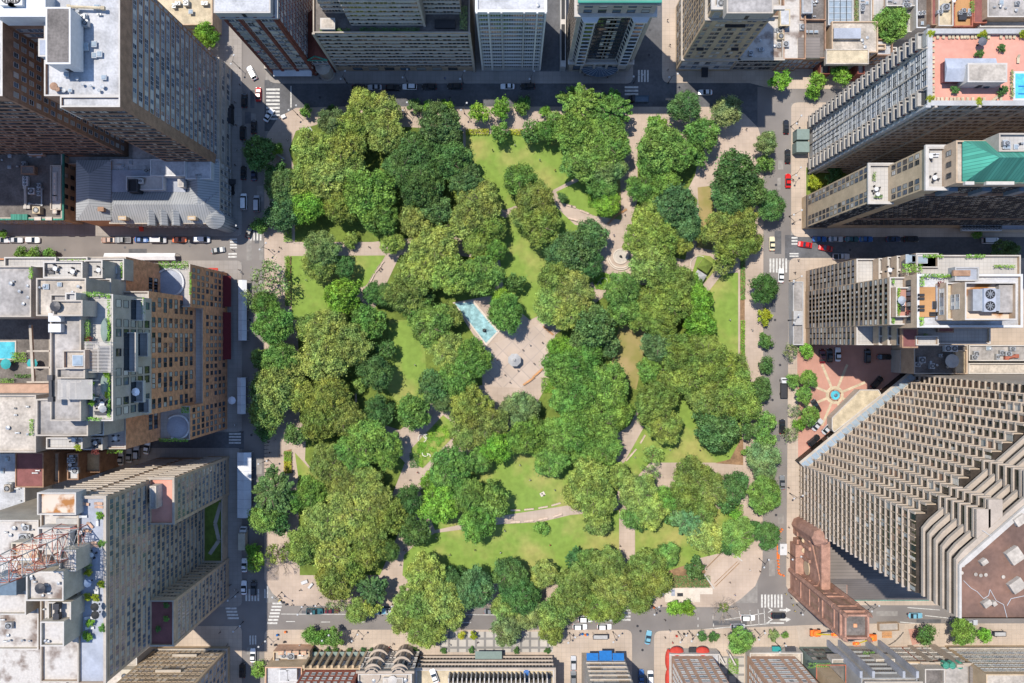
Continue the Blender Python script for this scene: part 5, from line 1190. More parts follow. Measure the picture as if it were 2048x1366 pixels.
# --- grey metal roofed mansion (two parts share one party wall)
b = Bld('mansion', 185, 400, 'narrow building with a ridged grey metal roof between dark roof and mansion')
v = b.vol(153, 322, 221, 440, 13, wall='brick_pink', roof='roof_dark', par=0)
def hip(b, x0, y0, x1, y1, h, rise, axis, inset, m1, m2, base=None):
    X0, Y1 = b.L(x0, y0, h); X1, Y0 = b.L(x1, y1, h); z = h - Z; i = inset
    if axis == 'y':
        xm = (X0+X1)/2; r = [(xm, Y0+i), (xm, Y1-i)]
        fs = [([(X0,Y0,z),(X1,Y0,z),(*r[0],z+rise)], m1), ([(X1,Y0,z),(X1,Y1,z),(*r[1],z+rise),(*r[0],z+rise)], m2), ([(X1,Y1,z),(X0,Y1,z),(*r[1],z+rise)], m1), ([(X0,Y1,z),(X0,Y0,z),(*r[0],z+rise),(*r[1],z+rise)], m2)]
    else:
        yy = (Y0+Y1)/2; r = [(X0+i, yy), (X1-i, yy)]
        fs = [([(X0,Y0,z),(X1,Y0,z),(*r[1],z+rise),(*r[0],z+rise)], m1), ([(X1,Y0,z),(X1,Y1,z),(*r[1],z+rise)], m2), ([(X1,Y1,z),(X0,Y1,z),(*r[0],z+rise),(*r[1],z+rise)], m1), ([(X0,Y1,z),(X0,Y0,z),(*r[0],z+rise)], m2)]
    mb = MB()
    for vs, mm in fs: mb.add(vs, [tuple(range(len(vs)))], mm)
    return mb.build('pitched_roof', b.root)
hip(b, 152, 320, 222, 441, 13, 2.6, 'y', 5, 'seam_metal', 'seam_metal_x'); b.bulk(201, 418, 14, 1.6, 1.1, 1.6, 'brick_brown', 'brick_brown', name='chimney', door=False)
b = Bld('mansion', 335, 390, 'mansion with a large grey standing seam roof, dormers and a rounded corner')
v = b.vol(222, 318, 436, 444, 12, wall='limestone', roof='roof_white', par=0)
b.win(v, 'E', 10, 2.6, 3.2, 3, 1.1, 1.8, .03, .97, 'p'); b.win(v, 'S', 18, 2.6, 3.2, 3, 1.1, 1.8, .02, .98, 'p'); b.cornice(v, 11.4, .5, .6, 'limestone', 'ES')
b.vent(0, 0, 0) if False else None
hip(b, 221, 380, 438, 446, 12, 3.6, 'x', 3, 'seam_metal', 'seam_metal_x')
hip(b, 372, 322, 439, 446, 12, 4.0, 'y', 6, 'seam_metal', 'seam_metal_x')
b.vol(222, 340, 372, 384, 12.6, 11, wall='seam_metal', roof='roof_blue', par=0); b.vol(252, 352, 326, 380, 15, 12, wall='white', roof='roof_stained', par=.4); b.vol(300, 318, 370, 352, 16, 12, wall='white', roof='roof_white', par=.3); b.vol(371, 318, 422, 358, 15.5, 12, wall='white', roof='roof_white', par=.3)
b.vol(255, 358, 275, 384, 16.5, 12, wall='dark_metal', roof='black', par=.4); b.bulk(361, 366, 13, 1.6, 2.2, 3, 'white_stone', 'roof_grey', name='chimney', door=False)
for px in (301, 326, 350):
    x, y = b.L(px, 438, 14); mb = MB(); mb.add([(x-1.3, y-2, 12), (x+1.3, y-2, 12), (x+1.3, y+2.6, 14), (x-1.3, y+2.6, 14), (x, y-2, 14.6), (x, y+2.8, 15.2), (x-1.3, y-2, 13.4), (x+1.3, y-2, 13.4)], [(0,1,7,4,6),(1,2,5,4,7),(3,0,6,4,5)], 'seam_metal_x'); mb.build('dormer', b.root)
for px in (244, 383): b.bulk(px, 436, 13, 2.2, 1.0, 2.4, 'tan_stone', 'white_stone', name='chimney', door=False)
x, y = b.L(430, 438, 12); mb = MB(); mb.lathe(x, y, [(2.8, 0), (2.8, 11.8), (3.2, 12), (.2, 15.0)], 'seam_metal_x', 20); mb.build('corner_turret', b.root)
b.hvac(278, 362, 15, 2, 1.6, 1, 2, 'white'); b.clutter(225, 325, 295, 345, 12, 8)
b.awning(v, 'S', .13, .17, 3.4, 1.6, 'red_cloth'); b.awning(v, 'E', .70, .78, 3.4, 2.2, 'black')
# --- the big terraced orange brick block
b = Bld('apartment_block', 380, 700, 'terraced orange brick apartment block with pale penthouses and roof gardens')
br = dict(wall='brick_orange', roof='terrace_paving', cap='limestone')
n1 = b.vol(398, 546, 455, 622, 29, g=True, **br); s1 = b.vol(398, 797, 455, 857, 29, g=True, **br); c1 = b.vol(438, 622, 455, 797, 20, g=True, **br)
for v, n in ((n1, 6), (s1, 5), (c1, 12)): b.win(v, 'E', n, 3.4, 3.3, 8, 1.2, 1.5, .05, .95, 'd', skip=.12)
n2 = b.vol(330, 546, 400, 602, 48, g=True, **br); s2 = b.vol(330, 801, 400, 857, 48, g=True, **br); c2 = b.vol(330, 602, 440, 801, 49, g=True, **br)
b.win(c2, 'E', 22, 22.5, 3.4, 8, 1.2, 1.5, .04, .96, 'd', cols=[0,1,3,4,5,6,8,9,11,12,13,14,16,17,19,20,21], skip=.08); b.win(n2, 'E', 4, 31, 3.2, 2, 1.3, 1.8, .1, .5, 'd'); b.win(s2, 'E', 4, 31, 3.2, 2, 1.3, 1.8, .4, .9, 'd')
b.win(n1, 'N', 7, 3.4, 3.1, 8, 1.2, 1.6, .03, .97); b.win(n2, 'N', 8, 3.4, 3.1, 14, 1.2, 1.6)
st = dict(wall='limestone', roof='terrace_paving', cap='white_stone')
c4 = b.vol(163, 588, 226, 842, 67.5, 48, wall='limestone', roof='terrace_paving', cap='white_stone'); b.win(c4, 'E', 12, 50.5, 3.6, 5, 1.8, 2.2, .03, .97, 'n', cols=[0, 1, 3, 4, 6, 8, 9, 11])
for u0, u1, z, w in ((.02, .2, 56, 2.4), (.30, .62, 59.5, 2.2), (.30, .5, 54, 2.6), (.70, .88, 56, 2.4), (.86, .98, 52, 2.0)):
    X0, Y0, X1, Y1, _, _ = c4; ya, yb_ = Y0+(Y1-Y0)*(1-u1), Y0+(Y1-Y0)*(1-u0); mb = MB()
    mb.box(X1-.01, ya, z, X1+w, yb_, z+.3, 'terrace_paving'); mb.box(X1+w-.2, ya, z+.3, X1+w, yb_, z+1.3, 'white_stone'); mb.box(X1+.005, ya, z+.3, X1+w-.2, ya+.2, z+1.3, 'white_stone'); mb.box(X1+.005, yb_-.2, z+.3, X1+w-.2, yb_, z+1.3, 'white_stone'); mb.box(X1, ya+.3, z+.35, X1+.09, yb_-.3, z+2.8, 'glass'); mb.build('balcony', b.root)
nn = b.vol(176, 517, 248, 560, 50, 45, **st); b.vol(86, 523, 165, 556, 58, 45, **st); b.vol(8, 514, 112, 534, 52, 45, **st); b.vol(113, 514, 175, 522, 51, 45, **st); b.vol(168, 520, 205, 556, 56, 45, **st)
b.vol(-400, 532, 62, 634, 54, wall='limestone', roof='roof_grey', cap='limestone'); b.vol(72, 556, 172, 632, 66, 45, wall='limestone', roof='roof_beige', cap='limestone'); b.vol(178, 557, 222, 587, 55, 45, **st)
b.vol(100, 588, 162, 842, 70, 45, wall='limestone', roof='roof_grey', cap='limestone'); b.vol(105, 600, 165, 632, 73, 65, wall='limestone', roof='roof_beige', cap='limestone'); b.vol(130, 585, 152, 602, 72, 65, wall='white_stone', roof='roof_white')
b.vol(125, 700, 170, 738, 73, 65, wall='brick_pink', roof='roof_beige', cap='limestone'); b.vol(112, 736, 170, 757, 72, 65, wall='limestone', roof='roof_grey', cap='limestone')
b.vol(72, 798, 176, 872, 64, 45, wall='limestone', roof='roof_grey', cap='limestone'); b.vol(178, 840, 208, 871, 58, 45, **st); b.vol(92, 875, 165, 898, 54, 45, **st); b.vol(166, 875, 205, 900, 50, 45, **st)
b.vol(-400, 790, 72, 905, 56, wall='limestone', roof='roof_beige', cap='limestone'); b.vol(114, 803, 172, 826, 67, 60, wall='limestone', roof='roof_dark', cap='white_stone', pw=.6)
b.vol(-400, 546, 330, 857, 40, g=True, wall='limestone', roof='terrace_paving') if False else None
b.vol(-60, 546, 331, 596, 44, g=True, wall='brick_orange', roof='terrace_paving'); b.vol(262, 700, 331, 857, 43.8, g=True, wall='brick_orange', roof='terrace_paving', name='wall'); b.vol(262, 596, 331, 700, 43.6, g=True, wall='brick_orange', roof='terrace_paving')
# courtyard pool deck with pergola beams
pool = b.vol(-300, 636, 100, 770, 34, wall='limestone', roof='roof_dark', par=.2)
x0, y1 = b.L(-60, 684, 34); x1, y0 = b.L(30, 717, 34); mb = MB(); mb.box(x0-.4, y0-.4, 33.6, x1+.4, y1+.4, 33.95, 'white_stone'); mb.box(x0, y0, 33.9, x1, y1, 34.0, 'pool'); mb.build('swimming_pool', b.root)
mb = MB()
for y in (702, 735, 764): a, c = b.L(55, y, 44), b.L(100, y, 44); mb.tube((*a, 44), (*c, 44), .35, .35, 'limestone', 4)
a, c = b.L(62, 650, 44), b.L(68, 764, 44); mb.tube((*a, 44), (*c, 44), .5, .5, 'limestone', 4); mb.build('roof_beams', b.root)
b.green(25, 704, 55, 725, 34, 'L', 1); b.green(0, 756, 30, 768, 34, 'G', .9); b.green(32, 748, 70, 755, 34, 'D', .9)
# terra cotta tiled strip
x0, y1 = b.L(-60, 770, 50); x1, y0 = b.L(102, 786, 50); mb = MB(); mb.add([(x0,y0,49.5),(x1,y0,49.5),(x1,y1,46.5),(x0,y1,46.5),(x0,y0,40),(x1,y0,40),(x1,y1,40),(x0,y1,40)], [(0,1,2,3),(0,4,5,1),(1,5,6,2),(3,2,6,7)], 'brick_pink'); mb.build('tiled_roof', b.root)
# pergolas
def pergola(b, x0, y0, x1, y1, h, n=22, m='white_stone'):
    X0, Y1 = b.L(x0, y0, h); X1, Y0 = b.L(x1, y1, h); mb = MB(); z = h - Z
    for i in range(n): y = Y0 + (Y1-Y0)*i/(n-1); mb.box(X0, y-.07, z-.2, X1, y+.07, z, m)
    for x in (X0+.3, (X0+X1)/2, X1-.3): mb.box(x-.12, Y0, z-.45, x+.12, Y1, z-.21, m)
    for x in (X0+.3, X1-.3):
        for y in (Y0+.2, Y1-.2): mb.box(x-.1, y-.1, z-3, x+.1, y+.1, z-.45, m)
    mb.build('pergola', b.root)
pergola(b, 168, 684, 222, 744, 71); pergola(b, 115, 760, 185, 798, 72.5)
for a in ((217, 590, 222, 690, 67.3), (217, 744, 222, 836, 67.3), (166, 584, 204, 594, 67.3), (204, 587, 222, 594, 67.3), (166, 834, 205, 841, 67.3), (262, 684, 265, 760, 56.6), (286, 595, 290, 630, 56.6), (243, 524, 247, 556, 49.4), (115, 519, 175, 522, 50.3), (62, 838, 69, 870, 55.4), (60, 535, 68, 558, 54), (318, 523, 378, 537, 28.6), (364, 812, 380, 826, 28.6), (320, 876, 378, 883, 28.6), (380, 545, 384, 590, 28.6), (216, 896, 247, 906, 45)):
    b.green(*a, col='L', hh=.8)
b.green(172, 640, 184, 690, 67.3, 'G', 1.6); b.green(175, 625, 187, 634, 67.5, 'R', 1.4); b.green(175, 673, 188, 684, 67.5, 'R', 1.4); b.green(174, 744, 186, 752, 67.5, 'R', 1.4); b.green(187, 898, 201, 908, 50, 'R', 1.2)
b.clutter(20, 560, 60, 620, 53.2, 6, 'v'); b.clutter(80, 565, 165, 590, 65.2, 6, 'vs'); b.clutter(10, 810, 60, 890, 55.2, 6, 'vd'); b.vent(115, 613, 72.2, .8, 1.2, 'dark_metal'); b.skylight(157, 721, 72.4, 2.6, 2.6); b.duct([(105, 755), (106, 798)], 72, .5, 'dark_metal')
b.hvac(109, 635, 69.2, 3, 2, 1.6, 0, 'white'); b.hvac(109, 656, 69.2, 3, 2, 1.6, 0, 'white')
for px, py in ((207, 661), (207, 770)):
    mb = MB(); x, y = b.L(px, py, 68); mb.lathe(0, 0, [(1.3, 67), (1.1, 67.6), (.1, 67.8)], 'green_stone', 18); o = mb.build('boat_shaped_planter', b.root, (x, y, 0)); o.scale = (.8, 2.4, 1)
# round terrace walls on the two brick wings
for px, py, r in ((337, 565, 4.2), (353, 855, 3.6)):
    x, y = b.L(px, py, 29); mb = MB()
    P = [(x + r*math.cos(R(a)), y + r*math.sin(R(a))) for a in range(-120, 150, 15)]
    for p, q in zip(P, P[1:]): mb.tube((*p, 28.4), (*q, 28.4), .35, .35, 'white', 5)
    mb.build('curved_bench', b.root); mb = MB(); mb.lathe(x, y, [(r-.3, 28.0), (r-.3, 28.08), (.1, 28.08)], 'roof_blue', 20); mb.build('round_patio', b.root)
b.awning(n1, 'E', .1, .9, 4.0, 2.4, 'maroon_cloth'); b.awning(c1, 'E', .45, .98, 4.0, 2.4, 'maroon_cloth'); b.awning(n1, 'N', .3, .8, 3.6, 1.4, 'red_cloth', .5)
# --- brick and white roofed low buildings left of the slab tower
b = Bld('low_building', 25, 965, 'low building with a bright white roof at the left edge, above the slab tower')
b.vol(-300, 907, 50, 1025, 14, wall='white_stone', roof='roof_white'); b.hvac(14, 977, 13.4, 2, 2.4, 1.6, 1, 'brown' if 'brown' in MATS else 'roof_beige'); b.clutter(5, 915, 45, 1015, 13.2, 6)
b = Bld('low_building', 58, 940, 'low building with a brown ribbed roof and a brick gable, left of the slab tower')
b.vol(30, 905, 87, 975, 20, wall='brick_brown', roof='roof_maroon', par=.3); b.vol(87, 905, 118, 965, 15, wall='brick_brown', roof='roof_beige'); b.clutter(60, 925, 85, 960, 19.8, 2, 'd')
b = Bld('low_building', 147, 935, 'small brick building with a white patio roof between the orange block and slab tower')
b.vol(134, 907, 157, 960, 16, wall='brick_brown', roof='roof_white'); b.vol(157, 905, 200, 945, 12, wall='brick_brown', roof='roof_tan'); b.clutter(138, 912, 154, 945, 15.2, 7, 'vb')
# --- tall tan slab tower with two wings and a garden court
b = Bld('slab_tower', 430, 1060, 'tall tan slab tower with two projecting wings and a small garden court')
tb = dict(wall='tan_brick', cap='limestone')
m1 = b.vol(377, 915, 418, 1193, 64, g=True, roof='roof_blue', **tb)
nwing = b.vol(417, 912, 458, 989, 41, g=True, roof='roof_pink', **tb); swing = b.vol(417, 1116, 458, 1193, 41, g=True, roof='roof_maroon', **tb)
m0 = b.vol(318, 915, 377.5, 1193, 63, g=True, roof='roof_stained', **tb)
stripes_on(b, m1, 'E', 4.0, 2.8, 21, .02, .98, 'tan_brick', 'glass_teal', 1.1, .12, 34)
for v in (nwing, swing): stripes_on(b, v, 'E', 3.0, 2.8, 13, .06, .94, 'tan_brick', 'glass_teal', 1.1, .12, 10); b.pier(v, 'E', .03, .9, .2, 'tan_brick'); b.pier(v, 'E', .97, .9, .2, 'tan_brick')
stripes_on(b, m0, 'N', 4.0, 2.8, 20, .04, .9, 'limestone', 'glass', 1.5, .3, 8); stripes_on(b, m1, 'N', 4.0, 2.8, 21, .1, .95, 'limestone', 'glass', 1.5, .3, 5)
stripes_on(b, nwing, 'N', 3.0, 2.8, 13, .06, .9, 'limestone', 'glass', 1.5, .3, 6); stripes_on(b, swing, 'N', 6.0, 2.8, 12, .06, .9, 'tan_brick', 'glass', 1.4, .2, 6)
gd = b.vol(417.5, 989, 456, 1116, 5, g=True, wall='tan_brick', roof='lawn_dark', cap='limestone')
mb = MB(); P = [(440, 1006), (428, 1048), (436, 1082), (417, 1110)]
for p, q in zip(P, P[1:]): a, c = Vector(b.L(*p, 5)), Vector(b.L(*q, 5)); d = (c-a).normalized(); n_ = Vector((-d.y, d.x))*.6; mb.add([(*(a+n_), 4.02), (*(a-n_), 4.02), (*(c-n_), 4.02), (*(c+n_), 4.02)], [(0,1,2,3)], 'limestone')
mb.build('garden_path', b.root)
cr = dict(wall='cream', roof='roof_stained', cap='white_stone')
b.vol(52, 1143, 127, 1202, 72, 62, **cr); b.vol(80, 1243, 128, 1293, 71, 62, **cr); b.vol(95, 1204, 142, 1240, 69, 62, **cr); b.vol(118, 1100, 152, 1143, 70, 62, **cr); b.vol(-40, 1180, 52, 1230, 65, 58, **cr); b.vol(74, 985, 152, 1030, 66.5, 62, wall='white_stone', roof='roof_rust'); b.vol(22, 1085, 76, 1125, 64, 60, wall='cream', roof='roof_rust'); b.vol(75, 1055, 140, 1100, 66, 62, wall='white_stone', roof='roof_stained')
b.hvac(12, 1170, 65, 5, 5, 4, 0, 'blue_metal'); b.duct([(55, 1135), (100, 1118)], 70, .9, 'brick_brown'); b.duct([(2, 1118), (75, 1118)], 64, .3, 'white'); b.duct([(2, 1150), (50, 1144)], 64, .3, 'white'); b.duct([(118, 1210), (118, 1230)], 69, .6, 'dark_metal')
b.clutter(-20, 1235, 70, 1290, 59.2, 8, 'bdv'); b.clutter(5, 1050, 70, 1080, 59.2, 10, 'bdv'); b.vent(84, 1175, 72, .8, 1, 'dark_metal'); b.clutter(60, 1150, 120, 1195, 71.2, 8, 'dv'); b.clutter(90, 1250, 125, 1288, 70.2, 3, 'v'); b.clutter(5, 1190, 90, 1225, 62.2, 10, 'vd')
west = b.vol(-60, 1040, 77, 1300, 60, wall='cream', roof='roof_stained', cap='white_stone')
mb = MB()
for i in range(9): a, c = b.L(4, 1122+i*4, 62), b.L(32, 1122+i*4, 62); mb.tube((*a, 61.5), (*c, 61.5), .1, .1, 'white', 4)
for x in (4, 18, 32): a, c = b.L(x, 1122, 62), b.L(x, 1154, 62); mb.tube((*a, 61.5), (*c, 61.5), .15, .15, 'white', 4)
mb.build('steel_grid', b.root)
b.vol(299, 972, 312, 1018, 44, 40, wall='roof_beige', roof='roof_grey', par=.2)
b.cornice(m1, 63.5, .5, .4, 'limestone', 'EN'); b.cornice(nwing, 40.5, .5, .3, 'limestone', 'EN')
# --- red and white lattice mast on the slab tower roof
mast = empty('lattice_mast', *W(150, 1075, 62.5), 62.5); mb = MB(); Hm = 36
def lev(z): return 2.4 * (1 - z/Hm*.6) + 1.0
L_ = 9
for k in range(L_):
    z0, z1 = Hm*k/L_, Hm*(k+1)/L_; a0, a1 = lev(z0), lev(z1); mm = 'red_paint' if k % 2 == 0 else 'white_stone'
    if mm == 'red_paint' and mm not in MATS: mat('red_paint', (.36, .12, .08), .6, .15, 1)
    for (sx, sy), (tx, ty) in zip(((-1,-1),(1,-1),(1,1),(-1,1)), ((1,-1),(1,1),(-1,1),(-1,-1))):
        p0, p1 = (sx*a0, sy*a0, z0), (sx*a1, sy*a1, z1); q0, q1 = (tx*a0, ty*a0, z0), (tx*a1, ty*a1, z1)
        mb.tube(p0, p1, .15, .15, mm, 4); mb.tube(p0, q1, .07, .07, mm, 4); mb.tube(q0, p1, .07, .07, mm, 4); mb.tube(p1, q1, .1, .1, mm, 4)
mb.build('lattice', mast)
mb = MB(); mb.cbox(0, 0, -.3, 9.5, 9.5, .3, 'grey_concrete'); mb.build('base', mast)
reg(mast, 'tall red and white steel lattice mast leaning left from the slab tower roof', 'mast', 70, 1040, exact=True)
# --- tan building below the slab tower
b = Bld('apartment_house', 400, 1330, 'tan apartment building with sunlit windowed front at the bottom left crossing')
v = b.vol(318, 1292, 460, 1480, 34, g=True, wall='tan_stone', roof='roof_grey'); b.win(v, 'N', 13, 4.2, 3.0, 10, 1.2, 1.6, .03, .97, 't'); b.win(v, 'E', 16, 4.2, 3.0, 10, 1.3, 1.6, .02, .98, 'w')
for u0, u1, z in ((.35, .68, 8.0), (.35, .68, 19.5), (.35, .68, 30)): b.band(v, 'N', z, .4, .8, 'limestone', u0, u1, 'balcony')
b.cornice(v, 3.0, .5, .5, 'limestone', 'NE')
b = Bld('low_building', 290, 1340, 'low flat roofed building with a cream cooling unit, between slab tower and tan building')
b.vol(180, 1280, 316, 1480, 14, g=True, wall='limestone', roof='roof_beige', cap='white_stone'); b.hvac(255, 1352, 13.2, 4, 4, 2.6, 2, 'cream')
b = Bld('low_building', 60, 1290, 'low stone buildings and yard at the lower left edge beside a dark tree')
b.vol(-300, 1255, 170, 1560, 10, g=True, wall='limestone', roof='roof_stained')
# ================================================================== along the bottom
b = Bld('low_building', 575, 1320, 'low building with a rounded white roof and a tan roof under repair')
v = b.vol(546, 1303, 619, 1331, 6, wall='brick_pink', roof='roof_beige', cap='tan_stone'); b.clutter(552, 1308, 612, 1326, 5.4, 9, 'dvb'); v = b.vol(530, 1334, 604, 1460, 11, wall='tan_stone', roof='roof_white', cap='brick_pink'); b.bulk(568, 1352, 10.4, 3, 3.4, 2, 'white', 'roof_white', door=False); b.bulk(583, 1350, 10.4, 3, 3.4, 2, 'white', 'roof_white', door=False)
for k in range(4): b.bulk(562+k*15, 1306, 5.4, 1.4, 1, 1.2, 'brick_pink', 'roof_tan', name='chimney', door=False)
b = Bld('hotel', 680, 1330, 'red brick building over a pale shopfront with green canopies and slanted piers')
v = b.vol(628, 1304, 735, 1480, 12.5, g=True, wall='tan_stone', roof='roof_beige')
v2 = b.vol(629, 1308, 734, 1480, 36, 12, g=True, wall='brick_rust', roof='roof_dark')
b.win(v2, 'N', 8, 15, 3.2, 7, 1.1, 1.4, .03, .97, 'w')
for i in range(9): b.pier(v, 'N', i/8, .7, 1.0, 'tan_stone')
for i in range(8): b.awning(v, 'N', i/8+.02, (i+1)/8-.02, 3.6, 1.3, 'green_stone', .6); 
b.win(v, 'N', 8, 8.6, 3, 1, 1.8, 3.4, .01, .99, 'd')
b = Bld('town_hall', 788, 1320, 'ornate pale stone building with two curved bow fronts and a pale roof')
v = b.vol(738, 1300, 838, 1480, 18, g=True, wall='beige_concrete', roof='roof_beige', cap='white_stone')
X0, Y0, X1, Y1, _, h = v
for u in (.25, .75):
    cx = X0+(X1-X0)*u
    for k, (r, z0, z1) in enumerate(((2.9, 0, 5.4), (2.7, 5.4, 10.6), (2.5, 10.6, 15.6), (2.2, 15.6, 17.6))):
        mb = MB(); mb.lathe(cx, Y1-.8, [(r, z0), (r, z1-.5), (r+.45, z1-.45), (r+.45, z1), (r-.6, z1+.02)], 'beige_concrete', 24)
        for a in (50, 90, 130): c_, s_ = math.cos(R(a)), math.sin(R(a)); mb.cbox(cx+(r+.02)*c_, Y1-.8+(r+.02)*s_, z0+1, 1.1, .25, max(1.6, z1-z0-2.4), 'glass', R(a-90))
        mb.build('bow_front', b.root)
b.win(v, 'N', 3, 3, 4.6, 4, 1.2, 2.4, .40, .60, 'p'); b.win(v, 'N', 2, 3, 4.6, 4, 1.2, 2.2, 0, .1, 'p'); b.win(v, 'N', 2, 3, 4.6, 4, 1.2, 2.2, .9, 1, 'p'); b.cornice(v, 16.8, .8, .7, 'beige_concrete', 'N')
b.vent(786, 1357, 17.2, .9, 1.6, 'white_stone'); b.vent(748, 1360, 17.2, .4, .8); b.vent(811, 1359, 17.2, .4, .8); b.bulk(786, 1363, 17, 6, 2, 1.4, 'white_stone', 'roof_beige', door=False)
b = Bld('parking_building', 960, 1330, 'long low parking building screened by rows of dark vertical slots')
v = b.vol(841, 1309, 1104, 1480, 11.5, g=True, wall='beige_concrete', roof='roof_tan', cap='white_stone')
X0, Y0, X1, Y1, _, h = v
for r, z in enumerate((3.4, 6.2, 9.0)):
    mb = MB()
    for i in range(40): x = X0 + .8 + i*(X1-X0-1.6)/39; mb.box(x-.28, Y1+.002, z-.8, x+.28, Y1+.05, z+1.0, 'black')
    mb.build('slot_row', b.root)
    b.band(v, 'N', z-1.3, .3, .5, 'beige_concrete')
b.cornice(v, 10.9, .6, .6, 'beige_concrete', 'NEW')
v2 = b.vol(905, 1325, 1090, 1480, 16, 11, g=True, wall='beige_concrete', roof='roof_beige', cap='white_stone')
for i in range(23): b.pier(v2, 'N', i/22, .35, 1.8, 'white_stone', 11, 15.5)
mb = MB(); mb.box(v2[0]+.5, v2[3]+.005, 11.2, v2[2]-.5, v2[3]+.06, 14.6, 'glass'); mb.build('window_strip', b.root)
b.awning(v, 'N', .42, .62, 4.0, 2.6, 'green_stone', .3)
b = Bld('apartment_tower', 1203, 1330, 'pale concrete tower with bright blue entrance awnings beside the lower street')
v = b.vol(1163, 1305, 1245, 1480, 40, g=True, wall='limestone', roof='roof_grey'); b.win(v, 'N', 3, 9.5, 3.0, 10, 3.2, 1.7, .1, .95, 't'); b.win(v, 'E', 12, 9.5, 3.0, 10, 1.3, 1.6, .03, .97, 'd')
for u0, u1, o in ((.08, .36, 2.2), (.38, .68, 3.0), (.70, .97, 2.2)): b.awning(v, 'N', u0, u1, 6.5, o, 'blue_cloth', .7)
b.win(v, 'N', 3, 5.2, 3, 1, 3.4, 3.0, .06, .98, 'w')
for i in range(11): b.band(v, 'N', 8.2+i*3, .3, .5, 'limestone', .05, .97)
b = Bld('apartment_house', 1385, 1330, 'tan brick building with red domed awnings on two sides of its shops')
v = b.vol(1333, 1296, 1432, 1480, 4.8, g=True, wall='white_stone', roof='roof_white', cap='white_stone'); v2 = b.vol(1338, 1302, 1418, 1480, 38, 4, g=True, wall='brick_pink', roof='roof_grey')
b.win(v2, 'N', 10, 7.5, 2.9, 10, 1.2, 1.5, .03, .97, 'w', cols=[0, 2, 4, 5, 7, 9]); b.win(v2, 'W', 14, 7.5, 2.9, 10, 1.2, 1.5, .03, .97)
def dome_awning(b, x, y, rx, ry, z):
    mb = MB(); mb.lathe(0, 0, [(1, 0), (.92, .45), (.7, .75), (.35, .95), (.02, 1.0)], 'red_cloth', 16); o = mb.build('domed_awning', b.root, (x, y, z)); o.scale = (rx, ry, 1.2)
for px in (1349, 1400): x, y = b.L(px, 1296); dome_awning(b, x, y, 2.4, 1.7, 2.8)
for py in (1312, 1350): x, y = b.L(1333, py); dome_awning(b, x, y, 1.1, 3.6, 2.8)
b.awning(v, 'N', .40, .55, 3.6, 1.4, 'black', .4)
for px in (1437, 1458): x, y = b.L(px, 1300); mb = MB(); mb.cbox(x, y-1.5, 0, .5, 4, 4, 'white_stone', .5); mb.build('garden_wall', b.root)
b = Bld('apartment_house', 1545, 1330, 'second tan brick building, with a green sign, right of the paved garden gap')
v = b.vol(1490, 1293, 1594, 1480, 5, g=True, wall='white_stone', roof='roof_beige', cap='white_stone'); v2 = b.vol(1487, 1302, 1580, 1480, 38, 4, g=True, wall='brick_pink', roof='roof_grey')
b.win(v2, 'N', 11, 7.5, 2.9, 10, 1.2, 1.5, .03, .97, 'w', cols=[0, 2, 4, 5, 6, 8, 10]); b.awning(v, 'N', .45, .62, 4, 1.4, 'teal_cloth', .5); b.awning(v, 'N', .70, .9, 4, 1.2, 'dark_metal', .4); b.win(v2, 'W', 12, 7.5, 2.9, 10, 1.2, 1.5)
x, y = G(1462, 1330); hedge(1456, 1316, 1476, 1346, Z, .8, 'L', 'square green lawn bed between the tan brick buildings')
b = Bld('town_house', 1640, 1320, 'house with mottled green copper terraces and a red framed side wall')
v = b.vol(1598, 1293, 1655, 1480, 14, g=True, wall='green_stone', roof='roof_dark', cap='brick_rust'); b.vol(1600, 1298, 1625, 1480, 26, 13, g=True, wall='tan_stone', roof='roof_beige', cap='white_stone'); b.win(v, 'N', 5, 3, 3.2, 3, 1.4, 1.8, .03, .97, 'd'); b.green(1615, 1325, 1660, 1335, 13.6, 'G', .6)
b = Bld('modern_building', 1740, 1330, 'modern grey building with glass front and slanting fins below the church tower')
v = b.vol(1655, 1291, 1757, 1480, 24, g=True, wall='grey_concrete', roof='roof_grey', cap='grey_metal'); v2 = b.vol(1660, 1300, 1765, 1480, 32, 23, g=True, wall='grey_concrete', roof='roof_dark', cap='white_stone')
for k in range(5): b.band(v2, 'N', 24 + k*1.7, .5, .6, 'white_stone', .0, 1)
stripes_on(b, v, 'N', 3.2, 3.1, 6, .24, .72, wm='grey_metal', mull=12)
for u in (0, .22, .76, 1.0): b.pier(v, 'N', u, .8, 2.0, 'roof_blue')
b.green(1725, 1302, 1748, 1312, 8, 'G', .6); b.vol(1664, 1318, 1690, 1330, 13, 9, wall='white_stone', roof='roof_beige', par=.3); b.vol(1752, 1318, 1790, 1330, 13, 9, wall='white_stone', roof='roof_beige', par=.3)
b = Bld('row_house', 1810, 1320, 'red and tan row house with tall white trimmed windows below the right street')
v = b.vol(1758, 1293, 1800, 1480, 13, g=True, wall='brownstone', roof='roof_dark', cap='white_stone'); b.win(v, 'N', 4, 2.6, 3.4, 4, 1.2, 1.9, .03, .97, 'p'); b.cornice(v, 12.4, .6, .5, 'tan_stone', 'N'); b.vol(1850, 1338, 1890, 1480, 17, 12, wall='white_stone', roof='roof_dark')
b = Bld('row_house', 1850, 1320, 'dark red row house with stone bays, middle one of the bottom right row')
v = b.vol(1800.5, 1293, 1838, 1480, 13.6, g=True, wall='brick_rust', roof='roof_dark', cap='tan_stone'); b.win(v, 'N', 4, 2.6, 3.4, 4, 1.1, 1.9, .03, .97, 'p'); b.cornice(v, 12.8, .6, .6, 'beige_concrete', 'N'); b.pier(v, 'N', .5, 1.6, .6, 'beige_concrete')
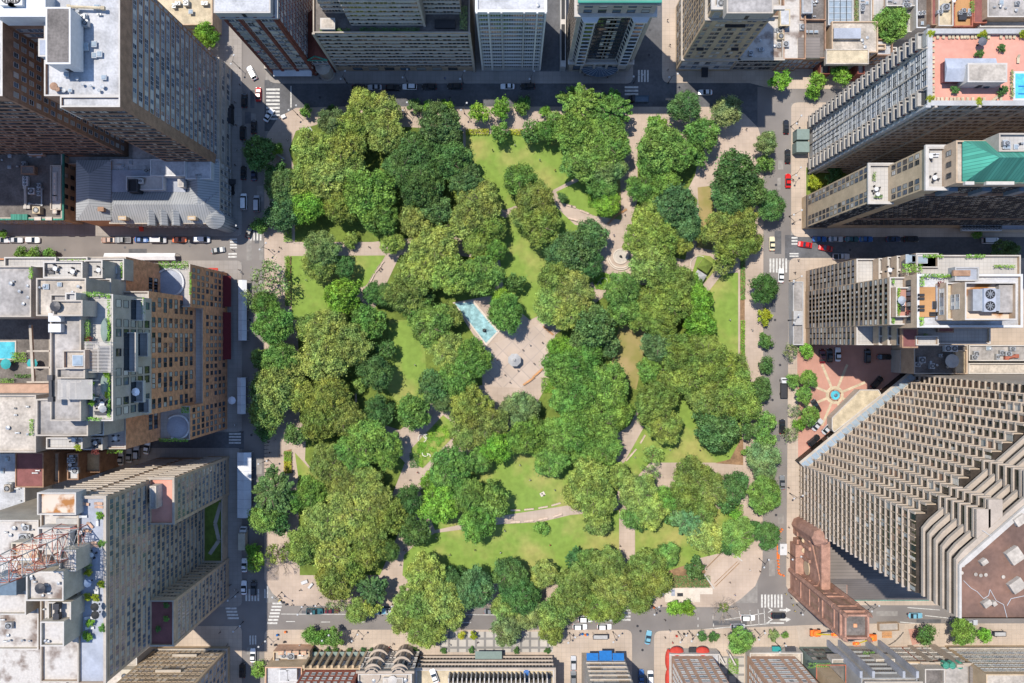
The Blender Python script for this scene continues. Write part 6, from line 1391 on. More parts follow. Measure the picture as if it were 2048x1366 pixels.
for px in (1900, 1913, 1928): x, y = b.L(px, 1337, 17); mb = MB(); mb.lathe(x, y, [(1.1, 13), (1.1, 15), (.1, 16)], 'copper_x', 8); mb.build('dormer', b.root)
b = Bld('row_house', 1885, 1320, 'pale stone row house with a gabled slate roof and ornate front')
v = b.vol(1838.5, 1293, 1888, 1480, 14.5, g=True, wall='beige_concrete', roof='roof_grey', cap='beige_concrete'); b.win(v, 'N', 5, 2.6, 3.4, 4, 1.1, 1.9, .03, .97, 'p'); b.cornice(v, 13.8, .6, .7, 'beige_concrete', 'N'); b.pier(v, 'N', .5, 2.2, .9, 'beige_concrete', 0, 16); hip(b, 1940, 1332, 2002, 1470, 15, 3, 'y', 5, 'shingle_grey', 'shingle_grey')
b = Bld('apartment_house', 1980, 1320, 'plain tan building with small windows at the bottom right corner')
v = b.vol(1889, 1290, 2200, 1480, 22, g=True, wall='tan_stone', roof='roof_beige'); b.win(v, 'N', 22, 3.4, 3.1, 6, 1.1, 1.6, .01, .6, 'w'); b.cornice(v, 3, .5, .5, 'limestone', 'N')
for b in BUILDINGS: b.finish()
# ================================================================== vehicles
def loft(b, secs, m, cap=True):
    """secs: list of rings (same length) of points"""
    n = len(secs[0]); vs = [p for s_ in secs for p in s_]; fs = []
    for k in range(len(secs)-1):
        for i in range(n): j = (i+1) % n; fs.append((k*n+i, k*n+j, (k+1)*n+j, (k+1)*n+i))
    if cap: fs += [tuple(range(n))[::-1], tuple(range((len(secs)-1)*n, len(secs)*n))]
    b.add(vs, fs, m)
def body_sec(x, w, zb, zt, r=.12):
    return [(x, -w/2+r, zb), (x, w/2-r, zb), (x, w/2, zb+r), (x, w/2, zt-r), (x, w/2-r*1.3, zt), (x, -w/2+r*1.3, zt), (x, -w/2, zt-r), (x, -w/2, zb+r)]
def make_car(kind):
    P = {}; lib = {}
    if kind == 'sedan': L_, Wd, hood, cab = 4.7, 1.82, .88, [( .75, .90, 1.0), (.05, 1.42, .82), (-1.15, 1.40, .80), (-1.75, .95, .95)]
    elif kind == 'suv': L_, Wd, hood, cab = 4.8, 1.92, 1.02, [(.95, 1.04, 1.0), (.35, 1.68, .84), (-1.85, 1.64, .82), (-2.25, 1.05, .95)]
    elif kind == 'van': L_, Wd, hood, cab = 5.4, 2.0, 1.15, [(1.85, 1.17, 1.0), (1.15, 1.95, .88), (-2.45, 1.95, .88), (-2.62, 1.2, .98)]
    elif kind == 'pickup': L_, Wd, hood, cab = 5.5, 1.98, 1.05, [(1.0, 1.07, 1.0), (.45, 1.75, .84), (-.55, 1.75, .84), (-.85, 1.08, .96)]
    h2 = L_/2; b = MB()
    if kind == 'pickup':
        loft(b, [body_sec(x, w, .28, z) for x, w, z in ((h2, Wd*.82, .85), (h2-.25, Wd*.96, hood-.08), (h2-.9, Wd, hood), (-.95, Wd, hood), (-1.0, Wd, .7), (-h2+.1, Wd, .7), (-h2, Wd*.95, .68))], 'car_paint')
        for s_ in (-1, 1): b.box(-h2+.05, s_*(Wd/2-.1)-.07, .69, -1.0, s_*(Wd/2-.1)+.07, 1.08, 'car_paint')
        b.box(-h2+.02, -Wd/2+.17, .69, -h2+.14, Wd/2-.17, 1.06, 'car_paint'); b.box(-h2+.15, -Wd/2+.18, .70, -1.0, Wd/2-.18, .74, 'dark_metal')
    else:
        loft(b, [body_sec(x, w, .26, z) for x, w, z in ((h2, Wd*.74, hood-.28), (h2-.18, Wd*.9, hood-.16), (h2-.7, Wd, hood-.03), (cab[0][0], Wd, hood), (cab[3][0], Wd, hood+.02), (-h2+.25, Wd*.94, hood-.02), (-h2, Wd*.82, hood-.2))], 'car_paint')
    # cabin: glass sides, painted roof
    secs = []
    (x0, z0, k0), (x1, z1, k1), (x2, z2, k2), (x3, z3, k3) = cab
    g = MB(); w0, w1 = Wd*.90, Wd*.74
    A = [(x0, -w0/2, hood-.02), (x0, w0/2, hood-.02), (x3, w0/2, hood), (x3, -w0/2, hood)]; T = [(x1, -w1/2, z1), (x1, w1/2, z1), (x2, w1/2, z2), (x2, -w1/2, z2)]
    b.add([(p[0]-.12 if i in (0,1) else p[0]+.1, p[1]*1.0, p[2]) for i, p in enumerate(T)] + [(p[0]-.1 if i in (0,1) else p[0]+.1, p[1]*1.0, p[2]+.05) for i, p in enumerate(T)], [(4,5,6,7),(0,1,5,4),(1,2,6,5),(2,3,7,6),(3,0,4,7)], 'car_paint')
    P['body'] = b.mesh('body')
    q = MB(); q.add([A[0],A[1],T[1],T[0]], [(0,1,2,3)], 'glass'); P['windshield'] = q.mesh('windshield')
    q = MB(); q.add([A[2],A[3],T[3],T[2]], [(0,1,2,3)], 'glass'); P['rear_window'] = q.mesh('rear_window')
    for s_, f in ((0, (1,2,6,5)), (1, (3,0,4,7))):
        q = MB(); AT = A + T; q.add([AT[i] for i in f], [(0,1,2,3)], 'glass'); P['side_window%d' % s_] = q.mesh('side_window')
    q = MB(); n = 12
    for y0, y1 in ((-.11, .11),):
        vs = [(.33*math.cos(2*PI*i/n), y0, .33*math.sin(2*PI*i/n)) for i in range(n)] + [(.33*math.cos(2*PI*i/n), y1, .33*math.sin(2*PI*i/n)) for i in range(n)]
        q.add(vs, [(i, (i+1)%n, n+(i+1)%n, n+i) for i in range(n)] + [tuple(range(n)), tuple(range(n, 2*n))[::-1]], 'rubber')
    q.box(-.15, -.13, -.15, .15, .13, .15, 'grey_metal'); wheel = q.mesh('wheel')
    q = MB(); q.cbox(0, 0, 0, .16, .36, .16, 'lamp_clear'); hl = q.mesh('headlight'); q = MB(); q.cbox(0, 0, 0, .12, .34, .18, 'lamp_red'); tl = q.mesh('tail_light')
    root = empty(kind + '_car' if kind in ('sedan', 'suv') else {'van': 'van', 'pickup': 'pickup_truck'}[kind], 0, 0, -1000)
    for k, me in P.items(): link(k.rstrip('01'), me, root)
    for sx in (-1, 1):
        for sy in (-1, 1): link('wheel', wheel, root, (sx*L_*.31, sy*(Wd/2-.10), .33))
    for sy in (-1, 1):
        link('headlight', hl, root, (h2-.16, sy*Wd*.33, hood-.36)); link('tail_light', tl, root, (-h2+.03, sy*Wd*.36, hood-.34))
    return root
CARS = {}
CC = {'white': (.72, .72, .72), 'black': (.012, .012, .014), 'silver': (.42, .43, .45), 'grey': (.16, .17, .18), 'red': (.5, .012, .012), 'blue': (.02, .10, .30), 'light blue': (.16, .36, .46), 'dark blue': (.02, .04, .09),
      'brown': (.28, .17, .12), 'orange': (.62, .13, .02), 'cream': (.62, .56, .38), 'teal': (.02, .09, .10), 'maroon': (.10, .01, .015)}
def car(px, py, ang, kind, col, z=.03, group='parked and passing cars'):
    x, y = W(px, py, 1.0 + z); c = (*CC[col], 1)
    if kind not in CARS: CARS[kind] = make_car(kind); o = CARS[kind]; o.location = (x, y, z); o.rotation_euler = (0, 0, R(ang))
    else: o = copy_thing(CARS[kind], x, y, z, R(ang))
    for ch in [o] + list(o.children): ch.color = c
    nm = {'sedan': 'sedan', 'suv': 'tall hatchback car', 'van': 'van', 'pickup': 'pickup truck'}[kind]
    reg(o, f'{col} {nm}', {'sedan': 'car', 'suv': 'car', 'van': 'van', 'pickup': 'truck'}[kind], px, py, group)
    return o
CAR_LIST = """
718 174 0 sedan black|749 174 180 sedan silver|786 175 0 suv black|819 173 180 suv white|858 173 180 suv black|909 172 180 suv black|1015 172 180 sedan white|1055 172 180 suv black|1411 184 180 sedan white
503 145 118 suv white|516 188 90 sedan red|537 230 58 sedan white|488 200 90 suv black|485 265 90 suv black|507 253 90 sedan black|486 345 90 sedan black|507 347 90 sedan dark_blue|487 403 90 van white|513 407 90 van silver|498 462 72 sedan black
3 480 0 sedan silver|30 480 0 sedan silver|64 480 0 suv white|215 480 180 sedan brown|245 480 180 pickup grey|282 479 0 sedan blue|316 480 0 van silver|358 479 0 sedan orange|403 479 0 van white|435 500 9 sedan grey
1573 253 90 sedan black|1576 312 90 sedan black|1577 361 90 sedan red|1545 487 90 sedan cream|1563 551 88 sedan white|1565 853 90 suv black|1565 965 90 sedan grey
1611 489 172 sedan red|1652 496 170 sedan red|1640 478 0 sedan blue|1673 478 0 sedan silver|1705 478 0 sedan teal|1733 478 0 sedan blue|1788 478 0 sedan dark_blue|1824 478 0 suv black|1683 513 0 pickup silver|1982 481 0 van white
1646 712 90 sedan maroon|1661 711 90 sedan black|1677 709 90 sedan white|1736 712 90 suv black|1770 714 0 sedan black|1755 765 48 suv black|1633 812 120 sedan black|1636 850 50 sedan silver|1656 857 48 sedan silver|1628 881 40 suv black
629 1223 0 pickup teal|664 1222 0 sedan maroon|758 1223 0 suv light_blue|783 1223 0 sedan silver|1171 1239 0 suv white|1160 1254 0 suv white|1209 1254 0 suv white|1213 1238 0 sedan silver|1297 1276 80 sedan light_blue|1283 1354 90 sedan blue|1301 1358 90 van white|1496 1236 0 suv white|1476 1254 0 suv silver|1558 1232 0 suv black|1832 1232 0 sedan light_blue|1943 1246 0 sedan silver|982 1223 0 sedan grey
488 1131 90 sedan white|487 1176 90 sedan white|507 1177 90 suv black|505 1312 90 sedan white|484 1342 90 suv black|1147 1327 90 suv silver|1147 1356 90 suv grey
240 917 90 sedan white|257 912 90 sedan silver|272 906 90 suv silver|293 895 80 sedan white
"""
for row in CAR_LIST.strip().splitlines():
    for it in row.split('|'):
        f = it.split(); x = int(f[0]); y = int(f[1]); car(x, y, float(f[2]), f[3], f[4].replace('_', ' '), z=(.15 if (1590 < x < 1800 and 690 < y < 900) or (230 < x < 300 and 890 < y) else .03))
car(868, 1353, 110, 'sedan', 'white', 11.0); car(1090, 1358, 30, 'sedan', 'black', 11.0); car(1053, 1356, 90, 'sedan', 'blue', 11.0)
# trucks
def truck(px, py, ang, lx, wd, cab, box, label, name='truck', boxh=2.6, flat=False, z=.03):
    x, y = W(px, py, 2); root = empty(name, x, y, z, R(ang))
    b = MB(); b.box(-lx/2, -wd/2, .7, lx/2-1.9, wd/2, .7 + (.25 if flat else boxh), box)
    if flat:
        for s_ in (-1, 1): b.box(-lx/2, s_*(wd/2-.06)-.05, .95, lx/2-1.9, s_*(wd/2-.06)+.05, 1.5, box)
        b.box(-lx/2, -wd/2+.1, .95, -lx/2+.1, wd/2-.1, 1.5, box)
    else: b.box(-lx/2-.04, -wd/2+.15, .8, -lx/2-.005, wd/2-.15, .6+boxh, 'grey_metal')
    b.build('cargo_box' if not flat else 'flat_bed', root)
    b = MB(); loft(b, [body_sec(X, w_, .5, zt) for X, w_, zt in ((lx/2, wd*.86, 1.5), (lx/2-.5, wd*.96, 1.7), (lx/2-.9, wd*.94, 2.35), (lx/2-1.8, wd*.94, 2.35))], cab); b.build('cab', root)
    b = MB(); b.add([(lx/2-.46, -wd*.4, 1.72), (lx/2-.46, wd*.4, 1.72), (lx/2-.86, wd*.38, 2.3), (lx/2-.86, -wd*.38, 2.3)], [(0,1,2,3)], 'glass'); b.build('windshield', root)
    for sx in (-.3, .36):
        for sy in (-1, 1):
            q = MB(); q.tube((0, -.14, 0), (0, .14, 0), .45, .45, 'rubber', 12); q.build('wheel', root, (sx*lx, sy*(wd/2-.16), .45))
    reg(root, label, 'truck', px, py, exact=True); return root
truck(1570, 776, 90, 6.8, 2.3, 'white', 'dark_metal', 'white cabbed truck with a dark open bed on the right road', flat=True)
truck(1279, 196, 180, 6.5, 2.2, 'dark_metal', 'blue_metal', 'dark flatbed truck stopped below the upper crossing', flat=True)
truck(486, 1076, 90, 7.4, 2.3, 'white', 'cream', 'cream box truck parked on the left road below the white canopies')
truck(457, 228, 90, 7.0, 2.6, 'black', 'dark_metal', 'large black truck at the foot of the brown brick tower')
truck(459, 375, 90, 4.6, 2.2, 'dark_metal', 'black', 'black open truck beside the mansion with the metal roof', flat=True)
# ------------------------------------------------------------------ long white dining canopies on the roads
def canopy(x0, y0, x1, y1, label, m='canvas_white', h=2.9, cat='canopy', tables=0):
    X0, Y1 = W(x0, y0, h); X1, Y0 = W(x1, y1, h); cx, cy = (X0+X1)/2, (Y0+Y1)/2; root = empty('dining_canopy', cx, cy, .03)
    w, l = (X1-X0), (Y1-Y0); b = MB()
    if l > w:
        b.add([(-w/2, -l/2, h-.3), (w/2, -l/2, h-.3), (w/2, l/2, h-.3), (-w/2, l/2, h-.3), (0, -l/2, h+.35), (0, l/2, h+.35)], [(0,4,5,3),(1,2,5,4),(0,1,4),(2,3,5)], m)
        N = max(2, int(l/3)); P = [(s_*w/2*.96, -l/2 + l*i/N) for i in range(N+1) for s_ in (-1, 1)]
        for i in range(N+1): y = -l/2 + l*i/N; b.add([(-w/2, y-.05, h-.26), (0, y-.05, h+.39), (0, y+.05, h+.39), (-w/2, y+.05, h-.26), (w/2, y-.05, h-.26), (w/2, y+.05, h-.26)], [(0,1,2,3),(1,4,5,2)], 'roof_blue')
    else:
        b.add([(-w/2, -l/2, h-.3), (w/2, -l/2, h-.3), (w/2, l/2, h-.3), (-w/2, l/2, h-.3), (-w/2, 0, h+.35), (w/2, 0, h+.35)], [(0,1,5,4),(2,3,4,5),(1,2,5),(3,0,4)], m)
        N = max(2, int(w/3)); P = [(-w/2 + w*i/N, s_*l/2*.96) for i in range(N+1) for s_ in (-1, 1)]
    b.build('roof', root)
    for x, y in P:
        q = MB(); q.tube((0, 0, 0), (0, 0, h-.3), .06, .06, 'frame_white', 5); q.build('post', root, (x, y, 0))
    reg(root, label, cat, (x0+x1)/2, (y0+y1)/2, exact=True)
canopy(476, 560, 493, 681, 'long white ridged dining canopy on the left road beside the orange block')
canopy(474, 755, 491, 828, 'medium white dining canopy on the left road, next below the longest narrow one')
canopy(474, 905, 502, 1036, 'wide white dining canopy on the left road beside the slab tower')
canopy(208, 506, 350, 520, 'long pale dining canopy along the left cross street')
# ------------------------------------------------------------------ people
def person_proto(pose):
    import bmesh
    me = bpy.data.meshes.new('body'); bm = bmesh.new(); V = {}; RAD = {}
    if pose == 'walk': J = {'pel': (0, 0, .95, .15), 'waist': (0, .0, 1.1, .125), 'chest': (0, .02, 1.32, .15), 'neck': (0, .03, 1.48, .06), 'head': (0, .05, 1.60, .095), 'top': (0, .05, 1.70, .085),
        'shl': (.19, .02, 1.42, .06), 'ell': (.25, -.1, 1.15, .045), 'hal': (.24, .08, .93, .035), 'shr': (-.19, .02, 1.42, .06), 'elr': (-.25, .08, 1.16, .045), 'har': (-.24, .26, .98, .035),
        'hl': (.1, 0, .9, .09), 'kl': (.1, .18, .5, .065), 'al': (.1, .26, .08, .045), 'tl': (.1, .42, .05, .035), 'hr': (-.1, 0, .9, .09), 'kr': (-.1, -.04, .5, .065), 'ar': (-.1, -.28, .12, .045), 'tr': (-.1, -.14, .05, .035)}
    else: J = {'pel': (0, 0, .47, .15), 'waist': (0, -.03, .62, .125), 'chest': (0, -.02, .84, .15), 'neck': (0, 0, 1.0, .06), 'head': (0, .03, 1.12, .095), 'top': (0, .03, 1.22, .085),
        'shl': (.19, 0, .94, .06), 'ell': (.25, .08, .68, .045), 'hal': (.14, .32, .58, .035), 'shr': (-.19, 0, .94, .06), 'elr': (-.25, .08, .68, .045), 'har': (-.14, .32, .58, .035),
        'hl': (.1, .03, .46, .09), 'kl': (.12, .45, .48, .065), 'al': (.12, .48, .08, .045), 'tl': (.12, .64, .05, .035), 'hr': (-.1, .03, .46, .09), 'kr': (-.12, .45, .48, .065), 'ar': (-.12, .48, .08, .045), 'tr': (-.12, .64, .05, .035)}
    for k, (x, y, z, r) in J.items(): V[k] = bm.verts.new((x, y, z)); RAD[k] = r
    for a, c in (('pel','waist'),('waist','chest'),('chest','neck'),('neck','head'),('head','top'),('chest','shl'),('shl','ell'),('ell','hal'),('chest','shr'),('shr','elr'),('elr','har'),('pel','hl'),('hl','kl'),('kl','al'),('al','tl'),('pel','hr'),('hr','kr'),('kr','ar'),('ar','tr')): bm.edges.new((V[a], V[c]))
    bm.verts.index_update(); idx = {k: v.index for k, v in V.items()}; bm.to_mesh(me); bm.free()
    o = bpy.data.objects.new('tmp', me); C.objects.link(o); md = o.modifiers.new('s', 'SKIN')
    lay = me.skin_vertices[0].data if me.skin_vertices else None
    if lay is None: 
        bpy.context.view_layer.objects.active = o; lay = me.skin_vertices[0].data
    for k, i in idx.items(): lay[i].radius = (RAD[k], RAD[k]); lay[i].use_root = (k == 'pel')
    o.modifiers.new('u', 'SUBSURF').levels = 1
    dg = bpy.context.evaluated_depsgraph_get(); m2 = bpy.data.meshes.new_from_object(o.evaluated_get(dg)); bpy.data.objects.remove(o)
    m2.materials.clear(); m2.materials.append(MATS['skin']); m2.materials.append(MATS['cloth_any']); m2.materials.append(MATS['dark_metal'])
    zs = (.86, 1.47) if pose == 'walk' else (.40, .99)
    for p in m2.polygons:
        c = p.center
        inarm = abs(c.x) > .22 and (c.z < zs[1] - .25)
        if c.z > zs[1]: p.material_index = 0
        elif pose == 'walk': p.material_index = 0 if inarm else (1 if c.z > .9 else 2)
        else: p.material_index = 0 if (c.y > .24 and c.z > .53) else (1 if c.z > .55 and c.y < .24 else 2)
    hr = MB(); y0, z0 = (.04, 1.62) if pose == 'walk' else (.02, 1.14)
    hr.lathe(0, y0, [(.105, z0), (.115, z0+.06), (.085, z0+.125), (.02, z0+.145)], 'hair', 8)
    return m2, hr.mesh('hair')
PP = {k: person_proto(k) for k in ('walk', 'sit')}
SHIRT = {'white': (.7, .7, .7), 'dark': (.02, .02, .03), 'red': (.55, .03, .03), 'blue': (.04, .12, .4), 'grey': (.25, .25, .26), 'yellow': (.6, .5, .05)}
def person(px, py, shirt='dark', pose='walk', z=Z, ang=None):
    x, y = W(px, py, z + .8); g = random.Random(px*3+py); root = empty('person', x, y, z, R(ang if ang is not None else g.uniform(0, 360)))
    me, hr = PP[pose]; o = link('body', me, root); o.color = (*SHIRT[shirt], 1); link('hair', hr, root)
    reg(root, f'{"seated" if pose == "sit" else "walking"} person in a {shirt} shirt', 'person', px, py, 'people about the square')
for it in """738 494 dark|1152 357 blue|1250 430 dark|1046 700 dark|1068 727 dark|1036 741 grey|1493 258 dark|558 234 grey|601 227 dark|480 170 dark|470 205 dark|472 250 dark|473 300 white|465 410 grey|470 330 dark
612 560 white|759 541 dark|1137 995 dark|1128 993 red|872 1076 white|808 1099 dark|812 1102 grey|537 885 dark|540 905 dark|1240 1092 dark|1233 1230 dark|1305 1212 dark|560 1196 dark|556 1192 red|584 1210 dark
460 1170 dark|470 1180 white|455 1290 dark|440 1265 dark|478 990 white|479 960 white|480 925 grey|655 1265 dark|786 1288 dark|779 1294 red|955 1285 dark|1020 1290 grey|1146 1270 dark|1160 1268 blue|1330 1275 dark|1345 1285 red|1385 1270 dark|1340 1262 white
1597 520 dark|1590 545 dark|1592 610 white|1586 360 dark|1588 445 dark|1595 245 dark|1577 975 dark|1578 1055 dark|1575 1115 grey|1598 1090 white|1597 1118 dark|1586 1210 yellow|1590 1222 yellow|1572 1188 yellow|1582 1196 dark|1740 795 dark|1895 1285 dark|1908 1271 dark|1990 1272 dark
1170 150 dark|1215 155 dark|1336 140 dark|1340 90 dark|1335 40 dark|890 157 blue|690 158 dark|640 157 dark|465 500 dark|478 540 dark|482 545 white|485 865 dark|470 850 white|1520 1143 dark|970 700 dark|1085 685 dark|1001 1105 white|1060 960 white|1210 700 grey""".replace('\n', '|').split('|'):
    f = it.split(); person(int(f[0]), int(f[1]), f[2])
for it in ("1083 987 white", "1087 990 grey", "1143 412 dark", "1240 1020 red", "1012 1020 red", "763 538 dark", "705 575 dark"): f = it.split(); person(int(f[0]), int(f[1]), f[2], 'sit')
b = MB(); x, y = G(1085, 988); b.cbox(0, 0, 0, 1.6, 1.3, .03, 'pale_stone', .5); o = b.build('picnic_blanket', None, (x, y, Z+.1)); reg(o, 'white picnic blanket under two seated people on the lawn above the curved path', 'blanket', 1085, 988, exact=True)
# ------------------------------------------------------------------ street lamps
def lamp_proto():
    root = empty('street_lamp', 0, 0, -1000); b = MB(); b.lathe(0, 0, [(.22, 0), (.2, .5), (.09, .7), (.07, 6.6)], 'dark_metal', 8); b.tube((0, 0, 6.3), (1.7, 0, 6.9), .05, .04, 'dark_metal', 5); b.tube((0, 0, 6.3), (-1.0, 0, 6.7), .05, .04, 'dark_metal', 5); b.build('pole', root)
    for x, z in ((1.8, 6.7), (-1.1, 6.5)): b = MB(); b.lathe(0, 0, [(.16, 0), (.34, .18), (.32, .3), (.08, .42)], 'frame_white', 8); b.build('lamp_head', root, (x, 0, z))
    return root
LP = lamp_proto()
for i, (px, py, a) in enumerate(((590, 224, 30), (812, 222, 60), (928, 222, 50), (532, 497, 45), (531, 922, 20), (558, 1190, -30), (1524, 1122, 60), (1588, 248, 60), (1587, 350, 60), (1585, 430, 30), (1585, 560, 30), (1586, 990, 20), (1583, 1110, 20), (1600, 1215, 60), (655, 1268, 40), (713, 1268, 50), (1140, 1272, 40), (1228, 1270, 50), (1360, 1270, 50), (1382, 1268, 50), (1515, 1265, 50), (1340, 160, 20), (690, 160, 60), (812, 157, 60), (925, 160, 60), (1062, 160, 60), (480, 1250, 40), (470, 1190, 30), (530, 1280, 40), (605, 1215, 60), (632, 1213, 60), (782, 1214, 60), (1308, 1215, 60), (1583, 640, 60), (1738, 1210, 40), (1270, 160, 10), (473, 130, 70), (470, 455, 0), (1556, 1290, 50))):
    x, y = W(px, py, 3)
    o = LP if i == 0 else copy_thing(LP, x, y, Z, R(a))
    o.location = (x, y, Z); o.rotation_euler = (0, 0, R(a))
    reg(o, 'dark double-headed street lamp', 'street lamp', px, py, 'street lamps round the square')
# ------------------------------------------------------------------ benches
def bench_proto(m):
    root = empty('park_bench', 0, 0, -1000); b = MB()
    for i in range(4): b.box(-1.6, -.22+i*.13, .42, 1.6, -.12+i*.13, .46, m)
    b.build('seat', root); b = MB()
    for i in range(2): b.box(-1.6, .31, .56+i*.16, 1.6, .35, .68+i*.16, m)
    b.build('backrest', root)
    for x in (-1.4, 0, 1.4): b = MB(); b.box(-.04, -.22, 0, .04, .3, .415, 'dark_metal'); b.box(-.04, .26, .46, .04, .305, .85, 'dark_metal'); b.build('leg', root, (x, 0, 0))
    return root
BP = {'wood': bench_proto('wood'), 'bench_pale': bench_proto('bench_pale')}; first = {'wood': 1, 'bench_pale': 1}
for px, py, a, m in ((1142, 413, -15, 'bench_pale'), (1169, 425, -22, 'bench_pale'), (1146, 439, 165, 'bench_pale'), (1239, 428, 32, 'wood'), (1245, 424, 32, 'wood'), (1222, 442, 45, 'wood'), (1227, 437, 45, 'wood'), (757, 538, 50, 'bench_pale'), (762, 530, 50, 'bench_pale'), (741, 564, 62, 'bench_pale'), (745, 556, 62, 'bench_pale'),
    (1031, 1043, 182, 'bench_pale'), (1058, 1041, 186, 'bench_pale'), (1086, 1037, 192, 'bench_pale'), (1115, 1030, 200, 'bench_pale'), (1031, 1020, 0, 'bench_pale'), (1058, 1018, 5, 'bench_pale'), (1086, 1014, 10, 'bench_pale'), (1112, 1008, 16, 'bench_pale'), (1072, 748, 222, 'wood'), (1078, 743, 222, 'wood'), (1054, 764, 214, 'wood'), (1061, 759, 214, 'wood'),
    (1099, 664, -40, 'wood'), (1093, 659, -40, 'wood'), (713, 795, 90, 'bench_pale'), (728, 582, 120, 'bench_pale'), (735, 592, 120, 'bench_pale'), (1285, 878, 60, 'bench_pale'), (1266, 905, 50, 'bench_pale'), (1258, 914, 50, 'bench_pale'), (1340, 200, 0, 'bench_pale'), (558, 310, -35, 'bench_pale')):
    x, y = G(px, py); p = BP[m]
    if first[m]: o = p; first[m] = 0; o.location = (x, y, Z+.01); o.rotation_euler = (0, 0, R(a))
    else: o = copy_thing(p, x, y, Z+.01, R(a))
    reg(o, ('orange-brown' if m == 'wood' else 'pale') + ' slatted park bench', 'bench', px, py, 'park benches')
# ------------------------------------------------------------------ park features
root = empty('reflecting_pool', *G(953, 648), Z)
def lp(px, py): x, y = G(px, py); a, c = G(953, 648); return (x-a, y-c)
Q = [(906, 605), (946, 600), (999, 663), (973, 692)]; Qi = [(910, 607), (944, 604), (994, 663), (972, 686)]
b = MB(); b.prism([lp(*p) for p in Q], 0, .22, 'pale_stone'); b.build('rim', root)
b = MB(); b.prism([lp(*p) for p in Qi], 0, .235, 'pond'); b.build('water', root)
reg(root, 'pale blue rectangular reflecting pool with a stone rim beside the central plaza', 'pool', 953, 648, exact=True)
x, y = G(969, 661); b = MB(); b.lathe(0, 0, [(.7, 0), (.6, .5), (.3, .6), (.35, 1.2), (.15, 1.9)], 'dark_metal', 9); b.tube((0, 0, 1.1), (1.0, .4, 1.5), .18, .06, 'dark_metal', 6); b.tube((0, 0, 1.1), (-.8, .6, 1.7), .16, .05, 'dark_metal', 6); b.tube((.1, 0, .5), (.7, -1.0, .5), .16, .06, 'dark_metal', 6)
o = b.build('statue', None, (x, y, Z+.23)); reg(o, 'dark bronze figure sculpture standing in the reflecting pool', 'statue', 969, 661, exact=True)
root = empty('kiosk', *W(1029, 720, 3.4), Z+.004); b = MB(); b.lathe(0, 0, [(2.2, 2.9), (2.25, 3.05), (.5, 4.0), (.42, 4.35), (.08, 4.7)], 'grey_concrete', 8, PI/8); b.build('roof', root)
b = MB(); b.lathe(0, 0, [(1.5, 0), (1.5, 2.9)], 'white_stone', 8, PI/8); b.build('wall', root); b = MB(); b.box(-.45, -1.45, 0, .45, -1.38, 2.2, 'dark_metal'); b.build('door', root)
for i in range(8): a = PI/8 + i*PI/4; b = MB(); b.tube((0, 0, 0), (0, 0, 2.95), .09, .09, 'white_stone', 6); b.build('column', root, (2.0*math.cos(a), 2.0*math.sin(a), 0))
reg(root, 'small octagonal kiosk with a pale pyramid roof on the central plaza', 'kiosk', 1029, 720, exact=True)
root = empty('fountain', *G(1241, 513), Z+.01); b = MB(); b.lathe(0, 0, [(2.6, .02), (2.6, .38), (2.2, .38), (2.15, .12), (.1, .12)], 'pale_stone', 36); b.build('basin', root)
b = MB(); b.lathe(0, 0, [(2.14, .13), (.1, .135)], 'fountain_floor', 24); b.build('basin_floor', root)
b = MB(); b.lathe(0, 0, [(.5, .1), (.4, .7), (.2, .8), (.25, 1.5), (.1, 2.0)], 'dark_metal', 8); b.build('figure', root)
b = MB()
for r0, r1, z in ((3.6, 4.0, .35), (4.3, 4.6, .5)):
    for i in range(22):
        a0, a1 = R(185+i*6.6), R(185+(i+1)*6.6); b.prism([(r0*math.cos(a0), r0*math.sin(a0)), (r1*math.cos(a0), r1*math.sin(a0)), (r1*math.cos(a1), r1*math.sin(a1)), (r0*math.cos(a1), r0*math.sin(a1))], 0, z, 'pale_stone')
b.build('curved_step', root); reg(root, 'round stone fountain basin with curved steps and a small dark figure', 'fountain', 1241, 513, exact=True)
root = empty('fountain', *G(1669, 790), Z+.015); b = MB(); b.lathe(0, 0, [(1.9, 0), (1.9, .5), (1.55, .5), (1.5, .2), (.1, .2)], 'brownstone', 20); b.build('basin', root)
b = MB(); b.lathe(0, 0, [(1.52, .42), (.1, .425)], 'pool', 20); b.build('water', root); b = MB(); b.lathe(0, 0, [(.35, .3), (.2, .9), (.6, 1.0), (.1, 1.2)], 'blue_metal', 10); b.build('spout', root)
for i in range(4): a = i*PI/2+.4; b = MB(); b.lathe(0, 0, [(.3, 0), (.2, .5), (.05, .8)], 'brownstone', 6); b.build('figure', root, (1.75*math.cos(a), 1.75*math.sin(a), .45))
reg(root, 'small round fountain with turquoise water on the pink motor court', 'fountain', 1669, 790, exact=True)
# hut: two small hipped pavilions side by side
for px, py, s_, m, lab, h in ((1411, 531, 3.9, 'green', 'small garden hut with a square green planted roof right of the round fountain', 3.2), (1399, 554, 3.6, 'grey', 'small garden hut with a square slate grey roof below the green-roofed one', 2.9)):
    root = empty('garden_hut', *W(px, py, h), Z, R(-33)); q = s_/2; b = MB(); b.box(-q+.3, -q+.3, 0, q-.3, q-.3, h-.3, 'tan_brick'); b.build('wall', root)
    b = MB(); b.add([(-q, -q, h-.35), (q, -q, h-.35), (q, q, h-.35), (-q, q, h-.35), (0, 0, h+.9)], [(0,1,4),(1,2,4),(2,3,4),(3,0,4)], 'lawn_dark' if m == 'green' else 'grey_concrete'); b.build('roof', root)
    b = MB(); b.box(-.4, -q+.22, 0, .4, -q+.295, 2.0, 'dark_metal'); b.build('door', root); reg(root, lab, 'hut', px, py, exact=True)
b = MB(); x, y = G(1388, 522); 
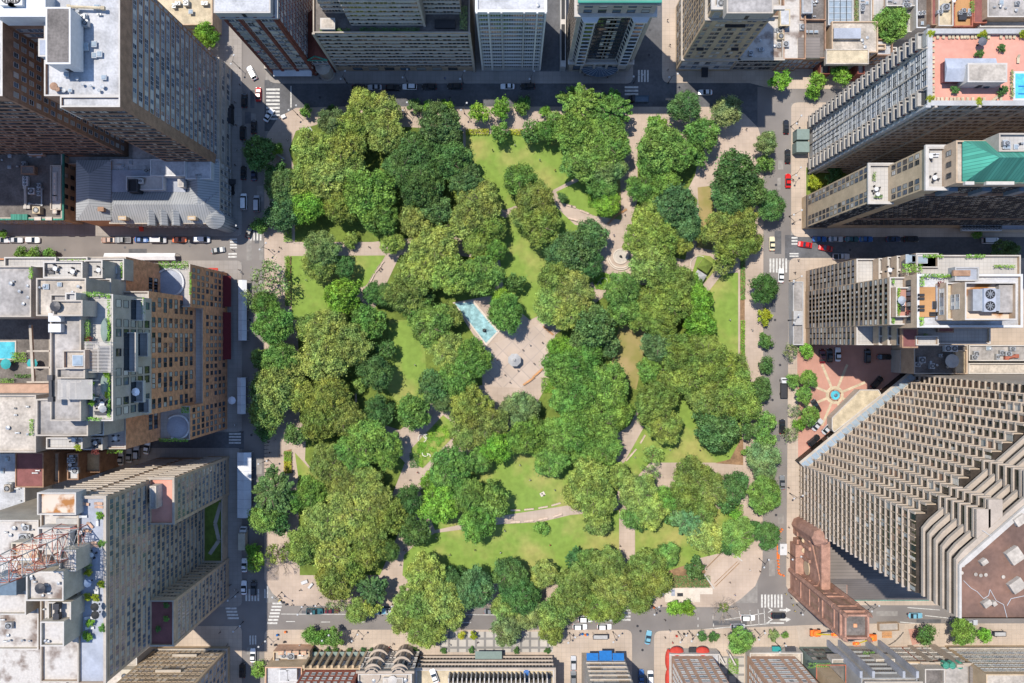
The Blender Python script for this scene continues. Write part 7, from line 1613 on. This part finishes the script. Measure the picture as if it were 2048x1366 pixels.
for i in range(10): a = R(200 - i*14); a2 = R(200-(i+1)*14); b.tube((3.0*math.cos(a), 3.0*math.sin(a), .3), (3.0*math.cos(a2), 3.0*math.sin(a2), .3), .16, .16, 'pale_stone', 4)
o = b.build('garden_kerb', None, (*G(1398, 530), Z)); reg(o, 'curved pale stone kerb left of the green-roofed garden hut', 'kerb', 1390, 525, exact=True)
# stone corner terrace with steps
root = empty('stone_terrace', *G(1437, 1137), Z)
def lt(px, py): x, y = G(px, py); a, c = G(1437, 1137); return (x-a, y-c)
for k, pts in enumerate(([(1458, 1102), (1483, 1122), (1428, 1177), (1408, 1147)], [(1455, 1106), (1477, 1122), (1430, 1168), (1413, 1146)])):
    b = MB(); b.prism([lt(*p) for p in pts], 0, .18*(k+1), 'pale_stone', 'park_paving'); b.build('step', root)
b = MB()
for p, q in (((1458, 1101), (1483, 1121)), ((1407, 1147), (1427, 1176))): a, c = lt(*p), lt(*q); b.tube((*a, .5), (*c, .5), .3, .3, 'white_stone', 4)
b.build('cheek_wall', root)
b = MB(); 
for p, q in (((1442, 1105), (1412, 1135)), ((1478, 1125), (1430, 1172)), ((1474, 1122), (1428, 1166))): a, c = lt(*p), lt(*q); b.tube((*a, .37), (*c, .37), .12, .12, 'soil', 4)
b.build('step_edge', root)
reg(root, 'raised stone terrace with long steps at the bottom right park corner', 'terrace', 1437, 1137, exact=True)
x, y = G(1360, 1189); b = MB(); b.cbox(0, 0, 0, 1.9, 1.1, .12, 'dark_metal'); o = b.build('floor_grate', None, (x, y, Z)); reg(o, 'dark metal grate in the pale paving by the bottom road', 'grate', 1360, 1189, exact=True)
x, y = G(1346, 1185); b = MB(); b.cbox(0, 0, 0, 1.2, 2.2, .12, 'roof_blue'); o = b.build('access_hatch', None, (x, y, Z)); reg(o, 'blue-grey hatch in the pale paving left of the dark grate', 'hatch', 1346, 1185, exact=True)
for px, py, lx, ly, a, lab in ((569, 216, 0, 0, 0, None), (610, 1163, 2.3, 1.1, 20, 'white low stone block near the bottom left plaza edge'), (622, 1170, 2.2, .8, 50, 'pale stone slab standing beside the white block, bottom left plaza'), (568, 234, 1.6, 1.2, 25, 'small white cart on the top left corner plaza'), (620, 262, 1.8, 1.4, 40, 'white sign block at the garden bed of the top left plaza'), (560, 312, 4.6, .5, -35, 'low white wall at the upper left park path'), (1254, 517, .9, .5, 30, 'pale bollard box right of the round fountain')):
    if lab: b = MB(); b.cbox(0, 0, 0, lx, ly, .8, 'white', 0, .92); o = b.build('stone_block', None, (*G(px, py), Z), R(a)); reg(o, lab, 'stone block', px, py, exact=True)
# umbrellas, seats, roof furniture (first of each kind, then copies)
def umb_proto():
    root = empty('parasol', 0, 0, -1000); b = MB(); b.lathe(0, 0, [(1.35, 2.2), (.7, 2.55), (.03, 2.8)], 'cloth_any', 8); b.build('canopy', root); b = MB(); b.lathe(0, 0, [(.3, 0), (.3, .1), (.04, .12), (.04, 2.2)], 'dark_metal', 6); b.build('pole', root); return root
UM = umb_proto(); um1 = [1]
def umb(px, py, h, col, colname, s_=1.0):
    x, y = W(px, py, h+2.5); o = UM if um1[0] else copy_thing(UM, x, y, h, 0)
    um1[0] = 0; o.location = (x, y, h); o.scale = (s_, s_, 1)
    for ch in o.children: ch.color = (*col, 1)
    reg(o, f'{colname} parasol', 'parasol', px, py, 'parasols')
for a in ((1597, 1104, Z, (.6, .02, .01), 'red'), (1597, 1129, Z, (.6, .02, .01), 'red'), (10, 728, 34, (.03, .30, .32), 'turquoise', 1.15), (63, 727, 34, (.03, .30, .32), 'turquoise', 1.15), (463, 801, Z, (.7, .7, .75), 'white', 1.0), (1967, 82, 70.3, (.1, .1, .12), 'dark grey', .8), (270, 784, 57, (.7, .7, .75), 'white', .8), (1805, 600, 57, (.3, .32, .35), 'grey', .8), (173, 1167, 64, (.1, .15, .25), 'dark blue', .8), (188, 1215, 64, (.02, .02, .02), 'black', .8), (189, 1231, 64, (.02, .02, .02), 'black', .8), (204, 818, 67, (.3, .3, .3), 'grey', .7), (1858, 52, 9, (.1, .1, .1), 'black', .5)): umb(*a)
def lounger_proto(name, m, frame='dark_metal'):
    root = empty(name, 0, 0, -1000); b = MB(); b.box(-.33, -.95, .28, .33, .35, .36, m); b.build('seat', root); b = MB(); b.add([(-.33,.35,.28),(.33,.35,.28),(.33,.95,.7),(-.33,.95,.7),(-.33,.35,.36),(.33,.35,.36),(.33,.93,.78),(-.33,.93,.78)], [(0,3,2,1),(4,5,6,7),(0,1,5,4),(1,2,6,5),(2,3,7,6),(3,0,4,7)], m); b.build('backrest', root)
    for sx in (-.28, .28):
        for y in (-.85, .3): b = MB(); b.box(-.03, -.03, 0, .03, .03, .278, frame); b.build('leg', root, (sx, y, 0))
    return root
LO = {'tan': lounger_proto('sun_lounger', 'roof_tan'), 'dark': lounger_proto('sun_lounger', 'dark_metal'), 'white': lounger_proto('sun_lounger', 'white'), 'peach': lounger_proto('sun_lounger', 'brick_pink')}; lf = dict.fromkeys(LO, 1)
def lounger(px, py, h, a, k='tan'):
    x, y = W(px, py, h+.4); o = LO[k] if lf[k] else copy_thing(LO[k], x, y, h, R(a))
    lf[k] = 0; o.location = (x, y, h); o.rotation_euler = (0, 0, R(a)); reg(o, f'{k} sun lounger', 'sun lounger', px, py, 'sun loungers on the roof terraces')
hp = 70.32
for i, px in enumerate((1864, 1876, 1888, 1899, 1907, 1916, 1924, 1931, 1936, 1945, 1953, 1978, 2003, 2013, 2021, 2030)): lounger(px, 69, hp, (i*37) % 23 - 11)
for i, py in enumerate((78, 90, 101, 116, 124, 133, 144, 151, 162, 175, 181, 188)): lounger(1862, py, hp, 90 + (i*53) % 20 - 10)
for i, px in enumerate((1869, 1877, 1885, 1893, 1903, 1911, 1917, 1926, 1935, 1946, 1969, 2002)): lounger(px, 202, hp, 180 + (i*29) % 21 - 10)
lounger(2037, 118, hp, 0); lounger(1992, 196, hp, -50); lounger(1987, 200, hp, -50)
for px, py in ((1842, 590), (1842, 597), (1842, 613), (1842, 620)): lounger(px, py, 61.7, 90, 'dark')
for px, py in ((1803, 615), (1803, 620)): lounger(px, py, 57.1, 90, 'dark')
for px, py, a, k in ((170, 1008, 80, 'peach'), (197, 1007, 85, 'peach'), (198, 1014, 85, 'peach'), (180, 1050, 40, 'peach'), (175, 1062, 80, 'peach'), (188, 1086, 90, 'peach'), (189, 1092, 90, 'peach'), (166, 1033, 90, 'white'), (194, 1045, 0, 'white'), (194, 1182, 0, 'white'), (191, 1186, 0, 'white'), (178, 1236, 90, 'white'), (181, 1250, 0, 'white'), (180, 1256, 90, 'white')): lounger(px, py, 63.2, a, k)
for px, py in ((98, 538), (100, 545), (226, 534), (232, 540), (226, 546)): lounger(px, py, 57.2 if px < 110 else 49.2, 90 if px < 110 else 0, 'white' if px > 110 else 'dark')
# potted shrubs on the roofs
def pot_proto():
    root = empty('potted_shrub', 0, 0, -1000); b = MB(); b.lathe(0, 0, [(.28, 0), (.38, .5), (.3, .5), (.05, .48)], 'brownstone', 10); b.build('pot', root); link('foliage', PROTO['small'][0], root, (0, 0, .45)).scale = (.28, .28, .3); return root
PO = pot_proto(); pf = [1]
def pot(px, py, h, c='X', s_=1.0):
    x, y = W(px, py, h+.8); o = PO if pf[0] else copy_thing(PO, x, y, h, px % 6)
    pf[0] = 0; o.location = (x, y, h); o.scale = (s_, s_, s_)
    for ch in o.children: ch.color = (*COL[c][0], 1)
    reg(o, f'{COL[c][1]} potted shrub', 'potted plant', px, py, 'potted shrubs on terraces')
for px, py, c in ((1861, 67, 'X'), (1965, 68, 'X'), (2045, 68, 'X'), (1860, 197, 'X'), (1957, 204, 'X'), (2003, 96, 'D'), (1910, 180, 'D'), (2002, 184, 'D'), (2008, 180, 'D'), (1966, 80, 'D'), (1959, 107, 'D')): pot(px, py, hp, c, 1.2)
for px, py, c in ((152, 1007, 'X'), (200, 1031, 'L'), (204, 1087, 'G'), (176, 1130, 'P'), (177, 1145, 'X'), (203, 1168, 'X'), (176, 1194, 'X'), (191, 1195, 'X'), (180, 1246, 'L'), (205, 1256, 'G'), (172, 1270, 'L'), (178, 1274, 'L')): pot(px, py, 63.2, c, 1.2)
for px, py, c in ((212, 750, 'L'), (214, 789, 'X'), (183, 766, 'L'), (183, 795, 'L'), (183, 806, 'L'), (155, 895, 'X'), (195, 738, 'D')): pot(px, py, 66.8, c)
for px, py, c in ((332, 1211, 'D'), (332, 1238, 'G'), (316, 1258, 'D')): pot(px, py, 40.2, c)
for px, py in ((628, 1301), (655, 1301), (671, 1301), (699, 1301), (728, 1301), (744, 1301), (757, 1300), (770, 1299), (816, 1300), (830, 1300), (887, 1301), (943, 1300), (1033, 1301), (1095, 1301)): pot(px, py, Z, 'D', 1.3)
# tables
def table_proto():
    root = empty('round_table', 0, 0, -1000); b = MB(); b.lathe(0, 0, [(.6, .7), (.6, .75), (.05, .76)], 'cloth_any', 14); b.build('tabletop', root); b = MB(); b.lathe(0, 0, [(.3, 0), (.3, .04), (.05, .06), (.05, .7)], 'dark_metal', 6); b.build('pedestal', root)
    for i in range(4):
        a = i*PI/2+.4; b = MB(); b.cbox(0, 0, 0, .45, .45, .45, 'dark_metal', a, .9); b.cbox(.2*math.cos(a), .2*math.sin(a), .45, .06, .45, .4, 'dark_metal', a); b.build('stool', root, (.95*math.cos(a), .95*math.sin(a), 0))
    return root
TB = table_proto(); tf = [1]
def table(px, py, h, c=(.5, .5, .5), s_=1.0):
    x, y = W(px, py, h+.7); o = TB if tf[0] else copy_thing(TB, x, y, h, (px*py) % 6)
    tf[0] = 0; o.location = (x, y, h); o.scale = (s_, s_, s_)
    for ch in o.children: ch.color = (*c, 1)
    reg(o, 'round terrace table with seats', 'table', px, py, 'terrace tables')
for px, py, h in ((110, 537, 57.3), (145, 543, 57.3), (205, 572, 54.3), (252, 694, 57), (251, 729, 57), (204, 808, 67), (201, 815, 67), (186, 797, 67), (230, 877, 49), (190, 886, 49.3), (147, 880, 53.4), (197, 540, 55.2), (1805, 607, 57.1), (1753, 378, 46.7), (1756, 388, 46.7), (1870, 355, 65.2), (1862, 312, 65.2), (1780, 540, 51.2), (140, 930, 15.3), (141, 940, 15.3), (183, 1110, 63.2), (160, 1065, 63.2), (1908, 1, 12.3)): table(px, py, h)
def sofa(px, py, h, lx, ly, m, lab, rz=0):
    x, y = W(px, py, h+.5); root = empty('sofa', x, y, h, rz); b = MB(); b.cbox(0, 0, 0, lx, ly, .42, m); b.build('seat', root); b = MB()
    if lx > ly: b.cbox(0, ly/2-.12, .425, lx, .24, .35, m)
    else: b.cbox(lx/2-.12, 0, .425, .24, ly, .35, m)
    b.build('backrest', root); reg(root, lab, 'sofa', px, py, exact=True)
sofa(1878, 605, 61.7, 1.2, 8.5, 'roof_blue', 'long grey sofa on the wooden roof deck of the terraced tower'); sofa(1871, 628, 61.7, 2.6, 1.0, 'dark_metal', 'short dark sofa at the lower end of the wooden roof deck')
sofa(216, 812, 67, .9, 2.6, 'dark_metal', 'dark upright sofa on the lower end of the top terrace, orange block'); sofa(202, 826, 67, 3.2, .9, 'dark_metal', 'long dark sofa along the lower wall of the top terrace, orange block'); sofa(1866, 310, 65.2, 3.0, .8, 'white', 'white corner sofa on the upper terrace of the copper roofed tower')
x, y = W(1869, 610, 62); b = MB(); b.cbox(0, 0, 0, .9, 1.8, .4, 'roof_blue'); b.cbox(0, 0, .4, 1.0, 1.9, .05, 'dark_metal'); o = b.build('coffee_table', None, (x, y, 61.7)); reg(o, 'low grey coffee table beside the long grey roof deck sofa', 'table', 1869, 610, exact=True)
# construction things near the church
def barrel(px, py, k):
    b = MB(); b.lathe(0, 0, [(.34, 0), (.3, .2), (.28, .9), (.12, 1.0)], 'orange', 9); o = b.build('traffic_barrel', None, (*G(px, py), .04)); reg(o, 'orange traffic barrel', 'traffic barrel', px, py, 'orange barrels on the right road')
for k, (px, py) in enumerate(((1560, 1062), (1563, 1058), (1557, 1065), (1555, 1121), (1556, 1127), (1556, 1133), (1556, 1140), (1557, 1146), (1560, 1148), (1566, 1150))): barrel(px, py, k)
for py, lab in ((1094, 'upper orange plastic road barrier beside the white trailer'), (1110, 'lower orange plastic road barrier beside the white trailer')):
    b = MB(); b.cbox(0, 0, 0, .9, 2.3, .25, 'orange'); b.cbox(0, 0, .25, .35, 2.2, .75, 'orange'); o = b.build('road_barrier', None, (*G(1556, py), .04)); reg(o, lab, 'barrier', 1556, py, exact=True)
root = empty('site_trailer', *W(1567, 1099, 2.4), .04); b = MB(); b.box(-1.15, -1.85, .5, 1.15, 1.85, 2.4, 'white'); b.lathe(-.3, .6, [(.35, 2.4), (.35, 2.5), (.2, 2.5), (.2, 2.42)], 'grey_metal', 12); b.build('body', root)
for sx in (-1, 1):
    q = MB(); q.tube((-.12, 0, 0), (.12, 0, 0), .36, .36, 'rubber', 10); q.build('wheel', root, (sx*1.05, 0, .36))
reg(root, 'small white box trailer with a round roof vent beside orange barriers', 'trailer', 1567, 1099, exact=True)
def lift(px, py, tx, ty, lab, m='orange'):
    x, y = W(px, py, 1.5); root = empty('boom_lift', x, y, Z+.01); b = MB(); b.cbox(0, 0, .35, 3.4, 2.0, .9, m); b.lathe(0, 0, [(1.1, 1.25), (1.0, 1.9), (.3, 2.0)], m, 12); b.build('chassis', root)
    ex, ey = W(tx, ty, 12); dx, dy = ex-x, ey-y; b = MB(); b.tube((0, 0, 1.9), (dx, dy, 11), .28, .18, 'yellow', 6); b.build('boom', root)
    b = MB(); b.cbox(dx, dy, 10.6, 2.0, 1.0, .12, m); 
    for sx, sy, lx, ly in ((0,-.48,2,.06),(0,.48,2,.06),(-.97,0,.06,1),(.97,0,.06,1)): b.cbox(dx+sx, dy+sy, 11.6, lx, ly, .08, m); b.cbox(dx+sx, dy+sy, 10.72, .06, .06, .9, m)
    b.build('basket', root)
    for sx in (-1, 1):
        for sy in (-1, 1): q = MB(); q.tube((0, -.18, 0), (0, .18, 0), .5, .5, 'rubber', 12); q.build('wheel', root, (sx*1.25, sy*1.05, .5))
    reg(root, lab, 'boom lift', px, py, exact=True)
lift(1632, 1267, 1672, 1272, 'orange boom lift with a yellow arm left of the church tower'); lift(1744, 1276, 1715, 1290, 'orange boom lift right of the church tower, near the grey building')
root = empty('dumpster', *W(1778, 1254, 1.5), Z+.01, R(2)); b = MB()
for a in ((-3.3, -1.3, 0, 3.3, 1.3, .15), (-3.3, -1.3, .15, -3.2, 1.3, 1.7), (3.2, -1.3, .15, 3.3, 1.3, 1.7), (-3.2, -1.3, .15, 3.2, -1.2, 1.7), (-3.2, 1.2, .15, 3.2, 1.3, 1.7)): b.box(*a, 'tan_brick')
b.build('bin', root); b = MB(); b.box(-3.1, -1.15, .16, 3.1, 1.15, .9, 'concrete'); b.build('rubble', root); reg(root, 'open beige skip full of rubble right of the church tower', 'skip', 1778, 1254, exact=True)
b = MB()
for i in range(5): b.box(-1.6, -1+i*.45, 0, 1.6, -.7+i*.45, .25+.12*(i%2), 'wood')
o = b.build('timber_stack', None, (*G(1773, 1269), Z+.01)); reg(o, 'stack of pale timber below the rubble skip', 'timber', 1773, 1269, exact=True)
b = MB(); P = [(1775, 1288), (1788, 1280), (1798, 1270), (1804, 1262)]
for p, q in zip(P, P[1:]): (x0, y0), (x1, y1) = G(*p), G(*q); b.tube((x0, y0, .9), (x1, y1, .9), .07, .07, 'dark_metal', 4); b.tube((x0, y0, .1), (x0, y0, .9), .05, .05, 'dark_metal', 4)
o = b.build('site_fence', None, (0, 0, Z)); reg(o, 'curved dark site fence beside the red brick paving, below the right street', 'fence', 1790, 1278, exact=True)
# bus shelters, news boxes, planters
for px, py, lx, ly, m, lab in ((1201, 1274, 5.0, 1.6, 'dark_metal', 'dark bus shelter on the pavement above the blue awnings'), (2000, 1268, 4.0, 1.6, 'dark_metal', 'dark bus shelter on the pavement at the bottom right')):
    root = empty('bus_shelter', *W(px, py, 2.5), Z); b = MB(); b.cbox(0, 0, 2.4, lx, ly, .12, m); b.cbox(0, 0, 2.52, lx-.4, ly-.4, .05, 'grey_concrete'); b.build('roof', root); b = MB(); b.box(-lx/2+.1, -ly/2+.05, .2, lx/2-.1, -ly/2+.1, 2.35, 'skylight'); b.build('glass_wall', root)
    for sx in (-1, 1):
        for sy in (-1, 1): q = MB(); q.tube((0, 0, 0), (0, 0, 2.4), .05, .05, 'dark_metal', 5); q.build('post', root, (sx*(lx/2-.15), sy*(ly/2-.15), 0))
    reg(root, lab, 'bus shelter', px, py, exact=True)
for i, (px, py, m, cn) in enumerate(((1164, 1266, 'blue_cloth', 'blue'), (1170, 1268, 'orange', 'orange'), (1174, 1267, 'blue_cloth', 'blue'), (1352, 1270, 'red_cloth', 'red'), (1367, 1266, 'dark_metal', 'black'), (1470, 1262, 'dark_metal', 'black'), (556, 1268, 'blue_cloth', 'blue'), (572, 1262, 'orange', 'orange'), (570, 1282, 'dark_metal', 'black'), (552, 1288, 'dark_metal', 'black'), (1258, 1209, 'red_cloth', 'red'), (1307, 1213, 'orange', 'orange'), (561, 1200, 'yellow', 'yellow'), (567, 1203, 'dark_metal', 'black'), (574, 1207, 'dark_metal', 'black'))):
    b = MB(); b.box(-.28, -.25, .3, .28, .25, 1.2, m); b.box(-.05, -.05, 0, .05, .05, .3, 'dark_metal'); b.box(-.22, -.27, .7, .22, -.255, 1.1, 'glass'); o = b.build('news_box', None, (*G(px, py), Z)); reg(o, f'{cn} newspaper box', 'news box', px, py, 'street boxes on the pavement')
# bicycle-share row on the left perimeter walk
def bike_proto():
    root = empty('bicycle', 0, 0, -1000)
    for x in (-.5, .5):
        b = MB(); n = 14
        for i in range(n): a0, a1 = 2*PI*i/n, 2*PI*(i+1)/n; b.tube((.34*math.cos(a0), 0, .34*math.sin(a0)), (.34*math.cos(a1), 0, .34*math.sin(a1)), .03, .03, 'rubber', 4)
        b.build('wheel', root, (x, 0, .36))
    b = MB(); b.tube((-.5, 0, .36), (-.05, 0, .4), .03, .03, 'blue_metal', 4); b.tube((-.05, 0, .4), (-.2, 0, .85), .03, .03, 'blue_metal', 4); b.tube((-.15, 0, .75), (.38, 0, .8), .03, .03, 'blue_metal', 4); b.tube((-.05, 0, .4), (.38, 0, .8), .03, .03, 'blue_metal', 4); b.tube((.5, 0, .36), (.36, 0, .98), .03, .03, 'blue_metal', 4); b.build('frame', root)
    b = MB(); b.cbox(-.22, 0, .86, .26, .16, .07, 'black'); b.build('saddle', root); b = MB(); b.tube((.34, -.28, 1.0), (.34, .28, 1.0), .025, .025, 'black', 4); b.build('handlebar', root); return root
BK = bike_proto(); bf = 1
for i in range(12):
    px, py = 533 + (i % 2)*.6, 868 + i*7.6; x, y = G(px, py); o = BK if bf else copy_thing(BK, x, y, Z, 0); bf = 0; o.location = (x, y, Z); o.rotation_euler = (0, 0, R(4*(i % 3)))
    o['category'] = 'bicycle'; o['group'] = 'bicycles docked in a row on the left park walk'; REG.append((o, 'docked dark bicycle', px, py, False))
# dark stone tables, statue on the far lawn, small garden urns

g = random.Random(5); MH = MB(); MH.lathe(0, 0, [(.42, 0), (.42, .02), (.1, .022)], 'dark_metal', 14); MHm = MH.mesh('manhole_cover')
for i, (px, py) in enumerate(((507, 60), (515, 330), (500, 640), (517, 720), (503, 870), (512, 1110), (1548, 330), (1556, 440), (1550, 640), (1560, 730), (1545, 800), (1541, 900), (1552, 1030), (1275, 1252), (1281, 1262), (1320, 1222), (700, 1236), (860, 1238), (1000, 1240), (130, 500), (250, 495), (380, 492), (640, 195), (760, 200), (900, 195), (1130, 190), (1440, 200), (1300, 60), (1298, 110), (1285, 1300), (1815, 1228), (1700, 500), (1552, 370))):
    o = link('manhole_cover', MHm, None, (*G(px, py), .024)); reg(o, 'round dark manhole cover', 'manhole cover', px, py, 'manhole covers in the roads')
for it in """1010 1062 white|950 1100 dark|1100 1090 red|1150 1130 blue|900 1110 grey|1195 1100 white|700 530 dark|620 540 white|720 560 blue|830 730 white|810 770 dark|1030 290 white|985 300 dark|1080 320 blue|1110 340 red|1460 640 white|1450 700 dark|1040 930 white|1000 960 dark|1110 980 blue|1400 900 dark|1340 900 white|1010 750 dark|1060 690 white|995 720 red|1020 765 dark|1252 480 white|1228 470 blue|1500 600 dark|1505 660 white|1500 760 dark|1498 560 grey|1330 1240 dark|700 236 white|760 240 dark|940 240 dark|1075 240 white|1255 245 dark|575 280 white|550 880 white|560 910 dark|556 940 blue|600 1180 dark|640 1195 white|1460 1165 dark|1500 1140 white|1470 1190 blue|1440 250 dark|1510 300 white|545 500 white|560 495 dark|810 930 white|820 960 dark|835 945 red|1255 940 dark|1270 915 white|1250 1050 dark|800 1130 white|860 1280 dark|900 1290 white|1120 1285 dark|690 1285 dark|600 1290 white|1450 1270 dark|1500 1275 white|1640 690 dark""".replace('\n', '|').split('|'):
    f = it.split(); person(int(f[0]), int(f[1]), f[2])
# ------------------------------------------------------------------ labels
LM = [(955,645,'the blue reflecting pool'),(1029,720,'the central kiosk'),(1240,510,'the round stone fountain'),(1403,545,'the green-roofed hut'),
 (866,885,'the white-scrolled flower bed'),(1080,1030,'the curved bench path'),(1430,1145,'the stone corner terrace'),(740,497,'the left entrance path'),
 (1040,300,'the top lawn'),(580,245,'the top left corner plaza'),(1480,265,'the top right corner plaza'),(600,1190,'the bottom left corner plaza'),
 (1257,700,'the dry grass patch'),(1455,620,'the long right-hand lawn'),(620,570,'the left square lawn'),(815,740,'the oval left lawn'),
 (1040,1100,'the bottom lawn'),(1669,790,'the motor court fountain'),(1700,1240,'the brownstone tower'),(1205,1320,'the blue awnings'),
 (1385,1310,'the red awnings'),(2040,180,'the rooftop pool'),(1990,330,'the green copper roof'),(1780,980,'the zigzag hotel'),
 (546,205,'the top left crossing'),(530,60,'the dark red brick tower'),(1205,150,'the curved glass canopy'),(330,400,'the metal-roofed mansion'),
 (340,700,'the orange brick block'),(300,1120,'the tall tan slab tower'),(1440,1215,'the leafless tree'),(1250,1235,'the bottom crossing'),
 (1558,531,'the right-hand crossing'),(1380,960,'the lower right path'),(1254,1070,'the straight lower path'),(150,150,'the brown brick tower'),
 (1455,80,'the tan hotel tower'),(780,100,'the striped office block'),(1700,600,'the terraced tan tower'),(1545,1202,'the bottom right crossing')]
NUM = ['nearest', 'second nearest', 'third nearest', 'fourth nearest', 'fifth nearest', 'sixth nearest', 'seventh nearest', 'eighth nearest', 'ninth nearest', 'tenth nearest', 'eleventh nearest', 'twelfth nearest', 'thirteenth nearest', 'fourteenth nearest', 'fifteenth nearest', 'sixteenth nearest']
def relation(px, py, lx, ly):
    dx, dy = px - lx, py - ly
    if abs(dx) < 9 and abs(dy) < 9: return 'at'
    if abs(dx) > 2.2 * abs(dy): return 'right of' if dx > 0 else 'left of'
    if abs(dy) > 2.2 * abs(dx): return 'below' if dy > 0 else 'above'
    return ('lower' if dy > 0 else 'upper') + ('-right of' if dx > 0 else '-left of')
buckets = {}
for o, desc, px, py, exact in REG:
    if exact: o['label'] = desc; continue
    lx, ly, nm = min(LM, key=lambda l: (l[0]-px)**2 + (l[1]-py)**2)
    buckets.setdefault((desc, relation(px, py, lx, ly), nm), []).append((math.hypot(px-lx, py-ly), o))
for (desc, rel, nm), l in buckets.items():
    l.sort(key=lambda t: t[0])
    for i, (d, o) in enumerate(l):
        o['label'] = f'{desc} {rel} {nm}' + (f', {NUM[min(i, 15)]} it' if len(l) > 1 else '')

# ------------------------------------------------------------------ camera, sun, sky
sc = bpy.context.scene
cam = bpy.data.cameras.new('Camera'); co = bpy.data.objects.new('Camera', cam); C.objects.link(co); sc.camera = co
co.location = (0, 0, H); co.rotation_euler = (0, 0, 0)
cam.sensor_width = 36; cam.lens = 36 * (H * PPM) / 2048; cam.clip_end = 20000; cam.clip_start = 1
EL, AZ = SUN_EL, SUN_AZ     # elevation; compass direction the sun stands in, world XY angle in degrees
d = Vector((math.cos(R(EL))*math.cos(R(AZ)), math.cos(R(EL))*math.sin(R(AZ)), math.sin(R(EL))))
sun = bpy.data.lights.new('Sun', 'SUN'); sun.energy = SUN_E; sun.angle = R(.53); sun.color = (1, .93, .82)
so = bpy.data.objects.new('Sun', sun); C.objects.link(so); so.rotation_euler = d.to_track_quat('Z', 'Y').to_euler(); so.location = (0, 0, 300)
w = bpy.data.worlds.new('World'); sc.world = w; w.use_nodes = True
nt = w.node_tree; sky = nt.nodes.new('ShaderNodeTexSky'); sky.sky_type = 'NISHITA'; sky.sun_disc = False
sky.sun_elevation = R(EL); sky.sun_rotation = R(90 - AZ); sky.air_density = 1.0; sky.dust_density = .2; sky.ozone_density = 5.0
bg = nt.nodes['Background']; nt.links.new(sky.outputs[0], bg.inputs[0]); bg.inputs[1].default_value = SKY_E
vs = sc.view_settings; vs.view_transform = 'Standard'; vs.look = 'None'; vs.gamma = 1; vs.exposure = EXPO; vs.use_curve_mapping = False
sc.render.film_transparent = False
sc.cycles.max_bounces = 5; sc.cycles.diffuse_bounces = 2; sc.cycles.glossy_bounces = 2; sc.cycles.transmission_bounces = 2
